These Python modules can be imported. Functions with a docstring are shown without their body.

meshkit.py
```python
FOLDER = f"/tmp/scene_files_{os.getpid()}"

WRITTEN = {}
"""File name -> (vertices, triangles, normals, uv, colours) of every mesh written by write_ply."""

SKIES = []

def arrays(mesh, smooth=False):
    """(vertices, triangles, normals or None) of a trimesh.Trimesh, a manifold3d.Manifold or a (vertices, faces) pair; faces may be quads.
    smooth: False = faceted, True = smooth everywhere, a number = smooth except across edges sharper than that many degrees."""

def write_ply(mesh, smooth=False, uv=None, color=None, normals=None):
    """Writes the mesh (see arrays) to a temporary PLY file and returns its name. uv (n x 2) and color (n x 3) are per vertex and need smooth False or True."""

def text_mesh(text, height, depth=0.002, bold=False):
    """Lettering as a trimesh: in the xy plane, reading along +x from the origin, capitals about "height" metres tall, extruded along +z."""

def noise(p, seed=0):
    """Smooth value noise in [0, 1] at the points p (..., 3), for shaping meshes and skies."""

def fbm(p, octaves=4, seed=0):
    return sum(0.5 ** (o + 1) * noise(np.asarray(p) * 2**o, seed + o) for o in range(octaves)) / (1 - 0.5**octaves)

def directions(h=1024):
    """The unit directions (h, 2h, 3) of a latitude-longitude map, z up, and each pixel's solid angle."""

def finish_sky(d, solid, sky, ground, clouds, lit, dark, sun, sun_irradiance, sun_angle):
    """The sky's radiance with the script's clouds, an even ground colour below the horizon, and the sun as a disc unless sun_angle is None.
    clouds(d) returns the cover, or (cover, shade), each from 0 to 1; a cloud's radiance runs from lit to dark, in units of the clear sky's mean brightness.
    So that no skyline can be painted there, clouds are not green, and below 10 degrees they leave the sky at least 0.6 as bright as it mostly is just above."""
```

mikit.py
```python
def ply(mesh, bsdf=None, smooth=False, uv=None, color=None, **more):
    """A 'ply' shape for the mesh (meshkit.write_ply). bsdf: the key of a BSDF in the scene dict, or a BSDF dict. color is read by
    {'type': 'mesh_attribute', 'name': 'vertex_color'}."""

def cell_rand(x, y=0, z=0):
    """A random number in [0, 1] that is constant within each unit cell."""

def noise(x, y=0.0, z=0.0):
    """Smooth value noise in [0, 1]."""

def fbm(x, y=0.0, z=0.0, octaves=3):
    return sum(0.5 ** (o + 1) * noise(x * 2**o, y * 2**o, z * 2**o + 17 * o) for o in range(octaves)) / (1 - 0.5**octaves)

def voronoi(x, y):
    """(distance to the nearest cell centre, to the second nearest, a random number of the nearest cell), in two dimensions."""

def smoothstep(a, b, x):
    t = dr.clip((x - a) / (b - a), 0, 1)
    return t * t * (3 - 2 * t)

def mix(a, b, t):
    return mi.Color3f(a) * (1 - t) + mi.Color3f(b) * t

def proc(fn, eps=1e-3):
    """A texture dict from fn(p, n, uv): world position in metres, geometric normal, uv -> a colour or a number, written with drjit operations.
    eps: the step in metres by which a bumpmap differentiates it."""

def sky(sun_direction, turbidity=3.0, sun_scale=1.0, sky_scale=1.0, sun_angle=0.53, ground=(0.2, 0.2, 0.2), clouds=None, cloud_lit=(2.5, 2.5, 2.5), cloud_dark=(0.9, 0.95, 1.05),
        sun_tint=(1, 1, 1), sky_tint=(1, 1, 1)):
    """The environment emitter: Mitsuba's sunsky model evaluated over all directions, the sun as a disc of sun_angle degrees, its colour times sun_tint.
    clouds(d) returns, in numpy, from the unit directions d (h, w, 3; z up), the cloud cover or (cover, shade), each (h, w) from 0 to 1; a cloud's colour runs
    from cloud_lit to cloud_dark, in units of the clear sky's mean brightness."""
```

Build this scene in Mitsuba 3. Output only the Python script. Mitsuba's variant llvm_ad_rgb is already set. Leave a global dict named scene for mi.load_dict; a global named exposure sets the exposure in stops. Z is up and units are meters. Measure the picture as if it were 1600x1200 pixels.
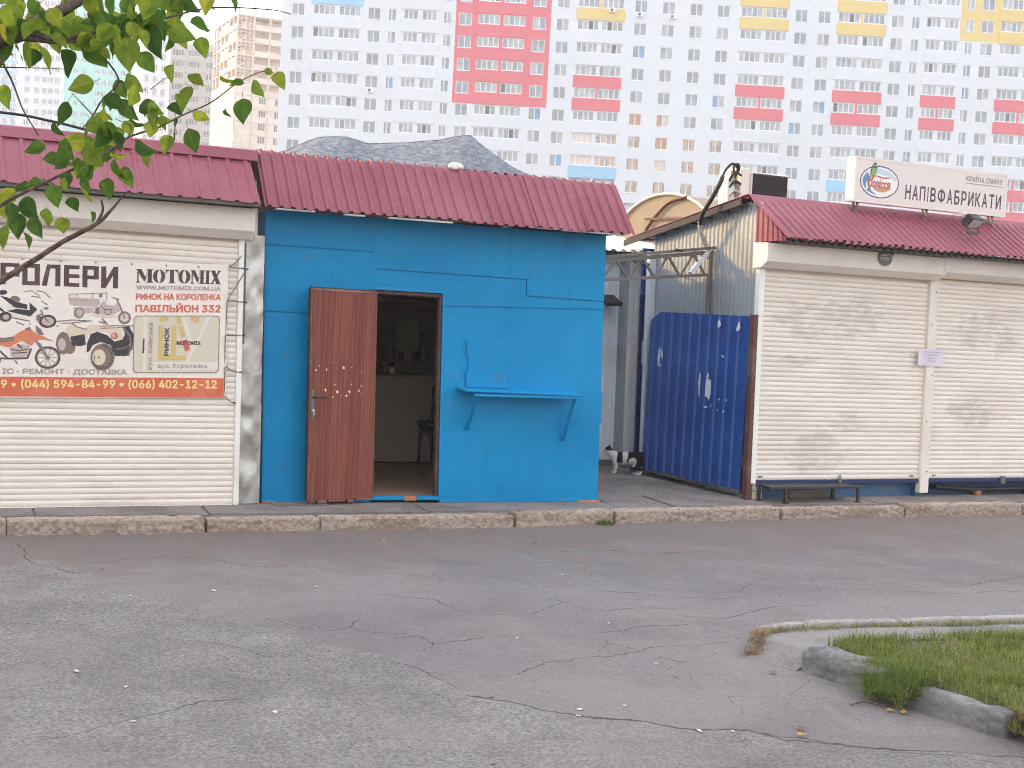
import math, random
import numpy as np, trimesh, mitsuba as mi, drjit as dr
import manifold3d as m3
from shapely.geometry import Polygon, Point, LineString, box as sbox
from shapely.ops import unary_union
from shapely import affinity
import mikit, meshkit

T = mi.ScalarTransform4f
rng = np.random.default_rng(7)
random.seed(7)
scene, labels = {}, {}

# ------------------------------------------------------------------ camera, sky, exposure
PITCH, ROLL = math.radians(3.18), math.radians(3.1)
_fw = np.array([0, math.cos(PITCH), -math.sin(PITCH)])
_up = math.cos(ROLL) * np.array([0, math.sin(PITCH), math.cos(PITCH)]) - math.sin(ROLL) * np.array([1.0, 0, 0])
EYE = np.array([0, 0, 1.92])
scene['camera'] = {'type': 'perspective', 'fov': 2 * math.degrees(math.atan(800 / 2100)), 'fov_axis': 'x', 'near_clip': 0.05, 'far_clip': 4000.0,
                   'to_world': T().look_at(origin=EYE.tolist(), target=(EYE + _fw).tolist(), up=_up.tolist())}
scene['sky'] = mikit.sky((-0.93, 0.30, 0.27), turbidity=4.0, sun_scale=0.20, sky_scale=1.0, sun_angle=1.6, sun_tint=(1.0, 0.92, 0.82), sky_tint=(1.11, 0.98, 0.965),
                         ground=(0.2, 0.19, 0.18), clouds=lambda d: 0.55 + 0.0 * d[..., 2], cloud_lit=(1.7, 1.66, 1.66), cloud_dark=(0.9, 0.95, 1.05))
exposure = 4.38

# ------------------------------------------------------------------ small helpers
class Frame:
    """A place to build in: x along a front, y inwards, z up; rack leans the upright lines as the old kiosks do."""
    def __init__(s, ox, oy, deg, rack=0.0):
        a = math.radians(deg)
        s.o, s.U, s.V, s.rack, s.deg = np.array([ox, oy, 0.0]), np.array([math.cos(a), math.sin(a), 0]), np.array([-math.sin(a), math.cos(a), 0]), rack, deg
    def __call__(s, v):
        v = np.asarray(v, float)
        x = v[:, 0] - s.rack * (v[:, 2] - 0.12)
        return s.o + x[:, None] * s.U + v[:, 1:2] * s.V + v[:, 2:3] * np.array([0, 0, 1.0])
    def pt(s, x, y, z=0.0):
        return s(np.array([[x, y, z]]))[0]
    def inv(s, p):
        d = np.asarray(p, float) - s.o
        return np.stack([d @ s.U, d @ s.V, d[..., 2]], -1)

WORLD = Frame(0, 0, 0)

def numbered(key):
    k, n = key, 0
    while k in scene or k in labels or k in _roots:
        n += 1
        k = f'{key}_{n:03d}'
    return k
_roots = set()

def cat(*ms):
    vs, fs, n = [], [], 0
    for m in ms:
        v, f = (np.asarray(m.vertices), np.asarray(m.faces)) if hasattr(m, 'faces') else m
        f = np.asarray(f)
        if f.shape[1] == 4:
            f = np.vstack([f[:, [0, 1, 2]], f[:, [0, 2, 3]]])
        vs.append(np.asarray(v, float)); fs.append(f + n); n += len(v)
    return np.vstack(vs), np.vstack(fs)

def put(key, mesh, bsdf, frame=WORLD, smooth=False, exact=False, **more):
    """One entry of the scene; returns its key."""
    if hasattr(mesh, 'to_mesh'):
        m = mesh.to_mesh(); mesh = (m.vert_properties[:, :3], m.tri_verts)
    v, f = cat(mesh)
    key = key if exact else numbered(key)
    scene[key] = mikit.ply((frame(v), f), bsdf, smooth, **more)
    _roots.add(key)
    return key

def thing(name, label, category, group=None):
    key = numbered(name); _roots.add(key)
    labels[key] = {'label': label, 'category': category}
    if group: labels[key]['group'] = group
    return key

def part(parent, name, mesh, bsdf, frame=WORLD, smooth=False, label=None, **more):
    k = put(f'{parent}__{name}', mesh, bsdf, frame, smooth, **more)
    if label: labels[k] = {'label': label}
    return k

def lump(name, label, category, mesh, bsdf, frame=WORLD, smooth=False, group=None, kind=None, **more):
    k = put(name, mesh, bsdf, frame, smooth, **more)
    labels[k] = {'label': label, 'category': category}
    if group: labels[k]['group'] = group
    if kind: labels[k]['kind'] = kind
    return k

def bx(x0, x1, y0, y1, z0, z1):
    v = np.array([[x, y, z] for x in (x0, x1) for y in (y0, y1) for z in (z0, z1)], float)
    f = np.array([[0, 1, 3], [0, 3, 2], [4, 6, 7], [4, 7, 5], [0, 4, 5], [0, 5, 1], [2, 3, 7], [2, 7, 6], [0, 2, 6], [0, 6, 4], [1, 5, 7], [1, 7, 3]])
    return v, f

def cbx(x0, x1, y0, y1, z0, z1, c=0.006):
    """A box with chamfered edges."""
    P = []
    for x, sx in ((x0, 1), (x1, -1)):
        for y, sy in ((y0, 1), (y1, -1)):
            for z, sz in ((z0, 1), (z1, -1)):
                P += [[x + sx * c, y + sy * c, z], [x + sx * c, y, z + sz * c], [x, y + sy * c, z + sz * c]]
    h = trimesh.convex.convex_hull(np.array(P))
    return np.array(h.vertices), np.array(h.faces)

def tube(pts, r, sides=8, caps=True):
    p = np.asarray(pts, float)
    r = np.broadcast_to(np.asarray(r, float), (len(p),))
    t = np.gradient(p, axis=0); t /= np.linalg.norm(t, axis=1, keepdims=True) + 1e-12
    ref = np.array([0, 0, 1.0]) if abs(t[:, 2]).max() < 0.95 else np.array([0.31, 0.95, 0.05])
    a = np.cross(t, ref); a /= np.linalg.norm(a, axis=1, keepdims=True) + 1e-12
    b = np.cross(a, t)
    th = np.arange(sides) * 2 * math.pi / sides
    v = p[:, None] + r[:, None, None] * (np.cos(th)[None, :, None] * a[:, None] + np.sin(th)[None, :, None] * b[:, None])
    i, j = np.meshgrid(np.arange(len(p) - 1), np.arange(sides), indexing='ij')
    q = np.stack([i * sides + j, i * sides + (j + 1) % sides, (i + 1) * sides + (j + 1) % sides, (i + 1) * sides + j], -1).reshape(-1, 4)
    v = v.reshape(-1, 3); f = np.vstack([q[:, [0, 1, 2]], q[:, [0, 2, 3]]])
    if caps:
        n = len(v); v = np.vstack([v, p[:1], p[-1:]]); k = np.arange(sides); e = (len(p) - 1) * sides
        f = np.vstack([f, np.stack([(k + 1) % sides, k, k * 0 + n], 1), np.stack([e + k, e + (k + 1) % sides, k * 0 + n + 1], 1)])
    return v, f

def curve(pts, n=24):
    """Catmull-Rom through the points."""
    p = np.asarray(pts, float); P = np.vstack([2 * p[0] - p[1], p, 2 * p[-1] - p[-2]])
    out = []
    for i in range(1, len(P) - 2):
        for u in np.linspace(0, 1, max(2, n // (len(p) - 1)), endpoint=False):
            out.append(0.5 * (2 * P[i] + (P[i + 1] - P[i - 1]) * u + (2 * P[i - 1] - 5 * P[i] + 4 * P[i + 1] - P[i + 2]) * u**2 + (3 * P[i] - P[i - 1] - 3 * P[i + 1] + P[i + 2]) * u**3))
    return np.array(out + [p[-1]])

def bar(a, b, w, h=None):
    """A square bar from a to b (local points)."""
    h = h or w
    a, b = np.asarray(a, float), np.asarray(b, float)
    t = (b - a) / np.linalg.norm(b - a)
    s = np.cross(t, [0, 0, 1.0] if abs(t[2]) < 0.9 else [0, 1.0, 0]); s /= np.linalg.norm(s)
    n = np.cross(s, t)
    v = np.array([q + sx * s * w / 2 + sn * n * h / 2 for q in (a, b) for sx in (-1, 1) for sn in (-1, 1)])
    f = np.array([[0, 1, 3], [0, 3, 2], [4, 6, 7], [4, 7, 5], [0, 4, 5], [0, 5, 1], [2, 3, 7], [2, 7, 6], [0, 2, 6], [0, 6, 4], [1, 5, 7], [1, 7, 3]])
    return v, f

def extrude(poly, d, y=0.0):
    """A shapely outline in x, z made d thick, its face towards the viewer at y."""
    ms = []
    for g in getattr(poly, 'geoms', [poly]):
        if g.geom_type != 'Polygon' or g.area < 1e-9: continue
        m = trimesh.creation.extrude_polygon(g, d, engine='earcut')
        v = np.array(m.vertices)
        ms.append((np.stack([v[:, 0], y + d - v[:, 2], v[:, 1]], 1), np.array(m.faces)))
    return cat(*ms)

def prism(profile, x0, x1):
    """A closed outline of (y, z) points drawn along x."""
    p = Polygon(profile)
    m = trimesh.creation.extrude_polygon(p, x1 - x0, engine='earcut')
    v = np.array(m.vertices)
    v2 = np.stack([x0 + v[:, 2], v[:, 0], v[:, 1]], 1)
    return v2, np.array(m.faces)

def trap(x0, x1, pitch, h, crest=0.3, slope=0.12, valley=0.0):
    """Ribbed sheet outline: (x, height) points; crest and slope in shares of the pitch."""
    xs, hs = [x0], [0.0]
    x = x0 + pitch * 0.15
    while x + pitch * (crest + 2 * slope) < x1:
        xs += [x, x + slope * pitch, x + (slope + crest) * pitch, x + (2 * slope + crest) * pitch]; hs += [0, h, h, 0]
        x += pitch
    return np.array(xs + [x1]), np.array(hs + [0.0])

def wave(x0, x1, pitch, amp, n=8):
    xs = np.arange(x0, x1, pitch / n)
    return np.append(xs, x1), np.append(amp * (0.5 - 0.5 * np.cos(2 * math.pi * (xs - x0) / pitch)), 0)

def sheet(prof, a, b, n, seg=1, thick=0.0012, rough=0.0, seed=0, ends=0.0):
    """A thin profiled metal sheet: outline prof pushed along n, running from a(x) to b(x), both giving (y, z). ends: unevenness of the last edge."""
    xs, hs = prof
    a = a if callable(a) else (lambda x, q=a: (np.full_like(x, q[0]), np.full_like(x, q[1])))
    b = b if callable(b) else (lambda x, q=b: (np.full_like(x, q[0]), np.full_like(x, q[1])))
    ya, za = a(xs); yb, zb = b(xs)
    lay = []
    for off in (0.0, -thick):
        rows = []
        for k in range(seg + 1):
            t = k / seg
            d = hs + off
            if rough:
                d = d + rough * (meshkit.noise(np.stack([xs * 3.1, xs * 0 + t * 2.3, xs * 0 + seed], -1)) - 0.5)
            e = ends * (meshkit.noise(np.stack([xs * 9, xs * 0 + seed, xs * 0], -1)) - 0.5) * (t == 1)
            tt = t + e
            rows.append(np.stack([xs, ya + (yb - ya) * tt + d * n[0], za + (zb - za) * tt + d * n[1]], 1))
        lay.append(np.array(rows))
    m = len(xs); R = seg + 1
    v = np.concatenate([lay[0].reshape(-1, 3), lay[1].reshape(-1, 3)])
    f = []
    for l in (0, 1):
        for k in range(seg):
            for i in range(m - 1):
                q = [l * R * m + k * m + i, l * R * m + k * m + i + 1, l * R * m + (k + 1) * m + i + 1, l * R * m + (k + 1) * m + i]
                f.append(q if l == 0 else q[::-1])
    for i in range(m - 1):
        f += [[i + 1, i, R * m + i, R * m + i + 1], [seg * m + i, seg * m + i + 1, R * m + seg * m + i + 1, R * m + seg * m + i]]
    return cat((v, np.array(f)))

def text_shape(s, x0, x1, z0, z1, y, d=0.0012, bold=False, turn=False):
    """Lettering that fills the rectangle x0..x1, z0..z1 on a front at depth y; turn: reading upwards."""
    m = meshkit.text_mesh(s, 1.0, 1.0, bold)
    v = np.array(m.vertices)
    a = (v[:, 0] - v[:, 0].min()) / np.ptp(v[:, 0]); b = (v[:, 1] - v[:, 1].min()) / np.ptp(v[:, 1])
    if turn: a, b = 1 - b, a
    f = np.array(m.faces)
    return np.stack([x0 + (x1 - x0) * a, y - d * v[:, 2], z0 + (z1 - z0) * b], 1), f

def placed(frame, x, y, z, turn=0.0):
    """A to_world for copies that share one mesh."""
    p = frame.pt(x, y, z)
    return T().translate(p.tolist()).rotate([0, 0, 1], frame.deg + turn)

# ------------------------------------------------------------------ materials
N, F, V, SS, MIX = mikit.noise, mikit.fbm, mikit.voronoi, mikit.smoothstep, mikit.mix

def mat(name, color, rough=0.6, metal=0.0, spec=0.5, bump=None, two=True, **kw):
    """color: a triple or fn(p, n, uv); bump: (fn, metres, step)."""
    tex = lambda c: mikit.proc(c) if callable(c) else ({'type': 'rgb', 'value': list(c)} if isinstance(c, (tuple, list)) else c)
    b = {'type': 'principled', 'base_color': tex(color), 'roughness': tex(rough), 'metallic': metal, 'specular': spec, **kw}
    if bump:
        b = {'type': 'bumpmap', 'arbitrary': mikit.proc(bump[0], bump[2] if len(bump) > 2 else 1e-3), 'scale': bump[1], 'bsdf': b}
    scene[name] = {'type': 'twosided', 'bsdf': b} if two else b
    return name

def grime(base, dirt, k=1.0, amount=0.35, fine=0.1):
    """A paint with patches of dirt that have a grain of their own."""
    def fn(p, n, uv):
        a = F(p.x * 2.3 * k + 5, p.y * 2.3 * k, p.z * 2.3 * k, 4)
        g = N(p.x * 55 * k, p.y * 55 * k, p.z * 55 * k)
        w = SS(0.5, 0.75, a + 0.25 * (g - 0.5)) * amount
        return MIX(base, dirt, w) * (1 + fine * (g - 0.5))
    return fn

def rgb(*c): return mi.Color3f(*c)
# ------------------------------------------------------------------ where things stand
LK = Frame(-2.332, 11.463, 25.5, 0.02)      # shuttered kiosk with the banner
BK = Frame(-2.131, 11.653, 22.0, 0.029)     # blue kiosk
RK = Frame(2.508, 13.631, 26.0, 0.022)      # shuttered kiosk with the rooftop sign
TW = Frame(0.0, 169.83, 1.27)               # big apartment block
PAVE = 0.12

# ------------------------------------------------------------------ road
CRACKS = [[(-0.12, 6.56), (0.08, 6.49), (0.27, 6.37), (0.45, 6.33), (0.69, 6.26), (0.96, 6.21), (1.2, 6.21), (1.38, 6.11), (1.56, 6.11), (1.9, 6.07)], [(-0.77, 8.8), (-0.44, 8.65), (-0.22, 8.37), (-0.03, 8.33), (0.24, 8.44), (0.39, 8.8)], [(0.38, 8.91), (0.54, 8.61), (0.75, 8.68), (1.15, 8.87)], [(0.68, 9.21), (1.05, 9.23), (1.5, 9.21), (1.79, 9.4)], [(-0.58, 7.61), (-0.46, 7.66), (-0.36, 7.49), (-0.42, 7.36)], [(-0.38, 7.51), (-0.07, 7.7)],
          [(0.12, 7.01), (0.26, 7.24), (0.51, 7.42), (0.82, 7.61), (0.94, 7.77), (1.39, 7.95)], [(-3.57, 9.75), (-3.21, 9.16), (-2.92, 8.9), (-2.79, 8.87)], [(-2.85, 9.21), (-2.67, 9.51), (-2.38, 9.64), (-2.1, 9.62), (-1.74, 9.43), (-1.39, 9.51)], [(-1.07, 7.81), (-0.97, 7.74), (-0.88, 7.83), (-0.85, 8.03)], [(-0.88, 7.83), (-0.7, 7.71), (-0.52, 7.72)],
          [(-1.92, 5.58), (-1.67, 5.83), (-1.34, 6.24), (-1.17, 6.33)], [(0.48, 10.71), (0.8, 10.83), (1.17, 10.89), (1.83, 11.11)], [(0.17, 10.13), (0.56, 10.19), (1.06, 10.28)], [(2.21, 10.07), (2.68, 10.03), (3.02, 9.89), (3.4, 9.87), (4.08, 10.16)], [(3.02, 10.22), (3.23, 10.08), (3.63, 10.26), (4.32, 10.77)], [(2.02, 10.66), (2.65, 10.73), (3.54, 11.09), (4.51, 11.26)], [(1.16, 8.65), (1.44, 8.57), (1.81, 8.99), (2.2, 9.19)], [(0.62, 8.01), (0.87, 8.23), (1.21, 8.39)], [(1.79, 6.05), (2.29, 5.98)], [(-1.68, 7.3), (-1.43, 7.26), (-1.18, 7.04)]]
SEAM = [(-3.95, 9.96), (-3.57, 9.75), (-2.79, 8.87), (-2.48, 8.38), (-1.97, 8.18), (-1.49, 7.81), (-1.1, 7.53), (-0.61, 7.16), (-0.25, 6.83), (-0.12, 6.55), (0.27, 6.36), (0.69, 6.25), (1.2, 6.2), (1.85, 6.06), (2.5, 6.08)]   # where the newer asphalt laps over the older coarse one

def line_distance(px, py, lines):
    best = mi.Float(9.0)
    for ln in lines:
        for (ax, ay), (bx_, by_) in zip(ln[:-1], ln[1:]):
            dx, dy = bx_ - ax, by_ - ay
            t = dr.clip(((px - ax) * dx + (py - ay) * dy) / (dx * dx + dy * dy), 0, 1)
            best = dr.minimum(best, dr.square(px - ax - t * dx) + dr.square(py - ay - t * dy))
    return dr.sqrt(best)

def seam_y(px):
    out = mi.Float(SEAM[0][1] + 0.0) + 0 * px
    for (ax, ay), (bx_, by_) in zip(SEAM[:-1], SEAM[1:]):
        t = (px - ax) / (bx_ - ax)
        out = dr.select((px >= ax), ay + dr.clip(t, 0, 1) * (by_ - ay), out)
    return out

def asphalt(p, n, uv):
    x, y = p.x, p.y
    wob = F(x * 3.1, y * 3.1, 4.0, 3)
    wx, wy = x + 0.09 * (wob - 0.5) + 0.022 * (N(x * 23, y * 23, 3) - 0.5), y + 0.09 * (N(x * 4.3, y * 4.3, 9) - 0.5) + 0.022 * (N(x * 25, y * 25, 8) - 0.5)
    g_s = N(x * 60, y * 60, 4.4)
    old = SS(-0.05, 0.05, seam_y(wx) - wy + 0.10 * (g_s - 0.5))
    big = F(x * 0.55 + 3, y * 0.9, 1.0, 4)
    mid = F(x * 4.0, y * 4.0, 2.0, 3)
    g1, g2 = N(x * 75, y * 75, 0.3), N(x * 240, y * 240, 0.7)
    _, _, cell = V(x * 85, y * 85)
    new_c = MIX((0.136, 0.123, 0.125), (0.175, 0.160, 0.159), SS(0.3, 0.7, big)) * (0.80 + 0.40 * g1)
    old_c = MIX((0.146, 0.134, 0.134), (0.186, 0.172, 0.168), SS(0.3, 0.72, mid * 0.5 + big * 0.5)) * (0.74 + 0.52 * cell) * (0.78 + 0.44 * g1)
    c = MIX(new_c, old_c, old)
    bare = SS(0.56, 0.70, F(x * 1.7 + 9, y * 1.7, 3.0, 4)) * 0.45 * (0.5 + 0.5 * g1)
    c = MIX(c, (0.20, 0.18, 0.172), bare)
    oil = SS(0.60, 0.68, F(x * 2.6 + 4, y * 2.6, 7.0, 4) + 0.12 * (g1 - 0.5)) * 0.16
    c = MIX(c, (0.085, 0.078, 0.078), oil)
    # fallen brown dust, in grains and streaks, gathered by the kerb
    kerbside = (y - (10.55 + 0.45 * x - 0.010 * x * x))
    dust = SS(0.30, 0.72, F(x * 5.0, y * 9.0, 5.0, 4) + 0.28 * (g1 - 0.5) + dr.clip(0.26 * kerbside, -0.55, 0.17)) * 0.75
    c = MIX(c, (0.158, 0.122, 0.110), dust)
    d = line_distance(wx, wy, CRACKS)
    main = line_distance(wx, wy, CRACKS[:1])
    gap = 1 - SS(0.0022, 0.0056, d * (0.55 + 0.9 * N(x * 6, y * 6, 1.3)))
    gap = dr.maximum(gap, 1 - SS(0.004, 0.010, main * (0.6 + 0.8 * N(x * 5, y * 5, 2.2))))
    ds = dr.abs(seam_y(wx) - wy)
    gap = dr.maximum(gap, (1 - SS(0.003, 0.009, ds)) * SS(0.45, 0.6, N(x * 1.6, y * 1.6, 5.5) + 0.12 * x))
    a, b, _ = V(wx * 1.7 + 2.0, wy * 2.3 + 0.6)
    web = (1 - SS(0.003, 0.010, b - a)) * SS(0.53, 0.61, F(x * 0.8 + 1.5, y * 0.8, 6.0, 2)) * (1 - old)
    gap = dr.maximum(gap, web * 0.8)
    return MIX(c, (0.040, 0.034, 0.033), gap * 0.85)

def asphalt_relief(p, n, uv):
    x, y = p.x, p.y
    old = SS(-0.02, 0.02, seam_y(x) - y)
    return (0.35 + 0.9 * old) * N(x * 95, y * 95, 0.3) + 0.5 * N(x * 40, y * 40, 2.3) + 1.6 * N(x * 6, y * 6, 1.3)

mat('asphalt', asphalt, 0.82, spec=0.35, bump=(asphalt_relief, 0.0035, 0.003))
mat('earth', grime((0.16, 0.14, 0.12), (0.10, 0.09, 0.08)), 0.95)

def concrete(base, dirt, k=1.0):
    def fn(p, n, uv):
        a = F(p.x * 3 * k, p.y * 3 * k, p.z * 3 * k, 4); g = N(p.x * 120 * k, p.y * 120 * k, p.z * 120 * k); h = N(p.x * 38 * k, p.y * 38 * k, p.z * 38 * k)
        return MIX(base, dirt, SS(0.36, 0.66, a + 0.3 * (h - 0.5))) * (0.8 + 0.4 * g)
    return fn
pit = lambda p, n, uv: F(p.x * 30, p.y * 30, p.z * 30, 3) + 0.6 * N(p.x * 9, p.y * 9, p.z * 9)
def kerb_colour(p, n, uv):
    a = F(p.x * 2.2, p.y * 2.2, p.z * 6, 4); h = N(p.x * 42, p.y * 42, p.z * 42); g = N(p.x * 130, p.y * 130, p.z * 130)
    s = F(p.x * 30, p.y * 30, p.z * 40, 3)
    c = MIX((0.37, 0.30, 0.245), (0.265, 0.195, 0.15), SS(0.36, 0.68, a + 0.7 * (h - 0.5)))
    c = MIX(c, (0.15, 0.115, 0.09), SS(0.52, 0.66, s) * 0.45)
    return c * (0.75 + 0.5 * g)
mat('kerbstone', kerb_colour, 0.9, bump=(pit, 0.012, 0.004))
mat('pavement', concrete((0.165, 0.142, 0.133), (0.115, 0.097, 0.09)), 0.9, bump=(pit, 0.006, 0.004))
mat('slab', concrete((0.185, 0.160, 0.150), (0.135, 0.115, 0.106)), 0.88, bump=(pit, 0.004, 0.003))
mat('greykerb', concrete((0.185, 0.178, 0.182), (0.105, 0.102, 0.112)), 0.9, bump=(pit, 0.009, 0.003))
mat('grit', (0.5, 0.49, 0.47), 0.8)

xs, ys = np.meshgrid(np.arange(-9, 13.01, 0.11), np.arange(0.8, 15.01, 0.11), indexing='ij')
hz = 0.016 * (meshkit.fbm(np.stack([xs * 0.7, ys * 0.7, xs * 0], -1), 3) - 0.5) + 0.006 * (meshkit.noise(np.stack([xs * 4, ys * 4, xs * 0], -1)) - 0.5)
edge = np.minimum.reduce([xs + 9, 13 - xs, ys - 0.8, 15 - ys]); hz *= np.clip(edge, 0, 1)
def grid_faces(a, b):
    i, j = np.meshgrid(np.arange(a - 1), np.arange(b - 1), indexing='ij')
    return np.stack([i * b + j, (i + 1) * b + j, (i + 1) * b + j + 1, i * b + j + 1], -1).reshape(-1, 4)
road_v = np.stack([xs, ys, hz], -1).reshape(-1, 3)
ring = [bx(-40, -9, -12, 22, -0.03, -0.004), bx(13, 40, -12, 22, -0.03, -0.004), bx(-9, 13, -12, 0.8, -0.03, -0.004), bx(-9, 13, 15, 22, -0.03, -0.004)]
labels_s = lambda k, l: labels.__setitem__(k, {'label': l, 'kind': 'structure'})
labels_s(put('road', cat((road_v, grid_faces(*xs.shape)), *ring), 'asphalt', smooth=False), 'cracked grey asphalt road with a lapped patch seam')
labels_s(put('ground', bx(-1500, 1500, -1500, 2500, -0.3, -0.05), 'earth'), 'bare ground beyond the market')

# ------------------------------------------------------------------ kerb and pavement (laid out along the blue kiosk)
KERB = [(-14, 1.10), (-8, 0.93), (-3.4, 0.86), (-2.1, 0.845), (-0.6, 0.815), (0.35, 0.74), (2.1, 0.71), (3.16, 0.58), (5.05, 0.435), (6.5, 0.365), (8.2, 0.31), (10.0, 0.24), (14, 0.0)]
kerb_w = lambda u: float(np.interp(u, [k[0] for k in KERB], [k[1] for k in KERB]))

def block(L, w, h, r=0.02, step=0.03, noise=0.006, seed=0):
    """A worn stone: x 0..L, y 0..w, z 0..h, with rounded edges and an uneven face."""
    m = trimesh.creation.box((L, w, h)); m.apply_translation((L / 2, w / 2, h / 2))
    m = m.subdivide_to_size(step * 1.5, max_iter=12)
    p = np.array(m.vertices); dim = np.array([L, w, h])
    q = np.clip(p, r, dim - r); d = p - q; l = np.linalg.norm(d, axis=1, keepdims=True)
    p = np.where(l > 1e-9, q + r * d / np.maximum(l, 1e-9), p)
    c = p - dim / 2; c /= np.maximum(np.linalg.norm(c, axis=1, keepdims=True), 1e-9)
    k = meshkit.fbm(p * 9 + seed * 7.3, 3) - 0.5
    chip = np.maximum(0, meshkit.noise(p * 14 + seed * 3.1) - 0.62) * 2.2
    return p + np.stack([c[:, 0] * 0, np.sign(c[:, 1]), np.sign(c[:, 2])], 1) * (k * noise * 2 - chip * noise * 1.6)[:, None], np.array(m.faces)

joints = [-14, -11, -8.2, -5.6, -3.3, -0.6, 2.115, 3.16, 5.05, 6.6, 8.2, 10.4, 14]
kerb = thing('kerb', '', ''); labels[kerb] = {'label': 'worn brownish concrete kerb in front of the kiosks', 'kind': 'structure'}
for i, (a, b) in enumerate(zip(joints[:-1], joints[1:])):
    cuts = [a] + [k[0] for k in KERB if a + 0.3 < k[0] < b - 0.3] + [b]
    for c0, c1 in zip(cuts[:-1], cuts[1:]):
        g0, g1 = (0.012 if c0 == a else 0), (0.012 if c1 == b else 0)
        A, B_ = np.array([c0 + g0, -kerb_w(c0)]), np.array([c1 - g1, -kerb_w(c1)])
        L = np.linalg.norm(B_ - A); t = (B_ - A) / L; nn = np.array([-t[1], t[0]])
        visible = -4 < c0 < 9
        v, f = block(L, 0.16, 0.235 + 0.012 * math.sin(i * 2.2), 0.022, 0.03 if visible else 0.12, 0.007, i)
        v = np.stack([A[0] + t[0] * v[:, 0] + nn[0] * v[:, 1], A[1] + t[1] * v[:, 0] + nn[1] * v[:, 1], v[:, 2] - 0.118], 1)
        part(kerb, 'stone', (v, f), 'kerbstone', BK, smooth=40)

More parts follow.
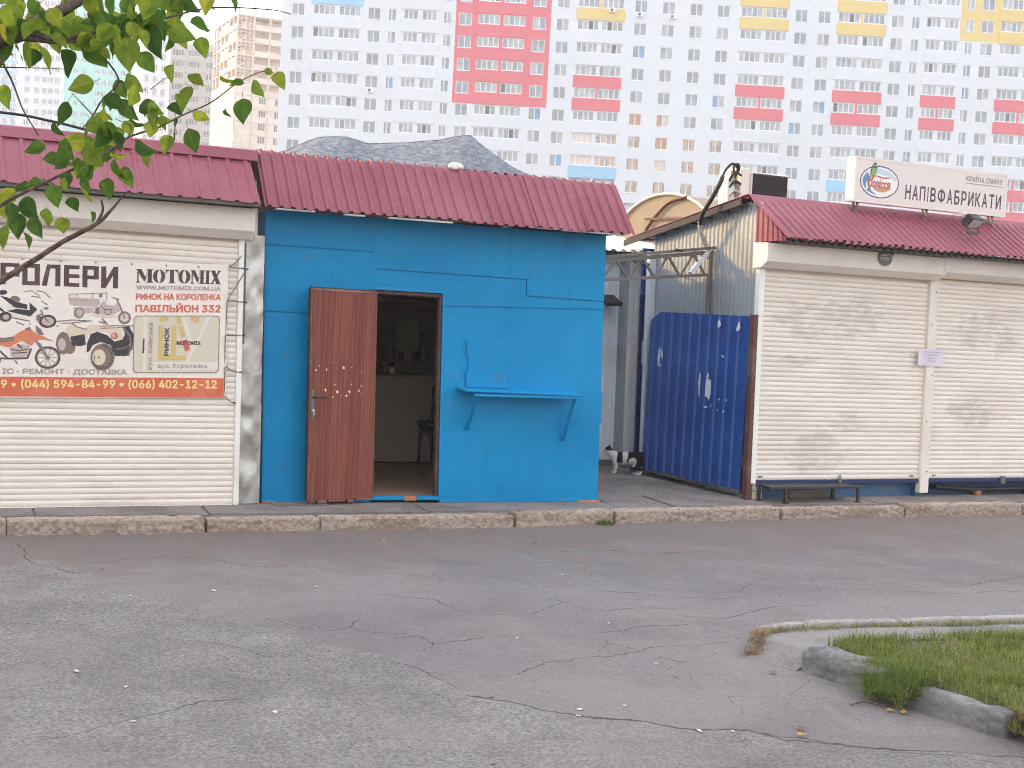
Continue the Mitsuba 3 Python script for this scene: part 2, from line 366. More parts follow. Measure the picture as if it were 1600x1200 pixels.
fr_ = [(u, -kerb_w(u) + 0.155) for u in np.linspace(-14, 14, 60)]
base = Polygon(fr_ + [(14, 9), (-14, 9)])
m = trimesh.creation.extrude_polygon(base, 0.20, engine='earcut')
flat = Frame(BK.o[0], BK.o[1], BK.deg)
pv = put('pavement', (np.array(m.vertices) - [0, 0, 0.099], np.array(m.faces)), 'pavement', flat); labels_s(pv, 'worn concrete pavement between kerb and kiosks')
def slab(x0, x1, y0, y1, dz=0.0, tilt=0.0):
    v, f = cbx(x0, x1, y0, y1, 0.095, 0.118 + dz, 0.005)
    v = v.copy(); v[:, 2] += tilt * (v[:, 1] - y0)
    part(pv, 'slab', (v, f), 'slab', flat)
for x0, x1, rows in ((3.32, 3.908, [(-0.40, 0.345), (0.36, 1.20), (1.215, 2.1), (2.115, 3.1), (3.11, 4.2)]), (3.925, 5.02, [(-0.32, 0.375), (0.395, 1.19), (1.21, 2.1), (2.115, 3.1), (3.11, 4.2)])):
    for k, (y0, y1) in enumerate(rows):
        slab(x0, x1, y0, y1, 0.004 * ((k * 7 + int(x0 * 3)) % 3 - 1), 0.002)
for x0, x1, y0, y1 in ((-4.0, -1.9, -0.62, -0.2), (-1.88, -0.55, -0.62, -0.02), (-0.53, 1.35, -0.55, -0.02), (1.37, 3.30, -0.46, -0.02), (5.04, 6.4, -0.22, 0.5), (6.42, 8.1, -0.16, 0.9), (8.12, 9.9, -0.1, 1.6)):
    slab(x0, x1, y0, y1, float(rng.uniform(-0.003, 0.002)))
# ------------------------------------------------------------------ paints and sheet metal
dent = lambda p, n, uv: F(p.x * 1.7 + p.y * 1.1, p.z * 2.1, p.y * 0.7, 3) + 0.05 * F(p.x * 9, p.y * 9, p.z * 9, 2)
fine = lambda p, n, uv: N(p.x * 70, p.y * 70, p.z * 70) + 0.8 * N(p.x * 6, p.y * 6, p.z * 6)
def slat_colour(p, n, uv):
    a = F(p.x * 1.6 + p.y, p.z * 7, p.y * 1.6, 4); g = N(p.x * 60, p.y * 60, p.z * 60)
    s = F(p.x * 5 + p.y * 3, p.z * 26, 3.0, 3)
    c = MIX((0.765, 0.690, 0.605), (0.70, 0.625, 0.545), SS(0.45, 0.75, a))
    c = MIX(c, (0.55, 0.48, 0.42), SS(0.62, 0.80, s + 0.2 * (g - 0.5)) * 0.25)
    return c * (0.97 + 0.06 * g)
# hand and ball marks on the shutters of the sign kiosk: smudges of dirt where the photograph shows them, broken up by their own grain
_SM = [RK.pt(x, 0, 0)[:2].tolist() + [z, rx, rz] for x, z, rx, rz in ((0.62, 1.95, 0.62, 0.28), (1.25, 2.02, 0.5, 0.26), (1.15, 0.93, 0.38, 0.16), (0.45, 1.55, 0.35, 0.07), (0.75, 0.62, 0.5, 0.3), (2.75, 1.95, 0.45, 0.22), (3.2, 1.9, 0.4, 0.3), (2.9, 1.05, 0.45, 0.25))]
def smudged(p, n, uv):
    c = slat_colour(p, n, uv)
    g = N(p.x * 60, p.y * 60, p.z * 60)
    t = F(p.x * 7 + p.y * 3, p.z * 17, p.y * 7, 4) + 0.35 * (N(p.x * 15, p.z * 60, p.y * 15) - 0.5)
    w = mi.Float(0)
    for ax, ay, az, rx, rz in _SM:
        q = ((p.x - ax) * RK.U[0] + (p.y - ay) * RK.U[1]) / rx
        r = dr.sqrt(dr.square(q) + dr.square((p.z - az) / rz))
        w = dr.maximum(w, 1 - dr.clip(r, 0, 1))
    return MIX(c, (0.44, 0.375, 0.32), SS(0.46, 0.84, t + 0.34 * dr.minimum(w * 2.0, 1.0) - 0.12) * SS(0.0, 0.05, w) * 0.42)
mat('cream_slat', slat_colour, 0.45)
mat('cream_smudged', smudged, 0.45)
mat('cream_metal', grime((0.74, 0.675, 0.60), (0.58, 0.51, 0.44), 1.0, 0.35, 0.06), 0.42, bump=(fine, 0.0008, 0.003))
mat('white_metal', grime((0.80, 0.78, 0.74), (0.55, 0.5, 0.45), 1.0, 0.4, 0.06), 0.4)
def galv(p, n, uv):
    a = F(p.x * 5, p.y * 5, p.z * 5, 4); _, _, c = V(p.x * 22 + p.y * 17, p.z * 30)
    return MIX((0.52, 0.505, 0.475), (0.38, 0.37, 0.345), SS(0.35, 0.7, a)) * (0.94 + 0.12 * c)
crumple = lambda p, n, uv: F(p.x * 6 + p.y * 4, p.z * 4, 1.0, 2)
mat('galvanised', galv, 0.38, metal=0.75, bump=(crumple, 0.035, 0.004))
def maroon(p, n, uv):
    a = F(p.x * 1.5, p.y * 1.5, p.z * 1.5, 4); g = N(p.x * 45, p.y * 45, p.z * 45)
    return MIX((0.250, 0.066, 0.095), (0.290, 0.092, 0.122), SS(0.35, 0.7, a)) * (0.92 + 0.16 * g)
mat('maroon_sheet', maroon, 0.45, spec=0.35, bump=(fine, 0.0006, 0.003))
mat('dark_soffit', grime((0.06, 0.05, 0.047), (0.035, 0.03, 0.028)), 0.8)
def blue(p, n, uv):
    a = F(p.x * 1.3 + 2, p.y * 1.3, p.z * 1.3, 4); g = N(p.x * 50, p.y * 50, p.z * 50)
    st = F(p.x * 26 + p.y * 10, p.z * 2.0, 1.0, 3)
    c = MIX((0.0015, 0.215, 0.455), (0.003, 0.245, 0.50), SS(0.3, 0.7, a))
    c = MIX(c, (0.0015, 0.165, 0.36), SS(0.5, 0.75, st) * 0.2)
    c = MIX(c, (0.10, 0.16, 0.22), SS(0.78, 0.82, F(p.x * 7, p.y * 7, p.z * 7, 3) + 0.25 * (g - 0.5)) * 0.4)
    return c * (0.95 + 0.1 * g)
def brushed(p, n, uv):
    return dent(p, n, uv) + 0.012 * F(p.x * 30 + p.y * 12, p.z * 2.2, 1.0, 3)
mat('blue_paint', blue, 0.42, spec=0.22, bump=(brushed, 0.024, 0.004))
mat('blue_trim', blue, 0.42, spec=0.3)
def navy(p, n, uv):
    a = F(p.x * 2, p.y * 2, p.z * 2, 4); g = N(p.x * 70, p.y * 70, p.z * 70)
    c = MIX((0.012, 0.058, 0.24), (0.020, 0.080, 0.30), SS(0.3, 0.7, a))
    c = MIX(c, (0.12, 0.13, 0.17), SS(0.66, 0.74, F(p.x * 6, p.y * 6, p.z * 18, 3) + 0.2 * (g - 0.5)) * 0.22)
    c = MIX(c, (0.20, 0.18, 0.17), SS(0.35, 0.7, 0.62 - p.z + 0.5 * (F(p.x * 11, p.y * 11, p.z * 11, 3) - 0.5)) * 0.5)
    return c * (0.93 + 0.14 * g)
mat('navy_sheet', navy, 0.38, bump=(fine, 0.0008, 0.003))
mat('navy_dark', grime((0.010, 0.028, 0.10), (0.03, 0.035, 0.06)), 0.45)
mat('teal_plinth', grime((0.035, 0.115, 0.23), (0.10, 0.13, 0.17), 2.0, 0.6), 0.6)
mat('grey_sheet', grime((0.66, 0.69, 0.715), (0.50, 0.49, 0.47), 1.2, 0.5), 0.45, metal=0.05, bump=(fine, 0.0008, 0.003))
mat('zinc_wave', grime((0.36, 0.38, 0.395), (0.25, 0.25, 0.245), 1.2, 0.5), 0.45, metal=0.3)
mat('steel', grime((0.165, 0.155, 0.145), (0.115, 0.08, 0.062), 2.5, 0.7), 0.55, metal=0.3)
mat('rusty_brown', grime((0.105, 0.040, 0.030), (0.17, 0.10, 0.075), 2.0, 0.6), 0.6)
mat('brick_paint', grime((0.55, 0.49, 0.40), (0.38, 0.31, 0.24), 3.0, 0.7, 0.25), 0.9, bump=(pit, 0.006, 0.003))
mat('brick_red', grime((0.42, 0.165, 0.085), (0.30, 0.13, 0.08), 3.0, 0.6, 0.3), 0.9, bump=(pit, 0.006, 0.003))
mat('black_metal', grime((0.022, 0.022, 0.026), (0.06, 0.055, 0.05), 2.0, 0.6), 0.5)
mat('black_rubber', (0.015, 0.015, 0.016), 0.55)
mat('lamp_glass', (0.42, 0.40, 0.36), 0.2)
mat('paper', grime((0.72, 0.70, 0.70), (0.6, 0.57, 0.54), 2.0, 0.5), 0.85)
mat('lilac_paper', grime((0.68, 0.63, 0.70), (0.6, 0.56, 0.6), 2.0, 0.5), 0.85)
mat('pencil', (0.36, 0.34, 0.38), 0.9)
mat('cord', (0.42, 0.38, 0.33), 0.9)

def kiosk_slats(holder, frame, x0, x1, z0, z1, pitch, bsdf, y=0.0):
    """A roller shutter: one mesh of a bulged slat, one entry per slat."""
    h = pitch - 0.0028
    a = np.linspace(0, 1, 8)
    prof = [(y - 0.004 - 0.0062 * math.sin(math.pi * t) ** 0.7, h * t) for t in a] + [(y + 0.006, h), (y + 0.006, 0.0)]
    v, f = prism(prof, x0, x1)
    n = int((z1 - z0) / pitch)
    for k in range(n):
        z = z0 + k * pitch
        w = v.copy(); w[:, 2] += z
        w[:, 1] += 0.0015 * math.sin(k * 1.7)
        part(holder, 'slat', (w, f), bsdf, frame)
    part(holder, 'curtain_backing', bx(x0, x1, y + 0.008, y + 0.02, z0, z0 + n * pitch), 'cream_metal', frame)

def housing(holder, frame, x0, x1, z0, z1, y, zb, yb, name='shutter_housing'):
    v, f = prism([(0.03, zb), (yb, zb), (y, z0), (y, z1), (0.03, z1)], x0 + 0.012, x1 - 0.012)
    k = part(holder, name, (v, f), 'cream_metal', frame)
    for a, b in ((x0, x0 + 0.012), (x1 - 0.012, x1)):
        part(k, 'end_plate', prism([(0.032, zb - 0.003), (yb - 0.003, zb - 0.003), (y - 0.004, z0 - 0.002), (y - 0.004, z1 + 0.004), (0.032, z1 + 0.004)], a, b), 'white_metal', frame)
    part(k, 'lip', bx(x0 + 0.013, x1 - 0.013, y - 0.004, y - 0.0005, z1 - 0.022, z1 - 0.004), 'cream_metal', frame)
    return k

# ------------------------------------------------------------------ kiosk with the printed banner
lk = thing('shutter_kiosk', 'cream roller-shutter kiosk with maroon roof behind the printed banner', 'kiosk')
part(lk, 'wall', cat(bx(-4.6, 0.16, 0.03, 0.09, PAVE, 2.66), bx(0.10, 0.16, 0.09, 2.6, PAVE, 2.9), bx(-4.6, -4.54, 0.09, 2.6, PAVE, 2.9), bx(-4.54, 0.10, 2.54, 2.6, PAVE, 2.66)), 'cream_metal', LK)
sh = f'{lk}__shutter'
kiosk_slats(sh, LK, -2.66, -0.012, 0.125, 2.40, 0.0497, 'cream_slat')
part(sh, 'bottom_bar', cbx(-2.66, -0.012, -0.016, 0.004, 0.108, 0.1235), 'cream_metal', LK)
part(lk, 'guide_rail', cbx(-0.010, 0.036, -0.030, 0.028, 0.118, 2.42, 0.004), 'white_metal', LK)
part(lk, 'guide_rail', cbx(-2.72, -2.664, -0.030, 0.028, 0.118, 2.42, 0.004), 'white_metal', LK)
housing(lk, LK, -2.74, 0.088, 2.455, 2.645, -0.15, 2.385, -0.075)
def crumpled(x0, x1, z0, z1, y, seed):
    a, b = 12, max(4, int((z1 - z0) / 0.04))
    X, Z = np.meshgrid(np.linspace(x0, x1, a), np.linspace(z0, z1, b), indexing='ij')
    Y = y + 0.028 * (meshkit.fbm(np.stack([X * 11, Z * 5.5, X * 0 + seed], -1), 3) - 0.5) - 0.014 * np.maximum(0, np.sin((X - x0) / (x1 - x0) * math.pi))
    return np.stack([X, Y, Z], -1).reshape(-1, 3), grid_faces(a, b)
for k, (za, zb) in enumerate(((0.125, 0.98), (0.965, 1.80), (1.785, 2.43))):
    v, f = crumpled(0.038, 0.225 - 0.004 * k, za, zb, 0.012 - 0.005 * k, k * 3.0)
    part(lk, 'corner_sheet', (v, f), 'galvanised', LK, smooth=True, label='crumpled galvanised sheet in the corner beside the blue kiosk')
part(lk, 'conduit', tube([(0.05, -0.012, 2.36), (0.052, -0.016, 1.9), (0.048, -0.014, 1.5)], 0.006), 'steel', LK, smooth=60)
rf = f'{lk}__roof'
nr = np.array([-0.46, 0.45]) / np.hypot(0.46, 0.45); nr = np.array([-0.715, 0.70])
for a, b in ((-4.7, -2.55), (-2.58, -0.9), (-0.94, 0.085)):
    part(rf, 'sheet', sheet(trap(a, b, 0.155, 0.018, 0.10, 0.12), (0.1, 3.105), (-0.35, 2.68), nr, 6, rough=0.010, seed=a * 3, ends=0.03), 'maroon_sheet', LK)
part(rf, 'back_sheet', sheet(trap(-4.7, 0.15, 0.155, 0.018, 0.10, 0.12), (0.1, 3.10), (2.75, 2.82), (0.1, 0.995), 2), 'maroon_sheet', LK)
part(rf, 'ridge_cap', prism([(0.02, 3.062), (0.075, 3.152), (0.13, 3.165), (0.30, 3.135), (0.30, 3.13), (0.13, 3.157), (0.08, 3.145), (0.025, 3.058)], -4.72, 0.15), 'maroon_sheet', LK)
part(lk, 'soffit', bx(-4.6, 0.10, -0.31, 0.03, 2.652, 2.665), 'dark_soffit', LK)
part(lk, 'eave_board', cbx(-4.6, 0.09, -0.315, -0.295, 2.648, 2.695), 'steel', LK)
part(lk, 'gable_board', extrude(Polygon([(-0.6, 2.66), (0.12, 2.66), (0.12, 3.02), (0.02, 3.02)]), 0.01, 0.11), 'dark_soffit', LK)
# unseen kiosks added along the row so their roofs keep the road in shade
for k in range(4):
    o = LK.pt(-4.75 - 3.9 * k, 0.0)
    fr2 = Frame(o[0], o[1], 25.5)
    kk = thing('shutter_kiosk', ('added unseen cream kiosk wall to wall with the banner kiosk', 'cream kiosk one place farther along the row than the banner kiosk\'s neighbour', 'added unseen cream kiosk next to the last one of the row', 'added unseen cream kiosk closing the far end of the row')[k], 'kiosk')
    part(kk, 'wall', bx(-3.8, 0, 0.02, 2.6, PAVE, 2.8), 'cream_metal', fr2)
    part(kk, 'shutter', prism([(0.02, PAVE)] + [(-0.008 - 0.006 * (i % 2), PAVE + 0.05 * i) for i in range(46)] + [(0.02, 2.37)], -3.5, -0.3), 'cream_slat', fr2)
    part(kk, 'shutter_housing', bx(-3.6, -0.2, -0.15, 0.02, 2.39, 2.65), 'cream_metal', fr2)
    part(kk, 'roof', cat(sheet(trap(-3.85, 0.05, 0.155, 0.018, 0.1, 0.12), (0.1, 3.12), (-0.35, 2.68), nr, 1), sheet(trap(-3.85, 0.05, 0.155, 0.018, 0.1, 0.12), (0.1, 3.12), (2.75, 2.82), (0.1, 0.995), 1)), 'maroon_sheet', fr2)

# ------------------------------------------------------------------ blue kiosk
bk = thing('blue_kiosk', 'bright blue sheet-metal kiosk with an open brown door and a maroon ribbed roof', 'kiosk')
W_, D_ = 3.25, 3.3
part(bk, 'wall', cat(bx(0.01, 0.98, 0.015, 0.05, PAVE + 0.01, 2.66), bx(1.627, W_ - 0.01, 0.015, 0.05, PAVE + 0.01, 2.66), bx(0.98, 1.627, 0.015, 0.05, 2.03, 2.66),
                     bx(0.0, 0.01, 0.0, D_, PAVE + 0.01, 2.66), bx(W_ - 0.01, W_, 0.0, D_, PAVE + 0.01, 2.66), bx(0.0, W_, D_, D_ + 0.05, PAVE + 0.01, 2.66)), 'blue_trim', BK)
mat('inside_wall', grime((0.27, 0.215, 0.185), (0.20, 0.16, 0.135)), 0.8)
mat('inside_floor', grime((0.24, 0.155, 0.11), (0.14, 0.095, 0.075), 3.0), 0.6)
part(bk, 'lining', cat(bx(0.012, 0.03, 0.052, D_ - 0.02, 0.166, 2.62), bx(W_ - 0.03, W_ - 0.012, 0.052, D_ - 0.02, 0.166, 2.62), bx(0.03, W_ - 0.03, D_ - 0.02, D_ - 0.002, 0.166, 2.62), bx(0.012, W_ - 0.012, 0.052, D_ - 0.002, 2.62, 2.655), bx(0.032, 0.96, 0.052, 0.06, 0.166, 2.62), bx(1.65, W_ - 0.032, 0.052, 0.06, 0.166, 2.62)), 'inside_wall', BK)
fl = f'{bk}__floor'
for k in range(17):
    part(fl, 'plank', cbx(0.012, W_ - 0.012, 0.053 + 0.19 * k, 0.053 + 0.19 * k + 0.186, 0.14, 0.166, 0.003), 'inside_floor', BK)
panels = [(sbox(0, 2.362, 0.9685, 2.668), 0.006), (Polygon([(0.9625, 2.214), (2.4535, 2.204), (2.4535, 2.668), (0.9625, 2.668)]), 0.007), (Polygon([(2.447, 2.05), (W_ + 0.004, 2.04), (W_ + 0.004, 2.668), (2.447, 2.668)]), 0.008),
          (unary_union([sbox(0, 1.79, 0.985, 2.36), Polygon([(0.9, 1.79), (0.985, 1.79), (0.985, 2.03), (1.64, 2.03), (1.64, 1.915), (W_, 1.965), (W_, 2.037), (2.447, 2.047), (2.447, 2.20), (0.962, 2.21), (0.962, 2.36), (0.9, 2.36)])]).difference(sbox(0.985, 0.1, 1.622, 2.027)), 0.003),
          (sbox(0, 0.135, 0.981, 1.786), 0.006), (Polygon([(1.626, 0.135), (W_, 0.135), (W_, 1.961), (1.626, 1.911)]), 0.006)]
for poly, d in panels:
    part(bk, 'panel', extrude(poly.buffer(-0.0035, join_style=2), d + 0.0145, -d), 'blue_paint', BK)
screws = []
for x in np.arange(0.12, 3.2, 0.31):
    for z in (2.60, 2.08 if x > 2.5 else 2.24, 1.99 if x > 1.7 else 1.75, 0.22):
        if 0.93 < x < 1.68 and z < 2.1: continue
        m = trimesh.creation.icosphere(1, 0.006); screws.append((np.array(m.vertices) * [1, 0.5, 1] + [x + rng.uniform(-.06, .06), -0.0125, z + rng.uniform(-.02, .02)], np.array(m.faces)))
k = part(bk, 'screw', cat(*screws), 'blue_trim', BK); labels[k] = {'kind': 'stuff', 'label': 'painted screw heads along the seams'}
vv, ff = crumpled(1.64, W_ + 0.005, 0.118, 0.162, -0.012, 11.0)
part(bk, 'bottom_flashing', (vv, ff), 'blue_trim', BK, smooth=True)
part(bk, 'bottom_flashing', cbx(0.0, 0.975, -0.018, -0.006, 0.122, 0.15, 0.003), 'blue_trim', BK)
part(bk, 'threshold', cat(cbx(0.975, 1.30, -0.022, 0.05, 0.138, 0.172, 0.004), cbx(1.42, 1.63, -0.022, 0.05, 0.138, 0.172, 0.004)), 'blue_trim', BK)
part(bk, 'threshold', cbx(1.302, 1.418, -0.018, 0.05, 0.132, 0.168, 0.004), 'brick_red', BK)
mat('dark_jamb', grime((0.055, 0.026, 0.022), (0.10, 0.06, 0.05), 3.0, 0.5), 0.7)
fm = f'{bk}__door_frame'
part(fm, 'jamb', cbx(0.985, 1.012, 0.0, 0.055, 0.172, 2.02, 0.003), 'dark_jamb', BK)
part(fm, 'jamb', cbx(1.592, 1.62, -0.004, 0.055, 0.172, 2.02, 0.003), 'dark_jamb', BK)
part(fm, 'head', cbx(1.014, 1.59, 0.0, 0.055, 1.99, 2.022, 0.003), 'dark_jamb', BK)
part(fm, 'trim', cat(cbx(0.965, 1.655, -0.012, -0.0075, 2.028, 2.062, 0.002), cbx(1.626, 1.650, -0.012, -0.0065, 0.17, 2.027, 0.002)), 'blue_trim', BK)
for z in (1.35, 1.08, 0.88):
    part(fm, 'latch_plate', cbx(1.622, 1.652, -0.022, -0.0125, z, z + 0.055, 0.003), 'blue_trim', BK)
# the open leaf
hx, lw, sw = 0.985, 0.665, math.radians(15)
o = BK.pt(hx, -0.012, PAVE)
leaf = Frame(o[0], o[1], BK.deg + 180 + math.degrees(sw), 0.0)
# in this frame x runs from the hinge to the free edge and -y is the hidden side; lean it with the kiosk
leaf.rack = -BK.rack
_LO, _LU = leaf.o.copy(), leaf.U.copy()
def wood(p, n, uv):
    s = (p.x - _LO[0]) * _LU[0] + (p.y - _LO[1]) * _LU[1]
    z = p.z
    wob = F(s * 3, z * 0.8, 2.0, 2)
    grain = F((s + 0.05 * wob) * 75, z * 3.2, 1.0, 3)
    cath = dr.abs(dr.sin((s * 36 + 2.6 * N(s * 5, z * 0.9, 4.0) + 1.2 * F(s * 8, z * 2.4, 7.0, 2)) * 2.2))
    b = dr.floor(s / 0.155); pl = mikit.cell_rand(b, 3)
    c = MIX((0.225, 0.068, 0.048), (0.172, 0.052, 0.038), SS(0.35, 0.65, grain))
    c = MIX(c, (0.25, 0.092, 0.066), SS(0.86, 1.0, cath) * 0.55)
    c = c * (0.9 + 0.2 * pl)
    u = dr.abs(s / 0.155 - dr.round(s / 0.155)) * 0.155
    c = MIX(c, (0.30, 0.135, 0.10), (1 - SS(0.001, 0.0035, u)) * 0.5)
    return c * (0.94 + 0.12 * N(s * 300, z * 40, 1.0))
mat('brown_wood', wood, 0.5, spec=0.2, bump=(lambda p, n, uv: F(((p.x - _LO[0]) * _LU[0] + (p.y - _LO[1]) * _LU[1]) * 75, p.z * 3.2, 1.0, 3), 0.0012, 0.002))
mat('chipped_wood', (0.78, 0.66, 0.56), 0.8)
mat('wood_edge', grime((0.20, 0.075, 0.055), (0.34, 0.20, 0.15), 3.0, 0.7), 0.7)
dk = part(bk, 'door', cbx(0.004, lw, 0.0, 0.042, 0.165, 2.012, 0.003), 'brown_wood', leaf, label='brown wood-grain door leaf standing open against the wall')
part(dk, 'edge_strip', cat(bx(lw + 0.0005, lw + 0.007, 0.004, 0.038, 0.165, 2.007), bx(0.01, lw - 0.004, 0.003, 0.039, 2.013, 2.022)), 'black_metal', leaf)
part(dk, 'edge_bead', cat(cbx(0.006, 0.016, 0.043, 0.049, 0.17, 2.007, 0.002), cbx(0.02, lw - 0.012, 0.043, 0.048, 1.99, 2.009, 0.002), cbx(lw - 0.012, lw - 0.003, 0.043, 0.049, 0.17, 1.985, 0.002)), 'wood_edge', leaf)
part(dk, 'bottom_edge', cat(*[cbx(a, b, 0.0, 0.044, 0.152 - c, 0.1645, 0.003) for a, b, c in ((0.02, 0.18, 0.0), (0.20, 0.26, 0.018), (0.28, 0.45, 0.004), (0.47, 0.56, 0.016), (0.58, 0.65, 0.0))]), 'wood_edge', leaf)
part(dk, 'lock_plate', cbx(lw - 0.050, lw - 0.018, 0.043, 0.047, 0.885, 1.135, 0.004), 'steel', leaf)
part(dk, 'handle', cat(tube([(lw - 0.035, 0.047, 1.07), (lw - 0.035, 0.088, 1.07)], 0.008), tube(curve([(lw - 0.035, 0.088, 1.07), (lw - 0.09, 0.092, 1.073), (lw - 0.145, 0.088, 1.065)], 8), 0.0075)), 'black_metal', leaf, smooth=50)
part(dk, 'lock_cylinder', cat(tube([(lw - 0.034, 0.047, 0.955), (lw - 0.034, 0.066, 0.955)], 0.014, 12), bx(lw - 0.04, lw - 0.028, 0.066, 0.072, 0.915, 0.96)), 'lamp_glass', leaf, smooth=50)
chips = []
for cx, cz, r in ((95, 460, 5), (110, 438, 3), (145, 455, 5), (228, 444, 7), (268, 440, 3), (187, 532, 4), (142, 560, 6), (200, 570, 7), (178, 596, 4), (258, 568, 7), (244, 590, 6), (305, 562, 5), (318, 536, 4), (315, 580, 3), (318, 462, 3), (218, 588, 3), (267, 530, 4), (172, 418, 2)):
    x = lw - (cx - 65) / 325 * lw; z = 2.012 - (cz - 40) / 1095 * 1.85
    a = np.linspace(0, 2 * math.pi, 9, endpoint=False); rr = r * 0.0014 * (0.7 + 0.6 * rng.random(9))
    v, f = extrude(Polygon(np.stack([x + rr * np.cos(a), z + 1.25 * rr * np.sin(a)], 1)), 0.0012)
    v = np.stack([v[:, 0], 0.0445 - v[:, 1], v[:, 2]], 1)
    chips.append((v, f[:, ::-1]))
k = part(dk, 'chip', cat(*chips), 'chipped_wood', leaf); labels[k] = {'kind': 'stuff', 'label': 'pale chips broken out of the door face'}
part(dk, 'hinge', cat(*[tube([(0.0, 0.0, z), (0.0, 0.0, z + 0.1)], 0.010) for z in (0.37, 1.67)]), 'steel', leaf, smooth=50)
# hatch, shelf, brackets
hk = part(bk, 'hatch', cbx(1.885, 2.285, -0.022, -0.0062, 1.185, 1.612, 0.002), 'blue_paint', BK, label='small square blue service hatch, closed')
for za, zb in ((1.19, 1.34), (1.47, 1.615)):
    part(hk, 'hinge', cat(tube([(1.872, -0.024, za), (1.872, -0.024, zb)], 0.0085), cbx(1.874, 1.90, -0.0265, -0.0222, za + 0.02, zb - 0.02, 0.001)), 'blue_trim', BK, smooth=50)
sk = f'{bk}__shelf'
v, f = cbx(1.775, 2.935, -0.275, -0.0065, 1.166, 1.180, 0.003); v = v.copy()
v[:, 2] -= 0.02 * np.maximum(0, (-v[:, 1] - 0.05) / 0.22); v[:, 2] += 0.012 * ((v[:, 0] < 1.9) & (v[:, 1] < -0.2))
part(sk, 'board', (v, f), 'blue_trim', BK)
part(sk, 'front_angle', cbx(1.86, 2.945, -0.272, -0.245, 1.118, 1.1435, 0.003), 'blue_trim', BK)
for x, zf in ((1.90, 0.79), (2.865, 0.70)):
    part(sk, 'bracket', cat(bar((x, -0.24, 1.125), (x - 0.015, -0.018, zf), 0.030, 0.006), bar((x + 0.012, -0.24, 1.125), (x - 0.003, -0.018, zf), 0.005, 0.028), cbx(x - 0.03, x + 0.012, -0.014, -0.0065, zf - 0.04, zf + 0.05, 0.002)), 'blue_trim', BK)
part(bk, 'meter_box', cbx(W_ + 0.002, W_ + 0.045, 0.05, 0.26, 0.87, 1.17, 0.008), 'blue_trim', BK)
# roof
rb = f'{bk}__roof'
nb = np.array([-0.485, 0.45]) / np.hypot(0.485, 0.45); nb = np.array([-0.733, 0.68])
cutx = [-0.075, 0.95, 1.78, 2.42, 2.93, 3.385]
for i, (a, b) in enumerate(zip(cutx[:-1], cutx[1:])):
    part(rb, 'sheet', sheet(trap(a - 0.03 * (i > 0), b, 0.1, 0.023, 0.20, 0.13), (0.1, 3.165 + 0.004 * (i % 2)), (-0.35, 2.665 + 0.006 * math.sin(i * 2)), nb, 6, rough=0.012, seed=i * 5 + 2, ends=0.02), 'maroon_sheet', BK)
part(rb, 'back_sheet', sheet(trap(-0.09, 3.385, 0.1, 0.019, 0.22, 0.15), (0.105, 3.16), (D_ + 0.15, 2.78), (0.12, 0.992), 2), 'maroon_sheet', BK)
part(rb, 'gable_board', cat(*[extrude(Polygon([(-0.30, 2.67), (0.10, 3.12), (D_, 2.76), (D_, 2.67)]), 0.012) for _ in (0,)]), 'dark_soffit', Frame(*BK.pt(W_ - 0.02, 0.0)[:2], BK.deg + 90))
part(rb, 'purlin', cat(bar((-0.05, -0.27, 2.685), (3.30, -0.27, 2.685), 0.04), bar((-0.05, 0.06, 3.035), (3.30, 0.06, 3.035), 0.04)), 'steel', BK)
for a, b, z in ((0.03, 0.36, 2.650), (0.62, 0.80, 2.646), (1.02, 1.6, 2.648), (2.35, 2.62, 2.664), (2.66, 3.25, 2.660)):
    part(rb, 'white_strip', cbx(a, b, -0.32, -0.255, z, z + 0.014, 0.002), 'white_metal', BK)  # separate thin white strips just below the eave
v = trimesh.creation.icosphere(2, 0.05); v = np.array(v.vertices) * [1.5, 0.8, 0.7]
part(rb, 'foam_patch', (v + [1.76, 0.10, 3.195] + 0.02 * (meshkit.noise(v * 30)[:, None] - 0.5), np.array(trimesh.creation.icosphere(2, 1).faces)), 'white_metal', BK, smooth=True)
part(bk, 'corner_brick', cbx(0.0, 0.11, -0.03, 0.2, 0.119, 0.1335, 0.004), 'brick_red', BK)
lump('brick', 'orange brick under the corner of the blue kiosk beside the passage', 'brick', cbx(3.03, 3.255, -0.05, 0.07, 0.085, 0.121 + 0.012, 0.006), 'brick_red', BK)
lump('board', 'flat grey board lying before the corner where blue and cream kiosks meet', 'board', cbx(0.08, 0.56, -0.17, -0.03, 0.1195, 0.131, 0.003), 'slab', Frame(*BK.o[:2], BK.deg - 3))

# inside the blue kiosk
ct = thing('counter', 'plain pale counter inside the blue kiosk behind the doorway', 'counter')
mat('counter_board', grime((0.42, 0.34, 0.28), (0.30, 0.24, 0.2)), 0.6)
part(ct, 'front_panel', cbx(0.70, 2.46, 2.46, 2.485, 0.185, 1.12, 0.003), 'counter_board', BK)
part(ct, 'top', cbx(0.66, 2.48, 2.42, 2.98, 1.1205, 1.145, 0.004), 'inside_floor', BK)
part(ct, 'plinth', bx(0.72, 2.44, 2.487, 2.52, 0.167, 0.5), 'black_metal', BK)
mat('poster_print', lambda p, n, uv: MIX((0.15, 0.17, 0.10), (0.10, 0.14, 0.085), SS(0.4, 0.6, N(p.x * 9, p.y * 9, p.z * 42))), 0.7)
po = thing('poster', 'dim green poster hanging inside above the counter', 'poster')
part(po, 'sheet', bx(1.80, 2.055, 2.0, 2.004, 1.42, 1.81), 'poster_print', BK)
part(po, 'cord', cat(bar((1.92, 2.002, 1.81), (1.92, 2.002, 1.94), 0.004), bar((1.94, 2.002, 1.42), (1.95, 2.002, 1.25), 0.004)), 'cord', BK)
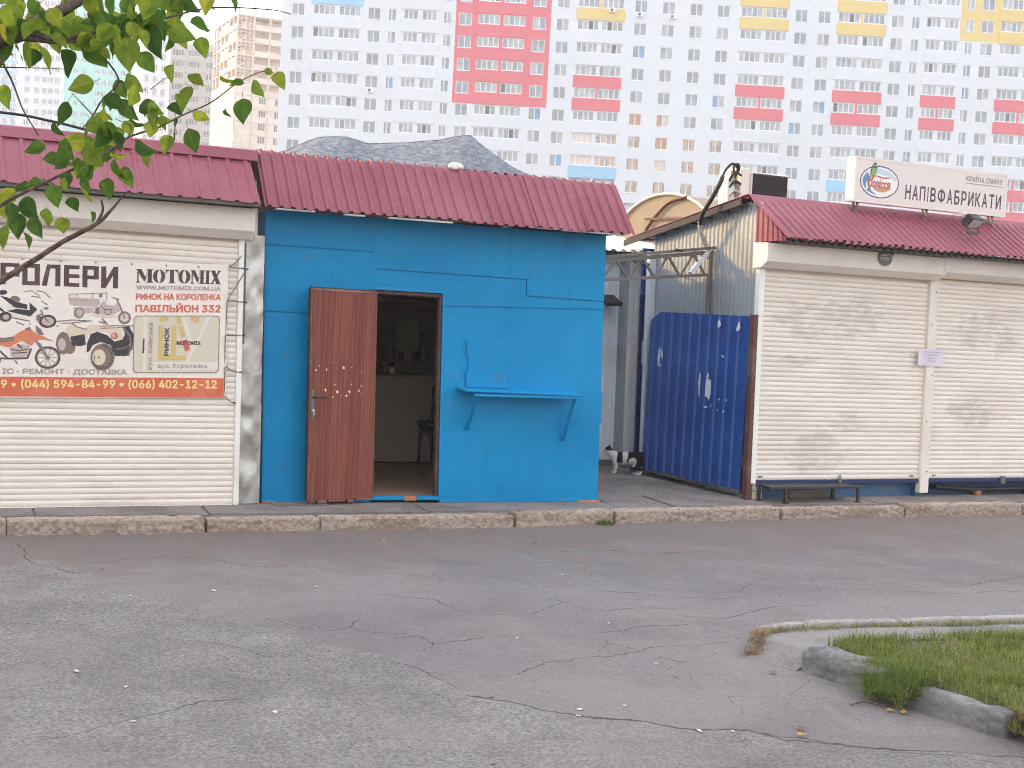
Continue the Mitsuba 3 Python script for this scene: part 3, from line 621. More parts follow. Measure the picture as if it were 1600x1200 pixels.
lump('hanging_rail', 'dark rail spanning the kiosk interior under its ceiling', 'rail', bar((0.04, 2.0, 1.955), (3.2, 2.0, 1.955), 0.035), 'steel', BK)
cu = put('cup', cat(tube([(1.93, 2.55, 1.1455), (1.93, 2.55, 1.215)], [0.028, 0.036], 14)), 'white_metal', BK, smooth=50); labels[cu] = {'label': 'small pale cup standing on the dark counter', 'category': 'cup'}
bxk = lump('tray', 'low dark tray on the counter beside the cup', 'tray', cbx(1.60, 1.83, 2.5, 2.72, 1.1455, 1.215, 0.004), 'black_metal', BK)
sf = thing('shelf_rack', 'dark back shelving with jars behind the counter', 'shelf')
for z in (1.25, 1.55, 1.85): part(sf, 'shelf_board', bx(0.5, 2.9, 3.05, 3.25, z, z + 0.02), 'inside_floor', BK)
for x in (0.5, 1.3, 2.1, 2.88): part(sf, 'upright', bx(x, x + 0.02, 3.05, 3.25, 0.8, 1.2495), 'inside_floor', BK)
for i in range(9):
    lump('jar', 'small jar on the dark back shelf inside the kiosk', 'jar', tube([(1.5 + 0.13 * i, 3.12, 1.2705), (1.5 + 0.13 * i, 3.12, 1.36 + 0.02 * (i % 3)), (1.5 + 0.13 * i, 3.12, 1.40 + 0.02 * (i % 3))], [0.035, 0.035, 0.02], 10), ('lamp_glass', 'rusty_brown', 'poster_print')[i % 3], BK, smooth=50, group='jars on the back shelf in the blue kiosk')
ch = thing('chair', 'black chair standing inside the doorway by the counter', 'chair')
part(ch, 'seat', cbx(2.17, 2.58, 1.96, 2.38, 0.585, 0.655, 0.025), 'black_metal', BK, smooth=40)
v, f = cbx(2.22, 2.60, 2.0, 2.05, 0.76, 1.06, 0.02); part(ch, 'backrest', (v + np.array([0, -0.04, 0]) * (v[:, 2:3] - 0.7), f), 'black_metal', BK, smooth=40)
for x in (2.22, 2.56):
    part(ch, 'leg', tube([(x, 2.36, 0.60), (x, 2.42, 0.167)], 0.018), 'black_metal', BK, smooth=50)
    part(ch, 'leg', tube([(x, 1.985, 0.85), (x, 2.01, 0.60), (x, 1.95, 0.167)], 0.018), 'black_metal', BK, smooth=50)
# ------------------------------------------------------------------ kiosk with the rooftop sign
rk = thing('shutter_kiosk', 'cream kiosk with two roller shutters and a maroon roof carrying the long sign box', 'kiosk')
WR = 4.7
part(rk, 'wall', cat(bx(0.03, WR, 0.03, 0.07, 0.30, 2.72), bx(WR - 0.05, WR, 0.07, 2.08, PAVE, 2.75), bx(0.03, WR, 2.04, 2.08, PAVE, 2.70), bx(0.02, 0.035, 0.07, 2.08, PAVE, 2.74)), 'cream_metal', RK)
sg = f'{rk}__shutter'
kiosk_slats(sg, RK, 0.008, 2.186, 0.318, 2.47, 0.0505, 'cream_smudged')
part(sg, 'bottom_bar', cbx(0.008, 2.186, -0.02, 0.006, 0.276, 0.3165, 0.003), 'navy_dark', RK)
part(sg, 'padlock', cat(cbx(1.07, 1.115, -0.045, -0.0205, 0.285, 0.335, 0.004), tube([(1.08, -0.03, 0.335), (1.08, -0.03, 0.365), (1.105, -0.03, 0.365), (1.105, -0.03, 0.335)], 0.005)), 'steel', RK)
for x in (0.05, 2.06): part(sg, 'rivet_plate', cbx(x, x + 0.055, -0.022, -0.0145, 0.345, 0.36, 0.002), 'steel', RK)
sg2 = f'{rk}__shutter_001'
kiosk_slats(sg2, RK, 2.312, 4.58, 0.322, 2.50, 0.0505, 'cream_smudged')
part(sg2, 'bottom_bar', cbx(2.312, 4.58, -0.02, 0.006, 0.280, 0.3205, 0.003), 'navy_dark', RK)
part(sg2, 'padlock', cbx(3.38, 3.44, -0.05, -0.0205, 0.255, 0.345, 0.005), 'steel', RK)
part(sg2, 'rivet_plate', cbx(2.38, 2.43, -0.022, -0.0145, 0.348, 0.363, 0.002), 'steel', RK)
part(rk, 'guide_rail', cbx(-0.062, 0.005, -0.045, 0.03, 0.285, 2.47, 0.004), 'white_metal', RK)
dv = part(rk, 'guide_rail', cbx(2.189, 2.309, -0.045, 0.03, 0.165, 2.50, 0.004), 'cream_metal', RK)
sc_ = [tube([(2.25 + 0.02 * (-1) ** i, -0.0455, z), (2.25 + 0.02 * (-1) ** i, -0.049, z)], 0.008, 8) for i, z in enumerate((0.4, 0.95, 1.45, 2.0, 2.35))]
k = part(dv, 'screw', cat(*sc_), 'steel', RK); labels[k] = {'kind': 'stuff', 'label': 'small screw heads in the rail'}
housing(rk, RK, -0.10, 2.232, 2.535, 2.715, -0.20, 2.472, -0.10)
housing(rk, RK, 2.236, 4.66, 2.565, 2.745, -0.205, 2.505, -0.10)
part(rk, 'plinth', bx(0.12, 2.2, 0.10, 0.14, 0.11, 0.30), 'teal_plinth', RK)
part(rk, 'plinth', bx(2.3, WR, 0.12, 0.16, 0.11, 0.30), 'navy_dark', RK)
part(rk, 'plinth_post', cbx(2.19, 2.30, 0.02, 0.10, 0.11, 0.28), 'teal_plinth', RK)
part(rk, 'plinth_fill', cbx(0.52, 1.05, 0.06, 0.097, 0.115, 0.27, 0.01), 'slab', RK)
for z in (0.118, 0.203): part(rk, 'brick', cbx(-0.02, 0.10, -0.03, 0.22, z, z + 0.08, 0.006), 'brick_paint', RK)
for x in (0.06, 0.16): part(rk, 'brick', cbx(2.62 + x * 8, 2.70 + x * 8, 0.04, 0.11, 0.118, 0.19, 0.006), 'brick_red', RK)
part(rk, 'gutter_pipe', tube([(2.5, 0.05, 0.22), (3.1, 0.06, 0.18), (4.6, 0.05, 0.19)], 0.025), 'black_rubber', RK, smooth=50)
# corrugated side wall: x runs towards the viewer, -y is the passage side
side = Frame(*RK.pt(0, 0)[:2], RK.deg - 90)
side.rack = 0.0
LEAN = lambda z: -0.022 * (z - 0.12)      # the wall leans out with the rest of the kiosk
def side_top(x):
    z = np.where(x > -0.2, 3.13, 3.15 - (-x - 0.2) * 0.163)
    return -0.012 + LEAN(z), z
part(rk, 'side_cladding', sheet(wave(-2.06, -0.02, 0.076, 0.016, 8), (-0.012, 0.13), side_top, (-1, 0), 8, rough=0.008, seed=4), 'zinc_wave', side, smooth=40)
part(rk, 'side_cladding', sheet(wave(-2.05, -1.2, 0.076, 0.016, 8), (-0.0145 + LEAN(1.28), 1.28), (-0.0145 + LEAN(2.62), 2.62), (-1, 0), 4, rough=0.008, seed=9), 'zinc_wave', side, smooth=40)
vf = cbx(-0.035, 0.004, -0.036, -0.013, 0.31, 2.72, 0.003); vv_ = vf[0].copy(); vv_[:, 1] += LEAN(vv_[:, 2]); part(rk, 'corner_flashing', (vv_, vf[1]), 'white_metal', side)
for zz in (2.0, 2.55): part(rk, 'side_batten', cbx(-2.05, -0.04, LEAN(zz), LEAN(zz) + 0.02, zz, zz + 0.04), 'steel', side)
rr = f'{rk}__roof'
nrr = np.array([-0.55, 0.83])
cutx = [-0.06, 0.92, 1.86, 2.85, 3.8, 4.85]
for i, (a, b) in enumerate(zip(cutx[:-1], cutx[1:])):
    part(rr, 'sheet', sheet(trap(a - 0.03 * (i > 0), b, 0.096, 0.018, 0.22, 0.15), (0.2, 3.20 + 0.004 * (i % 2)), (-0.455, 2.765 + 0.006 * (i % 2)), nrr, 8, rough=0.012, seed=i * 3 + 40, ends=0.045), 'maroon_sheet', RK)
part(rr, 'back_sheet', sheet(trap(-0.17, 4.85, 0.096, 0.018, 0.22, 0.15), (0.215, 3.175), (2.50, 2.80), (0.16, 0.987), 2), 'maroon_sheet', RK)
part(rr, 'ridge_cap', prism([(0.075, 3.118), (0.17, 3.215), (0.21, 3.222), (0.36, 3.195), (0.36, 3.19), (0.21, 3.215), (0.175, 3.207), (0.08, 3.112)], -0.075, 4.88), 'maroon_sheet', RK)
part(rr, 'gable_sheet', sheet(trap(-0.115, 0.40, 0.085, 0.014, 0.2, 0.15), (-0.085, 2.735), lambda x: (np.full_like(x, -0.095), 3.105 - np.maximum(0, x + 0.085) * 0.70), (-1, 0), 1), 'maroon_sheet', side)
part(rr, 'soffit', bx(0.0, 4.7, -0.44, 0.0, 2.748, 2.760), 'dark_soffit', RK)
k = part(rr, 'soffit_sheet', sheet(trap(0.02, 4.7, 0.096, 0.02, 0.3, 0.1), (-0.40, 2.742), (-0.19, 2.738), (0, -1), 1), 'steel', RK)
part(rr, 'eave_underlay', sheet(wave(-0.02, 4.8, 0.096, 0.016, 6), (-0.36, 2.80), (-0.47, 2.752), (-0.4, 0.9), 2, ends=0.3, seed=77), 'maroon_sheet', RK)
for k in range(7):
    y0 = 0.25 + 0.31 * k
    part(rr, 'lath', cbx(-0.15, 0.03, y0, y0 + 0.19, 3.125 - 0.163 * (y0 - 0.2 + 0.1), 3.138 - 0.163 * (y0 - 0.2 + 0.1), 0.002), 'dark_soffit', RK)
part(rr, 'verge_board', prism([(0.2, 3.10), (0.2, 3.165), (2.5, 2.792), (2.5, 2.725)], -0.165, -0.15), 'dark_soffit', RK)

# sign box on the roof
sb = thing('sign_box', 'long cream light box with dark lettering and an oval emblem on the roof ridge', 'sign')
mat('sign_face', grime((0.70, 0.625, 0.585), (0.60, 0.53, 0.49), 1.0, 0.5, 0.04), 0.35)
mat('sign_ink', (0.085, 0.055, 0.07), 0.5)
SG = Frame(*RK.pt(1.112, 0.0, 3.5)[:2], RK.deg)
SG.o[2] = -0.052
part(sb, 'case', cbx(0.0, 2.14, 0.004, 0.135, 3.287, 3.752, 0.006), 'white_metal', SG)
part(sb, 'face', bx(0.02, 2.12, -0.002, 0.0038, 3.305, 3.735), 'sign_face', SG)
part(sb, 'frame', cat(bx(-0.002, 2.142, -0.006, 0.003, 3.735, 3.755), bx(-0.002, 2.142, -0.006, 0.003, 3.284, 3.304), bx(-0.002, 0.019, -0.006, 0.003, 3.3042, 3.7348), bx(2.121, 2.142, -0.006, 0.003, 3.3042, 3.7348)), 'cream_metal', SG)
for x in (0.10, 1.05, 2.0): part(sb, 'foot', cat(bar((x, 0.05, 3.20), (x, 0.05, 3.288), 0.02), bar((x, 0.11, 3.20), (x, 0.11, 3.288), 0.02)), 'steel', SG)
LT = f'{sb}__lettering'
adv = {'І': 0.45, 'Ф': 1.35}; ws = [adv.get(c, 1.0) for c in 'НАПІВФАБРИКАТИ']; un = 1.40 / sum(ws); gl = []; x_ = 0.68
for c, w_ in zip('НАПІВФАБРИКАТИ', ws):
    g_ = un * w_; gl.append(bx(x_ + 0.32 * g_, x_ + 0.62 * g_, -0.0036, -0.0022, 3.365, 3.520) if c == 'І' else text_shape(c, x_ + (0.10 if c != 'І' else 0.22) * g_, x_ + (0.86 if c != 'І' else 0.68) * g_, 3.365, 3.520, -0.0022, 0.0014, True)); x_ += g_
part(LT, 'main_line', cat(*gl), 'sign_ink', SG, label='main line reading НАПІВФАБРИКАТИ')
part(LT, 'upper_line', text_shape('КРАЇНА СМАКУ', 1.535, 2.07, 3.632, 3.705, -0.0022, 0.0014), 'sign_ink', SG, label='upper line reading КРАЇНА СМАКУ')
part(LT, 'underline', bx(1.535, 2.07, -0.0036, -0.0022, 3.606, 3.612), 'sign_ink', SG)
EM = f'{sb}__emblem'
mat('emblem_navy', (0.07, 0.09, 0.17), 0.5); mat('emblem_blue', (0.10, 0.25, 0.42), 0.5); mat('emblem_pale', (0.50, 0.60, 0.66), 0.5)
mat('emblem_white', (0.78, 0.75, 0.72), 0.5); mat('emblem_red', (0.50, 0.085, 0.055), 0.5); mat('emblem_tan', (0.50, 0.30, 0.16), 0.5); mat('emblem_green', (0.22, 0.36, 0.12), 0.5); mat('emblem_dark', (0.05, 0.09, 0.05), 0.5)
ell = lambda cx, cz, rx, rz: affinity.scale(Point(cx, cz).buffer(1, 32), rx, rz)
ex, ez = 0.335, 3.512
part(EM, 'rim', extrude(ell(ex, ez, 0.262, 0.170).difference(ell(ex, ez, 0.250, 0.158)), 0.0012, -0.0034), 'emblem_navy', SG)
part(EM, 'ground', extrude(ell(ex, ez, 0.244, 0.152), 0.0010, -0.0032), 'emblem_white', SG)
inner = ell(ex, ez, 0.228, 0.138)
blue_l = inner.intersection(Polygon([(0.0, 3.3), (0.0, 3.75), (0.30, 3.75), (0.22, 3.62), (0.26, 3.55), (0.19, 3.49), (0.22, 3.42), (0.30, 3.38), (0.16, 3.3)]))
part(EM, 'water', extrude(blue_l, 0.0010, -0.0044), 'emblem_blue', SG)
part(EM, 'sky', extrude(inner.difference(blue_l).intersection(Polygon([(0.28, 3.75), (0.25, 3.60), (0.42, 3.585), (0.56, 3.53), (0.62, 3.75)])), 0.0010, -0.0044), 'emblem_pale', SG)
part(EM, 'stream', extrude(Polygon([(0.17, 3.645), (0.21, 3.60), (0.23, 3.54), (0.18, 3.50), (0.19, 3.44), (0.16, 3.41), (0.15, 3.49), (0.20, 3.55), (0.17, 3.60)]), 0.0010, -0.0056), 'emblem_white', SG)
part(EM, 'plate', extrude(Polygon([(0.24, 3.45), (0.30, 3.415), (0.38, 3.405), (0.46, 3.43), (0.50, 3.47), (0.42, 3.455), (0.33, 3.455)]), 0.0010, -0.0056), 'emblem_tan', SG)
part(EM, 'dark_streak', extrude(Polygon([(0.145, 3.40), (0.185, 3.43), (0.20, 3.465), (0.225, 3.48), (0.19, 3.42)]), 0.0010, -0.0068), 'emblem_navy', SG)
part(EM, 'leaf', extrude(Polygon([(0.185, 3.545), (0.21, 3.60), (0.235, 3.66), (0.27, 3.685), (0.295, 3.64), (0.275, 3.585), (0.245, 3.555)]), 0.0010, -0.0056), 'emblem_green', SG)
part(EM, 'leaf_outline', extrude(LineString([(0.20, 3.575), (0.215, 3.64), (0.25, 3.705), (0.272, 3.70), (0.25, 3.655), (0.29, 3.66)]).buffer(0.006), 0.0010, -0.0068), 'emblem_dark', SG)
v, f = text_shape('Полісся', 0.185, 0.475, 3.452, 3.545, -0.0070, 0.0012, True)
v = v.copy(); v[:, 0] += (v[:, 2] - 3.49) * 0.12; v[:, 2] -= 0.02 * (v[:, 0] - 0.2)
part(EM, 'script', (v, f), 'emblem_red', SG, label='red script name across the emblem')
part(EM, 'flourish', extrude(LineString([(0.185, 3.53), (0.215, 3.566), (0.30, 3.572), (0.38, 3.556), (0.46, 3.565)]).buffer(0.006), 0.0010, -0.0070), 'emblem_red', SG)
part(EM, 'flourish', extrude(LineString([(0.18, 3.52), (0.175, 3.47), (0.21, 3.44)]).buffer(0.007), 0.0010, -0.0070), 'emblem_red', SG)

# floodlight, round lamp, paper, bench
fl_ = thing('floodlight', 'black floodlight clamped to the maroon roof below the sign', 'lamp')
FL = Frame(*RK.pt(2.22, -0.36)[:2], RK.deg + 14)
hd = trimesh.creation.box((0.20, 0.065, 0.15)); 
def tilt(m, ang, c):
    v, f = m; v = np.asarray(v) - c; s, co = math.sin(ang), math.cos(ang)
    return np.stack([v[:, 0], co * v[:, 1] - s * v[:, 2], s * v[:, 1] + co * v[:, 2]], 1) + c, f
c0 = np.array([0.16, -0.02, 3.105])
part(fl_, 'housing', tilt(cbx(0.05, 0.27, -0.05, 0.02, 3.035, 3.175, 0.012), 0.75, c0), 'black_metal', FL)
part(fl_, 'glass', tilt(bx(0.068, 0.252, -0.0535, -0.0505, 3.053, 3.157), 0.75, c0), 'lamp_glass', FL)
fins = [tilt(bx(0.06 + 0.02 * i, 0.066 + 0.02 * i, 0.0205, 0.045, 3.05, 3.16), 0.75, c0) for i in range(10)]
k = part(fl_, 'cooling_fin', cat(*fins), 'black_metal', FL); labels[k] = {'kind': 'stuff', 'label': 'cooling fins on the back of the lamp'}
part(fl_, 'bracket', cat(bar((0.04, -0.01, 3.10), (0.03, -0.05, 2.985), 0.012, 0.03), bar((0.28, -0.01, 3.10), (0.22, -0.05, 2.985), 0.012, 0.03), bar((0.03, -0.05, 2.985), (0.22, -0.05, 2.985), 0.014, 0.03)), 'black_metal', FL)
part(fl_, 'mount', cat(bar((0.14, 0.04, 3.19), (0.20, 0.25, 3.205), 0.06, 0.02), bar((0.16, 0.03, 3.13), (0.16, 0.10, 3.20), 0.03)), 'cream_metal', FL)
rl = thing('round_lamp', 'small round bulkhead lamp under the maroon eave', 'lamp')
a = np.linspace(0, math.pi / 2, 7)
RL = Frame(*RK.pt(1.335, -0.2)[:2], RK.deg)
disk = trimesh.creation.revolve(np.array([[0, 0.06]] + [[0.085 * math.sin(t), 0.06 * math.cos(t)] for t in a[1:]] + [[0, 0]]), sections=20)
dv_ = np.array(disk.vertices); part(rl, 'glass', (np.stack([dv_[:, 0], -dv_[:, 2] - 0.014, 2.672 + dv_[:, 1] * 0.62], 1), np.array(disk.faces)), 'lamp_glass', RL, smooth=50)
part(rl, 'base', tube([(0, -0.005, 2.672), (0, -0.016, 2.672)], 0.095, 20), 'steel', RL, smooth=40)
part(rl, 'guard', cat(*[tube([(0.09 * math.cos(t), -0.018, 2.672 + 0.055 * math.sin(t)), (0.055 * math.cos(t), -0.07, 2.672 + 0.034 * math.sin(t)), (0, -0.08, 2.672)], 0.004, 5) for t in np.linspace(0, 2 * math.pi, 6, endpoint=False)]), 'steel', RL)
part(rl, 'neck', bar((0.085, -0.005, 2.69), (0.12, 0.0, 2.74), 0.02), 'black_metal', RL)
pn = thing('paper_notice', 'lilac-white paper notice taped across the rail between the two shutters', 'notice')
PN = Frame(*RK.pt(2.055, -0.052, 1.6)[:2], RK.deg, 0)
X, Z = np.meshgrid(np.linspace(-0.01, 0.335, 12), np.linspace(1.555, 1.735, 7), indexing='ij'); Y = 0.012 * np.sin(X * 12) * (np.abs(X - 0.17) > 0.06) - 0.004
part(pn, 'sheet', (np.stack([X, Y - 0.006, Z + 0.02 * (X - 0.16) * 0.3], -1).reshape(-1, 3), grid_faces(12, 7)), 'lilac_paper', PN, smooth=True)
wr = []
for r_ in range(4):
    x = 0.05 + 0.02 * r_
    while x < 0.28 - 0.02 * r_:
        w = 0.012 + 0.02 * rng.random(); wr.append(bx(x, x + w, -0.0275, -0.0265, 1.70 - 0.033 * r_, 1.706 - 0.033 * r_ + 0.004 * rng.random())); x += w + 0.008
k = part(pn, 'handwriting', cat(*wr), 'pencil', PN); labels[k] = {'kind': 'stuff', 'label': 'faint illegible handwritten lines'}
for n, (bx0, ln, y0) in enumerate(((-0.01, 1.17, -0.36),)):
    bn = thing('step_bench', 'low black metal step standing before the shutter by the brown post', 'bench')
    part(bn, 'top', cat(cbx(0.0, 1.16, -0.30, -0.27, 0.262, 0.288, 0.003), cbx(0.0, 1.16, -0.08, -0.05, 0.262, 0.288, 0.003), cbx(0.03, 0.62, -0.268, -0.082, 0.268, 0.284, 0.003), cbx(0.64, 1.13, -0.268, -0.082, 0.266, 0.281, 0.003)), 'black_metal', RK)
    for x, y in ((0.035, -0.065), (0.20, -0.285), (0.98, -0.065), (1.13, -0.285)):
        part(bn, 'leg', cat(bar((x, y, 0.119), (x, y, 0.263), 0.028), bx(x - 0.03, x + 0.03, y - 0.03, y + 0.03, 0.116, 0.123)), 'black_metal', RK)
    part(bn, 'stretcher', bar((0.20, -0.27, 0.245), (0.98, -0.08, 0.245), 0.014), 'black_metal', RK)

# air conditioner with its hose on the roof
ac = thing('air_conditioner', 'old beige air conditioner with a dark grille on the kiosk roof', 'air conditioner')
AC = Frame(*RK.pt(0.05, 0.60)[:2], RK.deg)
part(ac, 'case', cbx(0.12, 0.60, 0.0, 0.42, 3.12, 3.50, 0.008), 'sign_face', AC)
part(ac, 'side_panel', cbx(0.0, 0.118, 0.02, 0.42, 3.10, 3.535, 0.008), 'cream_metal', AC)
gk = part(ac, 'grille', bx(0.135, 0.585, -0.004, -0.001, 3.14, 3.485), 'black_metal', AC)
for i in range(14): part(gk, 'louver', tilt(bx(0.14, 0.58, -0.010, -0.0075, 3.155 + 0.023 * i, 3.170 + 0.023 * i), 0.4, np.array([0.36, -0.009, 3.1625 + 0.023 * i])), 'black_metal', AC)
part(ac, 'compressor', cat(tube([(-0.07, 0.10, 3.10), (-0.07, 0.10, 3.36), (-0.07, 0.10, 3.40)], [0.06, 0.06, 0.035], 12), tube([(-0.03, 0.14, 3.36), (-0.03, 0.14, 3.50)], 0.035, 10)), 'galvanised', AC, smooth=50)
for z in (3.16, 3.26, 3.36, 3.45): part(ac, 'pipe', tube(curve([(0.0, 0.02, z), (-0.09, 0.0, z + 0.02), (-0.10, 0.08, z - 0.06), (-0.02, 0.03, z - 0.08)], 18), 0.012, 6), 'lamp_glass' if z < 3.3 else 'black_rubber', AC, smooth=60)
part(ac, 'foot', cat(bar((0.02, 0.05, 3.09), (0.58, 0.05, 3.09), 0.05), bar((0.02, 0.36, 3.04), (0.58, 0.36, 3.04), 0.05)), 'steel', AC)
hs = thing('cable_hose', 'black hose looping over the roof edge down to the grey post', 'hose')
P_ = [(0.05, 0.62, 3.42), (0.06, 0.60, 3.52), (-0.02, 0.58, 3.555), (-0.12, 0.56, 3.47), (-0.20, 0.52, 3.34), (-0.255, 0.60, 3.16), (-0.27, 0.72, 3.02), (-0.24, 0.80, 2.92)]
part(hs, 'black_section', tube(curve(P_, 40), [0.013] * 18 + [0.024] * (len(curve(P_, 40)) - 18), 8), 'black_rubber', RK, smooth=60)
P2 = [(-0.24, 0.80, 2.95), (-0.22, 0.82, 2.86), (-0.15, 0.84, 2.74), (-0.10, 0.85, 2.66), (-0.10, 0.85, 2.58)]
part(hs, 'wrapped_section', tube(curve(P2, 24), 0.026 + 0.004 * np.sin(np.arange(len(curve(P2, 24))) * 2.1), 8), 'lamp_glass', RK, smooth=60)
part(hs, 'loop', tube(curve([(0.03, 0.60, 3.44), (0.075, 0.59, 3.50), (0.05, 0.58, 3.56), (0.0, 0.58, 3.52), (0.02, 0.59, 3.45)], 24), 0.012, 7), 'black_rubber', RK, smooth=60)

# ------------------------------------------------------------------ passage
gp0, gp1 = RK.pt(-0.19, 1.86), RK.pt(-0.105, 0.06)
gate = Frame(gp0[0], gp0[1], math.degrees(math.atan2(gp1[1] - gp0[1], gp1[0] - gp0[0])))
GL = float(np.linalg.norm(gp1[:2] - gp0[:2]))
gt = thing('metal_gate', 'dark blue ribbed metal gate folded back against the passage wall', 'gate')
def gtop(x): return np.full_like(x, 0.0), np.where(x < 0.17, 1.84 + x / 0.17 * 0.14, 1.98)
xsg, hsg = trap(0, GL - 0.02, 0.168, 0.02, 0.34, 0.10); xsg = np.insert(xsg, 0, 0.0); hsg = np.insert(hsg, 0, 0.0)
part(gt, 'sheet', sheet((xsg, hsg), (0.0, 0.20), gtop, (-1, 0), 8, rough=0.012, seed=21), 'navy_sheet', gate)
part(gt, 'frame', cat(bar((0.02, 0.03, 0.16), (0.02, 0.03, 1.82), 0.03), bar((GL - 0.04, 0.03, 0.16), (GL - 0.04, 0.03, 1.95), 0.03), bar((0.02, 0.03, 0.27), (GL - 0.04, 0.03, 0.27), 0.03), bar((0.2, 0.03, 1.9), (GL - 0.04, 0.03, 1.9), 0.03)), 'navy_dark', gate)
part(gt, 'bottom_rail', bar((0.0, 0.008, 0.185), (GL - 0.02, 0.008, 0.185), 0.02, 0.03), 'steel', gate)
mat('torn_paper', grime((0.62, 0.64, 0.68), (0.35, 0.38, 0.45), 4.0, 0.7, 0.2), 0.85)
tp = []
def scrap(x, z, w, h, s):
    a = np.sort(rng.random(11)) * 2 * math.pi; r = 0.55 + 0.45 * rng.random(11)
    return extrude(Polygon(np.stack([x + w * r * np.cos(a), z + h * r * np.sin(a)], 1)).buffer(0), 0.0012, -0.0235)
for x, z, w, h in ((0.24, 1.48, 0.03, 0.13), (0.30, 1.52, 0.022, 0.09), (0.28, 1.38, 0.012, 0.03), (1.02, 1.22, 0.022, 0.17), (1.16, 1.20, 0.035, 0.18), (1.20, 1.18, 0.03, 0.15), (1.15, 1.0, 0.045, 0.012), (1.24, 1.02, 0.012, 0.02), (1.38, 1.10, 0.012, 0.02), (1.50, 1.10, 0.012, 0.016), (1.46, 0.98, 0.014, 0.02), (1.36, 0.98, 0.01, 0.014), (1.30, 1.88, 0.035, 0.07), (1.62, 1.88, 0.04, 0.07), (1.40, 1.55, 0.03, 0.014), (0.05, 1.08, 0.01, 0.014)):
    tp.append(scrap(x, z, w, h, 0))
k = part(gt, 'torn_paper', cat(*tp), 'torn_paper', gate); labels[k] = {'kind': 'stuff', 'label': 'white remnants of torn-off posters'}
for z in (0.45, 1.62): part(gt, 'hinge', tube([(GL + 0.0, 0.0, z), (GL + 0.0, 0.0, z + 0.12)], 0.016, 8), 'rusty_brown', gate, smooth=50)
lump('gate_post', 'rusty brown steel post between the blue gate and the cream shutter', 'post', cat(cbx(-0.118, -0.066, -0.06, 0.02, 0.10, 1.99, 0.004), bx(-0.122, -0.06, -0.064, 0.024, 1.9905, 1.996)), 'rusty_brown', RK)
gx = thing('post', 'grey steel post at the far edge of the blue gate', 'post')
part(gx, 'shaft', cbx(-0.115, -0.022, 1.98, 2.05, 0.10, 2.66, 0.004), 'grey_sheet', RK); part(gx, 'foot', cbx(-0.14, 0.0, 1.96, 2.07, 0.119, 0.128, 0.002), 'steel', RK)
bp = thing('steel_screen', 'tall narrow dark blue steel panel in the passage beside the grey post', 'screen')
part(bp, 'lower_sheet', cbx(-0.125, 0.04, 2.12, 2.16, 0.118, 2.18, 0.004), 'navy_dark', RK); part(bp, 'upper_sheet', cbx(-0.115, 0.04, 2.13, 2.16, 2.185, 2.70, 0.004), 'navy_sheet', RK)
lump('blue_flap', 'small bent blue sheet leaning at the foot of the panel behind the cat', 'sheet', tilt(cbx(-0.20, -0.05, 2.085, 2.09, 0.12, 0.33, 0.001), 0.0, np.array([-0.2, 2.02, 0.12])), 'teal_plinth', RK)
p1 = thing('paper_notice', 'long printed notice on the grey corrugated wall left of the blue panel', 'notice')
p2 = thing('paper_notice', 'short pale notice stuck on the tall blue panel', 'notice')
NB = Frame(*RK.pt(-0.46, 2.36)[:2], RK.deg)
def notice(key, fr, x0, x1, y, z0, z1, n):
    part(key, 'sheet', bx(x0, x1, y, y + 0.002, z0, z1), 'paper', fr)
    ln = []
    for i in range(n):
        z = z1 - (i + 1) * (z1 - z0) / (n + 1)
        ln.append(bx(x0 + 0.012, x0 + (x1 - x0) * (0.75 + 0.2 * rng.random()), y - 0.0012, y - 0.0004, z, z + 0.0055))
    k = part(key, 'print', cat(*ln), 'pencil', fr); labels[k] = {'kind': 'stuff', 'label': 'rows of small illegible print'}
notice(p2, RK, -0.09, 0.005, 2.116, 1.37, 1.64, 5)
bw = thing('corrugated_kiosk', 'pale grey corrugated metal kiosk deep in the passage behind the cat', 'kiosk')
part(bw, 'front_sheet', sheet(trap(-1.9, -0.12, 0.10, 0.014, 0.4, 0.08), (2.62, 0.20), (2.62, 2.62), (-1, 0), 6, rough=0.02, seed=31), 'grey_sheet', RK)
part(bw, 'front_sheet', sheet(trap(-0.09, 0.85, 0.10, 0.014, 0.4, 0.08), (2.50, 0.15), (2.50, 2.60), (-1, 0), 6, rough=0.02, seed=36), 'grey_sheet', RK)
part(bw, 'corner_post', cbx(-0.125, -0.085, 2.47, 2.66, 0.10, 2.60, 0.004), 'zinc_wave', RK)
part(bw, 'base', cat(cbx(-1.9, -0.13, 2.58, 2.70, 0.11, 0.19), cbx(-0.08, 0.8, 2.47, 2.60, 0.11, 0.145)), 'slab', RK)
part(bw, 'body', cat(bx(-1.9, 0.85, 2.72, 4.5, 0.10, 2.62)), 'steel', RK)
part(bw, 'roof_sheet', sheet(wave(-2.0, 0.92, 0.13, 0.03, 8), (2.36, 2.665), (4.6, 2.95), (0, 1), 2, rough=0.03, seed=3), 'grey_sheet', RK, smooth=40)
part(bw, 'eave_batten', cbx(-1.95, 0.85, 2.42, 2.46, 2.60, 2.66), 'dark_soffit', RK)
part(bw, 'lamp_hood', cat(prism([(2.35, 2.02), (2.55, 2.12), (2.55, 2.15), (2.33, 2.06)], -0.46, -0.24), bar((-0.35, 2.55, 2.13), (-0.35, 2.63, 2.13), 0.03)), 'black_metal', RK)
notice(p1, RK, -0.08, 0.09, 2.478, 1.19, 1.62, 11)
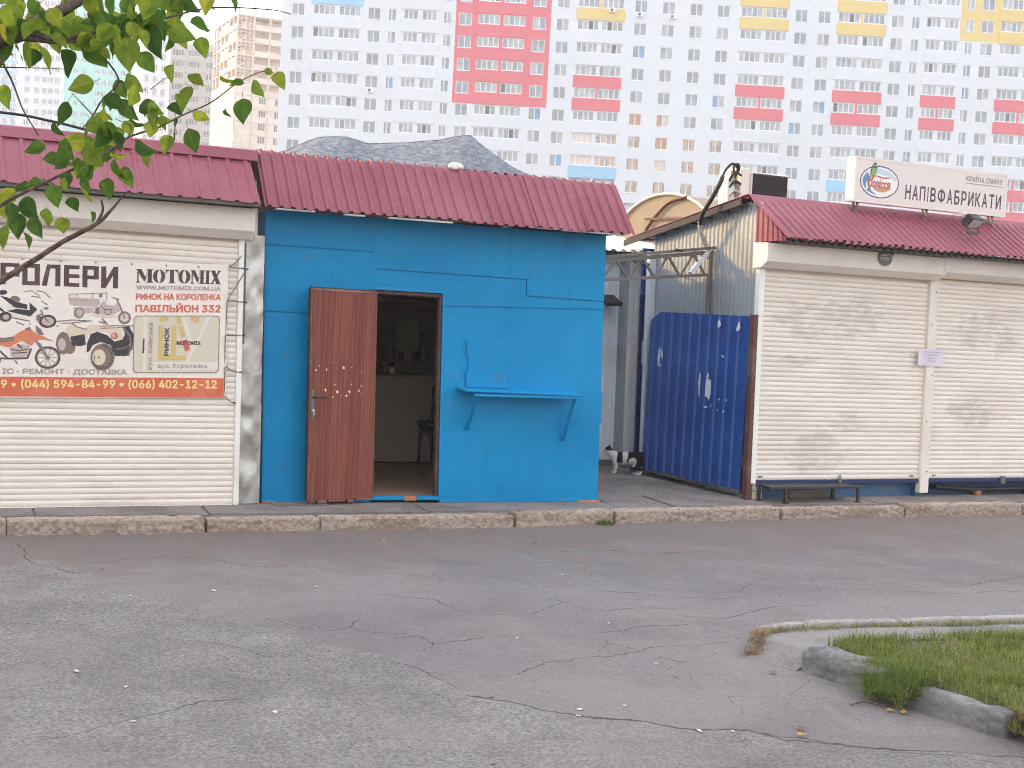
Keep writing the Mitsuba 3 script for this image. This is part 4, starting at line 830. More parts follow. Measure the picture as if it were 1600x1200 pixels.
# lattice beam over the passage
tr = thing('lattice_truss', 'weathered steel lattice beam spanning the passage above the gate', 'truss')
zt = lambda x: 2.645 + 0.135 * x; zb = lambda x: 2.405 + 0.10 * x
part(tr, 'top_chord', cat(bar((-0.03, 0.85, zt(-0.03)), (-2.1, 0.85, zt(-2.1)), 0.04), bar((0.0, 0.83, zt(0) + 0.045), (-1.6, 0.83, zt(-1.6) + 0.04), 0.03)), 'steel', RK)
part(tr, 'bottom_chord', bar((-0.03, 0.85, zb(-0.03)), (-2.1, 0.85, zb(-2.1)), 0.032), 'steel', RK)
xw = np.linspace(-0.12, -2.0, 13)
for i, (a, b) in enumerate(zip(xw[:-1], xw[1:])):
    part(tr, 'web', bar((a, 0.85, zt(a) if i % 2 else zb(a)), (b, 0.85, zb(b) if i % 2 else zt(b)), 0.022), 'steel', RK)
ps = thing('post', 'grey steel post by the corrugated side wall carrying the lattice beam', 'post')
part(ps, 'shaft', cbx(-0.085, -0.040, 0.83, 0.88, 0.10, 2.62, 0.004), 'steel', RK)
part(ps, 'brace', bar((-0.30, 0.85, 2.40), (-0.085, 0.85, 2.665), 0.045), 'grey_sheet', RK)
# wires
for i, (a, b, s) in enumerate((((1.6, 13.8, 2.62), (2.1, 15.5, 2.82), .05), ((1.2, 14.2, 2.5), (1.9, 17.0, 2.72), .08))):
    t = np.linspace(0, 1, 12)[:, None]; P = np.array(a) * (1 - t) + np.array(b) * t; P[:, 2] -= s * 4 * (t * (1 - t))[:, 0]
    lump('wire', ('upper dark wire strung across the passage behind the blue kiosk', 'lower dark wire strung across the passage behind the blue kiosk')[i], 'wire', tube(P, 0.011, 6), 'black_rubber', smooth=60)

# barrel canopy over the far passage
scene['tan_poly'] = {'type': 'principledthin', 'base_color': {'type': 'rgb', 'value': [0.62, 0.54, 0.42]}, 'roughness': 0.4, 'diff_trans': 0.9, 'spec_trans': 0.0, 'eta': 1.4}
cp = thing('arched_canopy', 'tan translucent barrel canopy arching over the passage beyond the corrugated wall', 'canopy')
CF = Frame(2.08, 19.5, -50.0)
ar = np.linspace(math.pi, 0, 21); R0, zc = 1.08, 2.84
arc = np.stack([R0 * np.cos(ar), zc + 0.86 * np.sin(ar)], 1)
v = np.concatenate([np.stack([arc[:, 0], arc[:, 0] * 0 + y, arc[:, 1]], 1) for y in np.linspace(0, 7, 6)]); part(cp, 'roof_sheet', (v, grid_faces(6, 21)), 'tan_poly', CF, smooth=True)
v2, f2 = extrude(Polygon(np.vstack([arc, [[R0, 2.6], [-R0, 2.6]]])), 0.004, 0.02); part(cp, 'end_sheet', (v2, f2), 'tan_poly', CF)
part(cp, 'end_arch', tube(np.stack([arc[:, 0], arc[:, 0] * 0 - 0.01, arc[:, 1]], 1), 0.022, 6), 'cream_metal', CF, smooth=60)
for y in (1.2, 2.4, 3.6, 4.8, 6.0): part(cp, 'rib', tube(np.stack([arc[:, 0] * 0.985, arc[:, 0] * 0 + y, zc + (arc[:, 1] - zc) * 0.985], 1), 0.02, 6), 'rusty_brown', CF, smooth=60)
part(cp, 'brace', tube(curve([(-0.55, -0.02, 2.86), (-0.30, -0.02, 3.25), (0.05, -0.02, 3.55), (0.42, -0.02, 3.64)], 14), 0.022, 6), 'rusty_brown', CF, smooth=60)
part(cp, 'cross_bar', bar((-R0 * 0.35, -0.03, 3.34), (R0, -0.03, 3.34), 0.03), 'rusty_brown', CF)
part(cp, 'cross_bar', bar((-R0, 0.3, 2.99), (R0, 0.3, 2.99), 0.03), 'rusty_brown', CF)
for s in (-1, 1):
    for y in (0.1, 6.9): part(cp, 'post', bar((s * R0, y, 0.1), (s * R0, y, zc), 0.05), 'steel', CF)

# draped dark market roof behind the blue kiosk
def tarp(p, n, uv):
    a = F(p.x * 4, p.y * 4, p.z * 9, 3); g = N(p.x * 22 + p.z * 9, p.y * 10, p.z * 34); s = SS(0.42, 0.58, N(p.x * 11, p.z * 26, p.y * 5))
    return MIX((0.095, 0.108, 0.135), (0.18, 0.20, 0.23), s * 0.7 + 0.3 * a) * (0.75 + 0.5 * g)
mat('tarpaulin', tarp, 0.75, bump=(lambda p, n, uv: F(p.x * 6, p.y * 6, p.z * 12, 3), 0.05, 0.01))
tn = thing('draped_tent', 'dark grey draped roof with two peaks rising behind the blue kiosk', 'tent')
prof = [(-6.6, 4.55), (-5.38, 5.12), (-4.9, 5.36), (-4.54, 5.51), (-3.98, 5.55), (-3.47, 5.42), (-2.55, 5.49), (-1.85, 5.57), (-1.54, 5.67), (-1.22, 5.73), (-0.85, 5.44), (-0.26, 5.07), (0.25, 4.89), (0.8, 4.7)]
X = np.linspace(-6.6, 0.8, 60); ridge = np.interp(X, [p[0] for p in prof], [p[1] for p in prof])
Yv = np.linspace(-3.2, 3.2, 33)
XX, YY = np.meshgrid(X, Yv, indexing='ij')
ZZ = ridge[:, None] - 0.40 * np.abs(YY) ** 1.12 + 0.05 * (meshkit.fbm(np.stack([XX * 1.4, YY * 1.4, XX * 0], -1), 3) - 0.5)
part(tn, 'cover', (np.stack([XX, YY + 30, ZZ], -1).reshape(-1, 3), grid_faces(60, 33)), 'tarpaulin', smooth=True)
part(tn, 'side_wall', cat(bx(-6.6, 0.8, 27.0, 27.1, 0, 3.6), bx(-6.6, 0.8, 32.9, 33.0, 0, 3.6)), 'grey_sheet')
# ------------------------------------------------------------------ printed banner on the shutter
bn = thing('banner', 'faded vinyl banner advertising motorcycles laced across the cream shutter', 'banner')
mat('vinyl', grime((0.78, 0.71, 0.64), (0.68, 0.61, 0.54), 1.0, 0.4, 0.05), 0.5, bump=(lambda p, n, uv: F(p.x * 2, p.z * 9, 1.0, 3), 0.010, 0.004))
mat('ink_dark', grime((0.075, 0.042, 0.038), (0.16, 0.10, 0.09), 3.0, 0.5), 0.55); mat('ink_red', grime((0.56, 0.115, 0.065), (0.62, 0.22, 0.15), 3.0, 0.5), 0.55)
mat('ink_grey', (0.36, 0.285, 0.26), 0.55); mat('ink_mid', (0.20, 0.155, 0.145), 0.55); mat('ink_strip', grime((0.60, 0.125, 0.060), (0.66, 0.20, 0.13), 1.5, 0.6, 0.08), 0.5)
mat('ink_yellow', (0.78, 0.62, 0.24), 0.5); mat('ink_map', (0.62, 0.56, 0.44), 0.55); mat('ink_tan', (0.58, 0.44, 0.16), 0.55); mat('ink_cream', (0.66, 0.55, 0.42), 0.55)
mat('ink_orange', (0.62, 0.20, 0.10), 0.55); mat('ink_pink', (0.50, 0.40, 0.38), 0.55); mat('ink_brown', (0.22, 0.15, 0.115), 0.55); mat('ink_black', (0.040, 0.036, 0.042), 0.55); mat('ink_pale', (0.70, 0.64, 0.56), 0.55)
# The artwork is 1440 units wide and runs from 300 (top) to 1165 (bottom); the cloth hangs a little higher at its right end.
def art(a):
    a = np.asarray(a, float); t = a[:, 0] / 1440
    return np.stack([-1.93 + 1.831 * t, (1 - t) * (2.095 - 0.0012625 * (a[:, 1] - 300)) + t * (2.16 - 0.00136 * (a[:, 1] - 340))], 1)
def warp(v, y):
    v = np.asarray(v, float); xz = art(v[:, :2])
    return np.stack([xz[:, 0], y - 0.0009 * v[:, 2], xz[:, 1]], 1)
BY = -0.034
def printed(name, shape, ink, layer=1, label=None):
    ms = []
    for g in (shape if isinstance(shape, list) else [shape]):
        g = g.buffer(0)
        for q in getattr(g, 'geoms', [g]):
            if q.is_empty or q.geom_type != 'Polygon': continue
            m = trimesh.creation.extrude_polygon(q, 1.0, engine='earcut'); ms.append((warp(m.vertices, BY - 0.0016 * layer), np.array(m.faces)[:, ::-1]))
    return part(bn, name, cat(*ms), ink, LK, label=label)
def lettered(name, s, x0, x1, y0, y1, ink, layer=1, bold=True, turn=False, label=None, slant=0.0):
    m = meshkit.text_mesh(s, 1.0, 1.0, bold); v = np.array(m.vertices)
    a = (v[:, 0] - v[:, 0].min()) / np.ptp(v[:, 0]); b = (v[:, 1] - v[:, 1].min()) / np.ptp(v[:, 1])
    if turn: X, Y = x0 + (x1 - x0) * (1 - b), y1 - (y1 - y0) * a
    else: X, Y = x0 + (x1 - x0) * a, y1 - (y1 - y0) * b + slant * a
    one = (warp(np.stack([X, Y, v[:, 2]], 1), BY - 0.0016 * layer), np.array(m.faces))
    if bold:
        e_ = 0.0013 * min(1.0, (y1 - y0) / 40 if not turn else 1.0)
        one = cat(*[(one[0] + np.array([dx * e_, -0.00012 * q_, dz * e_]), one[1]) for q_, (dx, dz) in enumerate(((0, 0), (1, .5), (-1, .5), (0, -1)))])
    return part(bn, name, one, ink, LK, label=label or f'printed line reading {s}')
cl = np.stack(np.meshgrid(np.linspace(-560, 1440, 60), np.linspace(298, 1165, 26), indexing='ij'), -1).reshape(-1, 2)
cl[:, 1] += np.where(cl[:, 1] < 320, 36 * np.clip(cl[:, 0], 0, 1440) / 1440 + 5 * np.abs(np.sin(cl[:, 0] / 78)), 0)
cv = np.concatenate([cl, np.zeros((len(cl), 1))], 1); w1 = warp(cv, BY); w2 = warp(cv, BY + 0.0015)
part(bn, 'cloth', cat((w1, grid_faces(60, 26)), (w2, grid_faces(60, 26)[:, ::-1])), 'vinyl', LK)
P = Polygon
printed('strip', P([(-560, 1030), (1425, 1042), (1428, 1164), (-560, 1155)]), 'ink_strip', 1, 'orange strip along the lower edge of the banner')
blobs = [Point(x, y).buffer(r) for x, y, r in ((150, 300, 6), (378, 314, 6), (590, 322, 6), (813, 332, 6), (1033, 341, 6), (1242, 350, 6), (90, 1150, 4), (310, 1150, 4), (530, 1150, 4), (750, 1153, 4), (965, 1155, 4), (1190, 1156, 4))]
k = printed('eyelet', blobs, 'ink_mid', 2); labels[k] = {'kind': 'stuff', 'label': 'small metal eyelets along the banner edges'}
# heavy squared lettering with flat sides: drawn stroke by stroke
def glyph(kind, x, w, y0, y1, s):
    h = y1 - y0
    B = lambda a, b, c, d: sbox(a, b, c, d)
    if kind == 'О': return B(x, y0, x + w, y1).difference(B(x + s, y0 + s * .8, x + w - s, y1 - s * .8))
    if kind == 'Р': return unary_union([B(x, y0, x + s, y1), B(x, y0, x + w, y0 + h * .62).difference(B(x + s, y0 + s * .75, x + w - s, y0 + h * .62 - s * .75))])
    if kind == 'Л': return unary_union([P([(x + w * .28, y0), (x + w, y0), (x + w, y1), (x + w - s, y1), (x + w - s, y0 + s * .8), (x + w * .45, y0 + s * .8), (x + s, y1), (x, y1)])])
    if kind == 'Е': return unary_union([B(x, y0, x + s, y1)] + [B(x, y0 + q * (h - s * .75), x + w, y0 + q * (h - s * .75) + s * .75) for q in (0, .5, 1)])
    if kind == 'И': return unary_union([B(x, y0, x + s, y1), B(x + w - s, y0, x + w, y1), P([(x, y1), (x + s * .9, y1), (x + w, y0), (x + w - s * .9, y0)])])
sk_ = lambda g: affinity.skew(g, 0, 2.2, origin=(0, 320))
printed('headline', [sk_(glyph(c, x, w, 322, 455, 31)) for c, x, w in (('Р', 22, 112), ('О', 150, 104), ('Л', 265, 112), ('Е', 398, 94), ('Р', 510, 100), ('И', 625, 105), ('О', -105, 112), ('О', -340, 110), ('Р', -225, 105))], 'ink_dark', 1, 'bold headline letters РОЛЕРИ')
# stencil name: serif letters cut by stencil gaps
def stencil(ch, x, w, y0, y1):
    h = y1 - y0; t, th = w * .09, w * .30
    if ch == 'M':
        w2 = w * .24
        return unary_union([P([(x, y0), (x + w * .3, y0), (x + w * .56, y0 + h * .62), (x + w * .47, y1 - h * .08)]), sbox(x + t * .7, y0 + h * .22, x + t * 1.6, y1), sbox(x, y1 - h * .07, x + w * .24, y1), P([(x + w * .50, y1 - h * .10), (x + w * .64, y0 + h * .12), (x + w * .64, y0 + h * .30), (x + w * .54, y1 - h * .10)]), sbox(x + w * .68, y0, x + w * .92, y1), sbox(x + w * .6, y1 - h * .07, x + w, y1), sbox(x + w * .60, y0, x + w, y0 + h * .07)])
    if ch == 'O':
        o = affinity.scale(Point(x + w / 2, (y0 + y1) / 2).buffer(1, 24), w / 2, h / 2); i = affinity.scale(Point(x + w / 2, (y0 + y1) / 2).buffer(1, 24), w * .17, h * .43)
        return o.difference(i).difference(sbox(x + w * .46, y0 - 5, x + w * .54, y1 + 5))
    if ch == 'T': return unary_union([sbox(x + w * .34, y0, x + w * .66, y1), sbox(x + w * .22, y1 - h * .06, x + w * .78, y1), P([(x, y0), (x + w * .28, y0), (x + w * .28, y0 + h * .1), (x + w * .12, y0 + h * .14), (x, y0 + h * .38)]), P([(x + w, y0), (x + w * .72, y0), (x + w * .72, y0 + h * .1), (x + w * .88, y0 + h * .14), (x + w, y0 + h * .38)])])
    if ch == 'I': return unary_union([sbox(x + w * .2, y0, x + w * .8, y1), sbox(x, y0, x + w, y0 + h * .06), sbox(x, y1 - h * .06, x + w, y1)])
    if ch == 'X': return unary_union([P([(x, y0), (x + w * .42, y0), (x + w, y1), (x + w * .58, y1)]), P([(x + w * .78, y0), (x + w, y0), (x + w * .68, y0 + h * .40), (x + w * .6, y0 + h * .3)]), P([(x, y1), (x + w * .22, y1), (x + w * .42, y0 + h * .66), (x + w * .34, y0 + h * .56)]), sbox(x - w * .04, y0, x + w * .5, y0 + h * .06), sbox(x + w * .5, y1 - h * .06, x + w * 1.04, y1), sbox(x + w * .7, y0, x + w * 1.04, y0 + h * .05), sbox(x - w * .04, y1 - h * .06, x + w * .3, y1)])
sk2 = lambda g: affinity.skew(g, 0, 1.2, origin=(840, 362))
printed('stencil_name', [sk2(stencil(c, x, w, 362, 446)) for c, x, w in (('M', 843, 108), ('O', 950, 78), ('T', 1030, 82), ('O', 1112, 78), ('M', 1193, 92), ('I', 1287, 32), ('X', 1325, 64))], 'ink_dark', 1, 'stencil lettering MOTOMIX')
lettered('web_line', 'WWW.MOTOMIX.COM.UA', 845, 1390, 463, 489, 'ink_grey', slant=9)
lettered('address_line', 'РИНОК НА КОРОЛЕНКА', 845, 1393, 514, 553, 'ink_red', slant=4)
lettered('pavilion_line', 'ПАВІЛЬЙОН 332', 842, 1393, 572, 630, 'ink_red', slant=2)
lettered('service_line', 'ІС · РЕМОНТ · ДОСТАВКА', 40, 795, 982, 1022, 'ink_grey', slant=6)
lettered('phone_line', '39 • (044) 594-84-99 • (066) 402-12-12', -12, 1378, 1050, 1112, 'ink_yellow', 2, slant=2)
# map
rr_ = lambda a, b, c, d, r: sbox(a + r, b + r, c - r, d - r).buffer(r)
printed('map_sheet', rr_(832, 652, 1390, 1010, 26), 'ink_map', 1)
printed('map_border', rr_(832, 652, 1390, 1010, 26).difference(rr_(837, 657, 1385, 1005, 23)), 'ink_brown', 2)
inn = rr_(838, 658, 1384, 1004, 22)
printed('map_street', [g.intersection(inn) for g in (LineString([(905, 640), (905, 1004)]).buffer(10), LineString([(1140, 640), (1215, 850)]).buffer(11), LineString([(1330, 640), (1180, 940)]).buffer(11), LineString([(960, 965), (1384, 965)]).buffer(24))], 'ink_pale', 2)
printed('map_block', [g.intersection(inn) for g in (sbox(992, 712, 1022, 930), sbox(1076, 712, 1106, 900), sbox(992, 900, 1172, 928), sbox(998, 655, 1052, 686), P([(1100, 655), (1128, 655), (1142, 700), (1116, 710)]), P([(1118, 722), (1145, 712), (1168, 778), (1140, 790)]), P([(1200, 655), (1260, 655), (1246, 700), (1196, 684)]))], 'ink_tan', 3)
printed('map_marker', P([(1145, 808), (1176, 800), (1197, 862), (1166, 876)]), 'ink_red', 3)
lettered('map_word', 'РИНОК', 1030, 1060, 728, 902, 'ink_dark', 3, True, True)
lettered('map_street_name', 'вул. Київська', 924, 962, 698, 988, 'ink_mid', 3, False, True)
lettered('map_street_name', 'вул. Короленка', 992, 1310, 950, 986, 'ink_mid', 3, False)
lettered('map_shop_name', 'MOTOMIX', 1110, 1266, 810, 834, 'ink_dark', 4, True)
printed('map_mark', [LineString([(898, 800), (897, 880)]).buffer(5), Point(893, 880).buffer(6)], 'ink_dark', 3)
# printed vehicles: pieces of flat print laid one over another
z = lambda pts: P([(x * .6, 440 + y * .6) for x, y in pts])
e = lambda cx, cy, rx, ry, rot=0: affinity.rotate(affinity.scale(Point(cx * .6, 440 + cy * .6).buffer(1, 16), rx * .6, ry * .6), rot)
ln = lambda pts, w: LineString([(x * .6, 440 + y * .6) for x, y in pts]).buffer(w * .6)
spokes = lambda cx, cy, r, n, w, a0=0.0: [ln([(cx + r * .15 * math.cos(a), cy + r * .15 * math.sin(a)), (cx + r * math.cos(a), cy + r * math.sin(a))], w) for a in (a0 + 2 * math.pi * i / n for i in range(n))]
# quad bike
printed('quad_wheel', [e(665, 640, 72, 118), e(735, 690, 55, 62)], 'ink_brown', 1); printed('quad_hub', [e(652, 652, 38, 64)], 'ink_pink', 2)
printed('quad_body', z([(690, 490), (740, 425), (800, 480), (890, 495), (930, 440), (1000, 455), (1160, 465), (1262, 500), (1290, 620), (1210, 600), (1100, 520), (960, 520), (900, 600), (760, 575), (700, 530)]), 'ink_cream', 1, 'cream quad bike printed on the banner')
printed('quad_fender', [z([(735, 572), (880, 545), (895, 655), (840, 670), (755, 662)]), z([(905, 735), (908, 640), (945, 545), (1010, 520), (1110, 555), (1190, 622), (1275, 600), (1300, 540), (1270, 470), (1340, 462), (1395, 560), (1378, 700), (1320, 772), (1200, 772), (1150, 660), (1050, 625), (965, 660), (930, 725)])], 'ink_black', 2)
printed('quad_tyre', [e(1068, 782, 122, 138)], 'ink_brown', 3); printed('quad_rim', [e(1032, 786, 68, 82)], 'ink_cream', 4); printed('quad_axle', [e(1030, 788, 11, 12), e(985, 790, 6, 30)], 'ink_brown', 5)
k = printed('quad_tread', [ln([(1068 + 122 * math.cos(a), 782 + 138 * math.sin(a)), (1068 + 88 * math.cos(a + .12), 782 + 104 * math.sin(a + .12))], 5) for a in np.linspace(-1.5, 2.6, 17)], 'ink_black', 4); labels[k] = {'kind': 'stuff', 'label': 'printed tread blocks of the quad tyre'}
printed('quad_lamp', e(1188, 562, 36, 36), 'ink_red', 3); printed('quad_lamp_glass', e(1180, 560, 20, 22), 'ink_pink', 4)
printed('quad_rack', [ln([(600, 412), (760, 398), (950, 408)], 5), ln([(640, 432), (740, 430), (900, 412)], 4), ln([(750, 430), (800, 470), (900, 495)], 5), ln([(1030, 462), (1200, 455), (1385, 460)], 4), ln([(1040, 485), (1180, 480), (1290, 470)], 4), ln([(1060, 385), (1110, 440)], 7), ln([(1030, 415), (1090, 430)], 6)], 'ink_mid', 3)
printed('quad_bumper', [ln([(1290, 490), (1350, 560), (1360, 680), (1340, 760)], 9), ln([(1215, 700), (1300, 690), (1370, 640)], 7)], 'ink_mid', 4)
# motorcycle
printed('motorcycle_tyre', e(512, 790, 128, 118).difference(e(512, 790, 106, 96)), 'ink_dark', 1); printed('motorcycle_rim', e(512, 790, 104, 94).difference(e(512, 790, 94, 84)), 'ink_pink', 1)
printed('motorcycle_spoke', spokes(512, 790, 92, 10, 3) + [e(512, 790, 20, 20)], 'ink_mid', 1)
printed('motorcycle_fork', [ln([(395, 620), (440, 690), (512, 790)], 10), ln([(425, 640), (470, 700)], 7)], 'ink_mid', 2)
printed('motorcycle_fairing', z([(180, 560), (255, 508), (330, 490), (400, 545), (470, 570), (570, 620), (440, 600), (380, 625), (350, 668), (250, 612), (130, 685), (0, 650), (-60, 620), (-60, 590), (60, 630), (150, 605)]), 'ink_orange', 2, 'orange motorcycle printed on the banner')
printed('motorcycle_seat', z([(-60, 575), (80, 585), (172, 568), (182, 612), (70, 635), (-60, 600)]), 'ink_brown', 3)
printed('motorcycle_engine', [z([(135, 690), (240, 650), (330, 660), (335, 755), (240, 805), (150, 775)])], 'ink_pink', 2)
printed('motorcycle_frame', [ln([(-60, 790), (120, 800), (310, 795), (345, 700)], 8), ln([(-60, 690), (40, 720), (110, 790)], 8), e(-20, 815, 70, 60), ln([(215, 655), (250, 690)], 8), ln([(190, 820), (210, 850)], 5), ln([(150, 700), (220, 720), (320, 700)], 5), ln([(160, 745), (300, 735)], 5)], 'ink_dark', 3)
printed('motorcycle_screen', [z([(388, 450), (440, 495), (472, 555), (420, 550), (395, 520)]), z([(280, 488), (330, 470), (345, 500), (300, 510)])], 'ink_mid', 3)
# scooter
printed('scooter_body', [z([(35, 145), (110, 165), (180, 205), (305, 240), (300, 285), (180, 268), (112, 212)]), e(62, 112, 44, 24, -5), z([(105, 305), (205, 282), (330, 298), (322, 215), (402, 288), (335, 362), (205, 332)]), z([(10, 245), (70, 295), (100, 330), (40, 300)]), ln([(160, 375), (330, 410)], 4)], 'ink_black', 2, 'dark scooter printed on the banner')
printed('scooter_seat', e(185, 180, 50, 30, 12), 'ink_brown', 1); printed('scooter_panel', z([(110, 215), (180, 200), (300, 240), (330, 300), (290, 380), (180, 372), (110, 320)]), 'ink_pale', 1)
printed('scooter_tyre', [e(90, 365, 62, 52).difference(e(95, 368, 32, 28)), e(505, 412, 88, 68).difference(e(508, 412, 60, 44))], 'ink_dark', 2); printed('scooter_rim', [e(95, 368, 30, 26), e(508, 412, 50, 36)], 'ink_pink', 2)
printed('scooter_fork', [ln([(440, 300), (470, 370), (508, 412)], 8), z([(395, 350), (440, 330), (425, 420), (395, 400)]), e(490, 278, 26, 12)], 'ink_mid', 3)
printed('scooter_sketch', [ln([(270, 105), (340, 92), (420, 150)], 4), ln([(400, 95), (470, 110), (530, 170)], 5), ln([(440, 200), (500, 240)], 5), ln([(345, 150), (430, 165)], 5), ln([(200, 420), (270, 450)], 6), e(330, 440, 10, 8), e(605, 460, 20, 5)], 'ink_mid', 1)
# cargo tricycle
printed('tricycle_box', z([(715, 160), (1025, 180), (1035, 232), (1000, 262), (760, 250), (722, 235)]), 'ink_pink', 1, 'pinkish cargo tricycle printed on the banner')
printed('tricycle_rail', [ln([(715, 130), (1105, 118)], 4), ln([(718, 130), (720, 165)], 4), ln([(800, 130), (803, 170)], 3), ln([(955, 118), (960, 175)], 4), ln([(1102, 118), (1100, 200)], 4), ln([(715, 185), (1025, 205)], 3)], 'ink_grey', 2)
printed('tricycle_frame', [z([(1040, 240), (1070, 190), (1110, 240), (1190, 250), (1220, 200), (1250, 300), (1180, 340), (1090, 345), (1020, 330), (930, 320), (1010, 290)]), z([(755, 265), (1000, 268), (930, 330), (860, 330), (830, 270), (780, 300)])], 'ink_pink', 1)
printed('tricycle_detail', [ln([(1210, 190), (1240, 250), (1290, 375)], 7), e(1040, 145, 16, 20), z([(990, 270), (1025, 262), (1030, 340), (985, 330)]), ln([(1045, 250), (1080, 290), (1160, 290)], 5), e(1120, 315, 36, 34).difference(e(1120, 315, 26, 24)), ln([(1160, 165), (1230, 185)], 5)], 'ink_mid', 2)
printed('tricycle_tyre', [e(822, 325, 50, 56).difference(e(824, 325, 36, 42)), e(1290, 375, 66, 66).difference(e(1290, 375, 48, 48))], 'ink_brown', 2); printed('tricycle_rim', [e(824, 325, 34, 40), e(1290, 375, 46, 46).difference(e(1290, 375, 38, 38)), *spokes(1290, 375, 40, 6, 3)], 'ink_pink', 2)
printed('tricycle_shade', P([(560, 640), (740, 650), (690, 668), (600, 660)]), 'ink_cream', 1)

# lacing from the banner to the corner sheet
lc = thing('lacing_cord', 'grey cord lacing the banner edge to the galvanised corner sheet', 'cord')
def hang(a, b, sag=0.0, r=0.0045):
    t = np.linspace(0, 1, 9)[:, None]; Pq = np.array(a) * (1 - t) + np.array(b) * t; Pq[:, 2] -= sag * 4 * (t * (1 - t))[:, 0]; return tube(Pq, r, 5)
q = lambda cx, cy, y=-0.045: [float(art([[cx, cy]])[0, 0]), y, float(art([[cx, cy]])[0, 1])]
EL = -0.03
for a, b, s in (((1440, 350), (1525, 285), .012), ((1440, 350), (1565, 362), .0), ((1435, 556), (1560, 370), .0), ((1435, 560), (1562, 568), .0), ((1435, 560), (1432, 770), .01), ((1428, 770), (1552, 772), .003), ((1428, 775), (1430, 965), .008), ((1436, 965), (1535, 1002), .02), ((1430, 970), (1432, 1150), .01), ((1430, 1150), (1500, 1195), .012)):
    part(lc, 'strand', hang(q(*a), q(b[0], b[1], EL), s), 'steel', LK)
for b in ((1565, 362), (1562, 568), (1552, 772), (1535, 1002), (1500, 1195)):
    p_ = q(b[0], b[1], EL); part(lc, 'hook', tube([(p_[0] - 0.004, EL + 0.045, p_[2]), (p_[0], EL - 0.004, p_[2]), (p_[0] + 0.012, EL - 0.004, p_[2] - 0.006)], 0.006, 6), 'black_metal', LK)
# ------------------------------------------------------------------ big apartment block
tw = thing('apartment_block', 'huge white panel apartment block with red, yellow and blue balcony fronts', 'building')
def render_paint(base):
    def fn(p, n, uv):
        a = F(p.x * 0.09, p.y * 0.3, p.z * 0.16, 4); g = N(p.x * 3, p.y * 3, p.z * 1.1)
        return mi.Color3f(base) * (0.93 + 0.10 * a + 0.04 * (g - 0.5))
    return fn
mat('tower_white', render_paint((0.66, 0.705, 0.765)), 0.8); mat('tower_red', render_paint((0.66, 0.145, 0.19)), 0.75); mat('tower_yellow', render_paint((0.70, 0.545, 0.21)), 0.75); mat('tower_blue', render_paint((0.30, 0.57, 0.80)), 0.75)
mat('pvc', (0.78, 0.79, 0.81), 0.4)
for k, c in (('grey', (0.235, 0.275, 0.32)), ('pale', (0.34, 0.365, 0.39)), ('blue', (0.14, 0.27, 0.47)), ('dark', (0.06, 0.06, 0.075))):
    mat('pane_' + k, lambda p, n, uv, c=c: mi.Color3f(c) * (0.75 + 0.5 * N(p.x * 1.3, p.y, p.z * 0.9)), 0.12, spec=0.7)
scene['clear_pane'] = {'type': 'thindielectric', 'int_ior': 1.5}
mat('reflection_orange', (0.55, 0.30, 0.17), 0.9); mat('reflection_beige', (0.66, 0.52, 0.38), 0.9); mat('reflection_white', (0.72, 0.66, 0.60), 0.9); mat('room_wall', (0.45, 0.40, 0.35), 0.9)  # warm window reflections of a sunlit block, imitated by coloured drapes behind the glass
KINDW = {'w': (1.58, 1.5, [0.5]), 'n': (1.0, 1.5, [0.42]), 'b4': (2.68, 1.2, [0.25, 0.5, 0.75]), 'b3': (1.80, 1.2, [1 / 3, 2 / 3])}
COLS = [(-29.82, 'w'), (-27.12, 'b4'), (-23.96, 'b4'), (-20.38, 'w'), (-17.84, 'n'), (-15.93, 'b3'), (-13.63, 'b3'), (-10.96, 'n'), (-9.02, 'w'), (-6.62, 'b4'), (-3.48, 'b4'), (0.18, 'w'), (3.12, 'w'), (5.74, 'b4'), (8.76, 'b4'),
        (12.80, 'w'), (16.26, 'w'), (19.74, 'w'), (23.13, 'w'), (26.16, 'b4'), (29.28, 'b4'), (32.92, 'w'), (35.83, 'w'), (38.38, 'b4'), (41.54, 'b4'), (45.08, 'w'), (47.65, 'n'), (49.52, 'b3'), (51.78, 'b3'), (54.48, 'n'), (56.43, 'w'), (58.91, 'b4'), (62.05, 'b4')]
ZT = lambda n: 35.61 - 2.8 * n
FLOORS = range(-3, 8)
LEFT, RIGHT, TOPZ = -31.0, 84.0, 60.0
RED, YEL = (-9.45, 2.4, ZT(2) - 1.5 - 1.24), (53.74, RIGHT, 38.55)
def frame_mesh(kind):
    w, h, mull = KINDW[kind]; o, d = 0.07, (0.07, 0.14)
    ms = [bx(0, w, *d, 0, o), bx(0, w, *d, h - o, h), bx(0, o, *d, o, h - o), bx(w - o, w, *d, o, h - o)]
    for m in mull: ms.append(bx(m * w - 0.055, m * w + 0.055, d[0] + 0.004, d[1] - 0.004, o + 0.001, h - o - 0.001))
    ms.append(bx(-0.03, w + 0.03, -0.05, 0.068, -0.05, -0.004))
    return cat(*ms)
def pane_mesh(kind, leaves=None):
    w, h, mull = KINDW[kind]; ed = [0.03] + [m * w for m in mull] + [w - 0.03]; ms = []
    for i, (a, b) in enumerate(zip(ed[:-1], ed[1:])):
        if leaves is None or i in leaves:
            y = 0.118 + 0.004 * (i % 2); ms.append((np.array([[a, y, 0.03], [b, y, 0.03], [b, y, h - 0.03], [a, y, h - 0.03]]), np.array([[0, 1, 2], [0, 2, 3]])))
    return cat(*ms) if ms else None
def stamp(parent, name, proto, frame, x, y, z, bsdf=None, turn=0.0):
    key = numbered(f'{parent}__{name}')
    d = dict(proto); d['to_world'] = placed(frame, x, y, z, turn)
    if bsdf: d['bsdf'] = {'type': 'ref', 'id': bsdf}
    scene[key] = d; _roots.add(key); numbered.last = key; return key
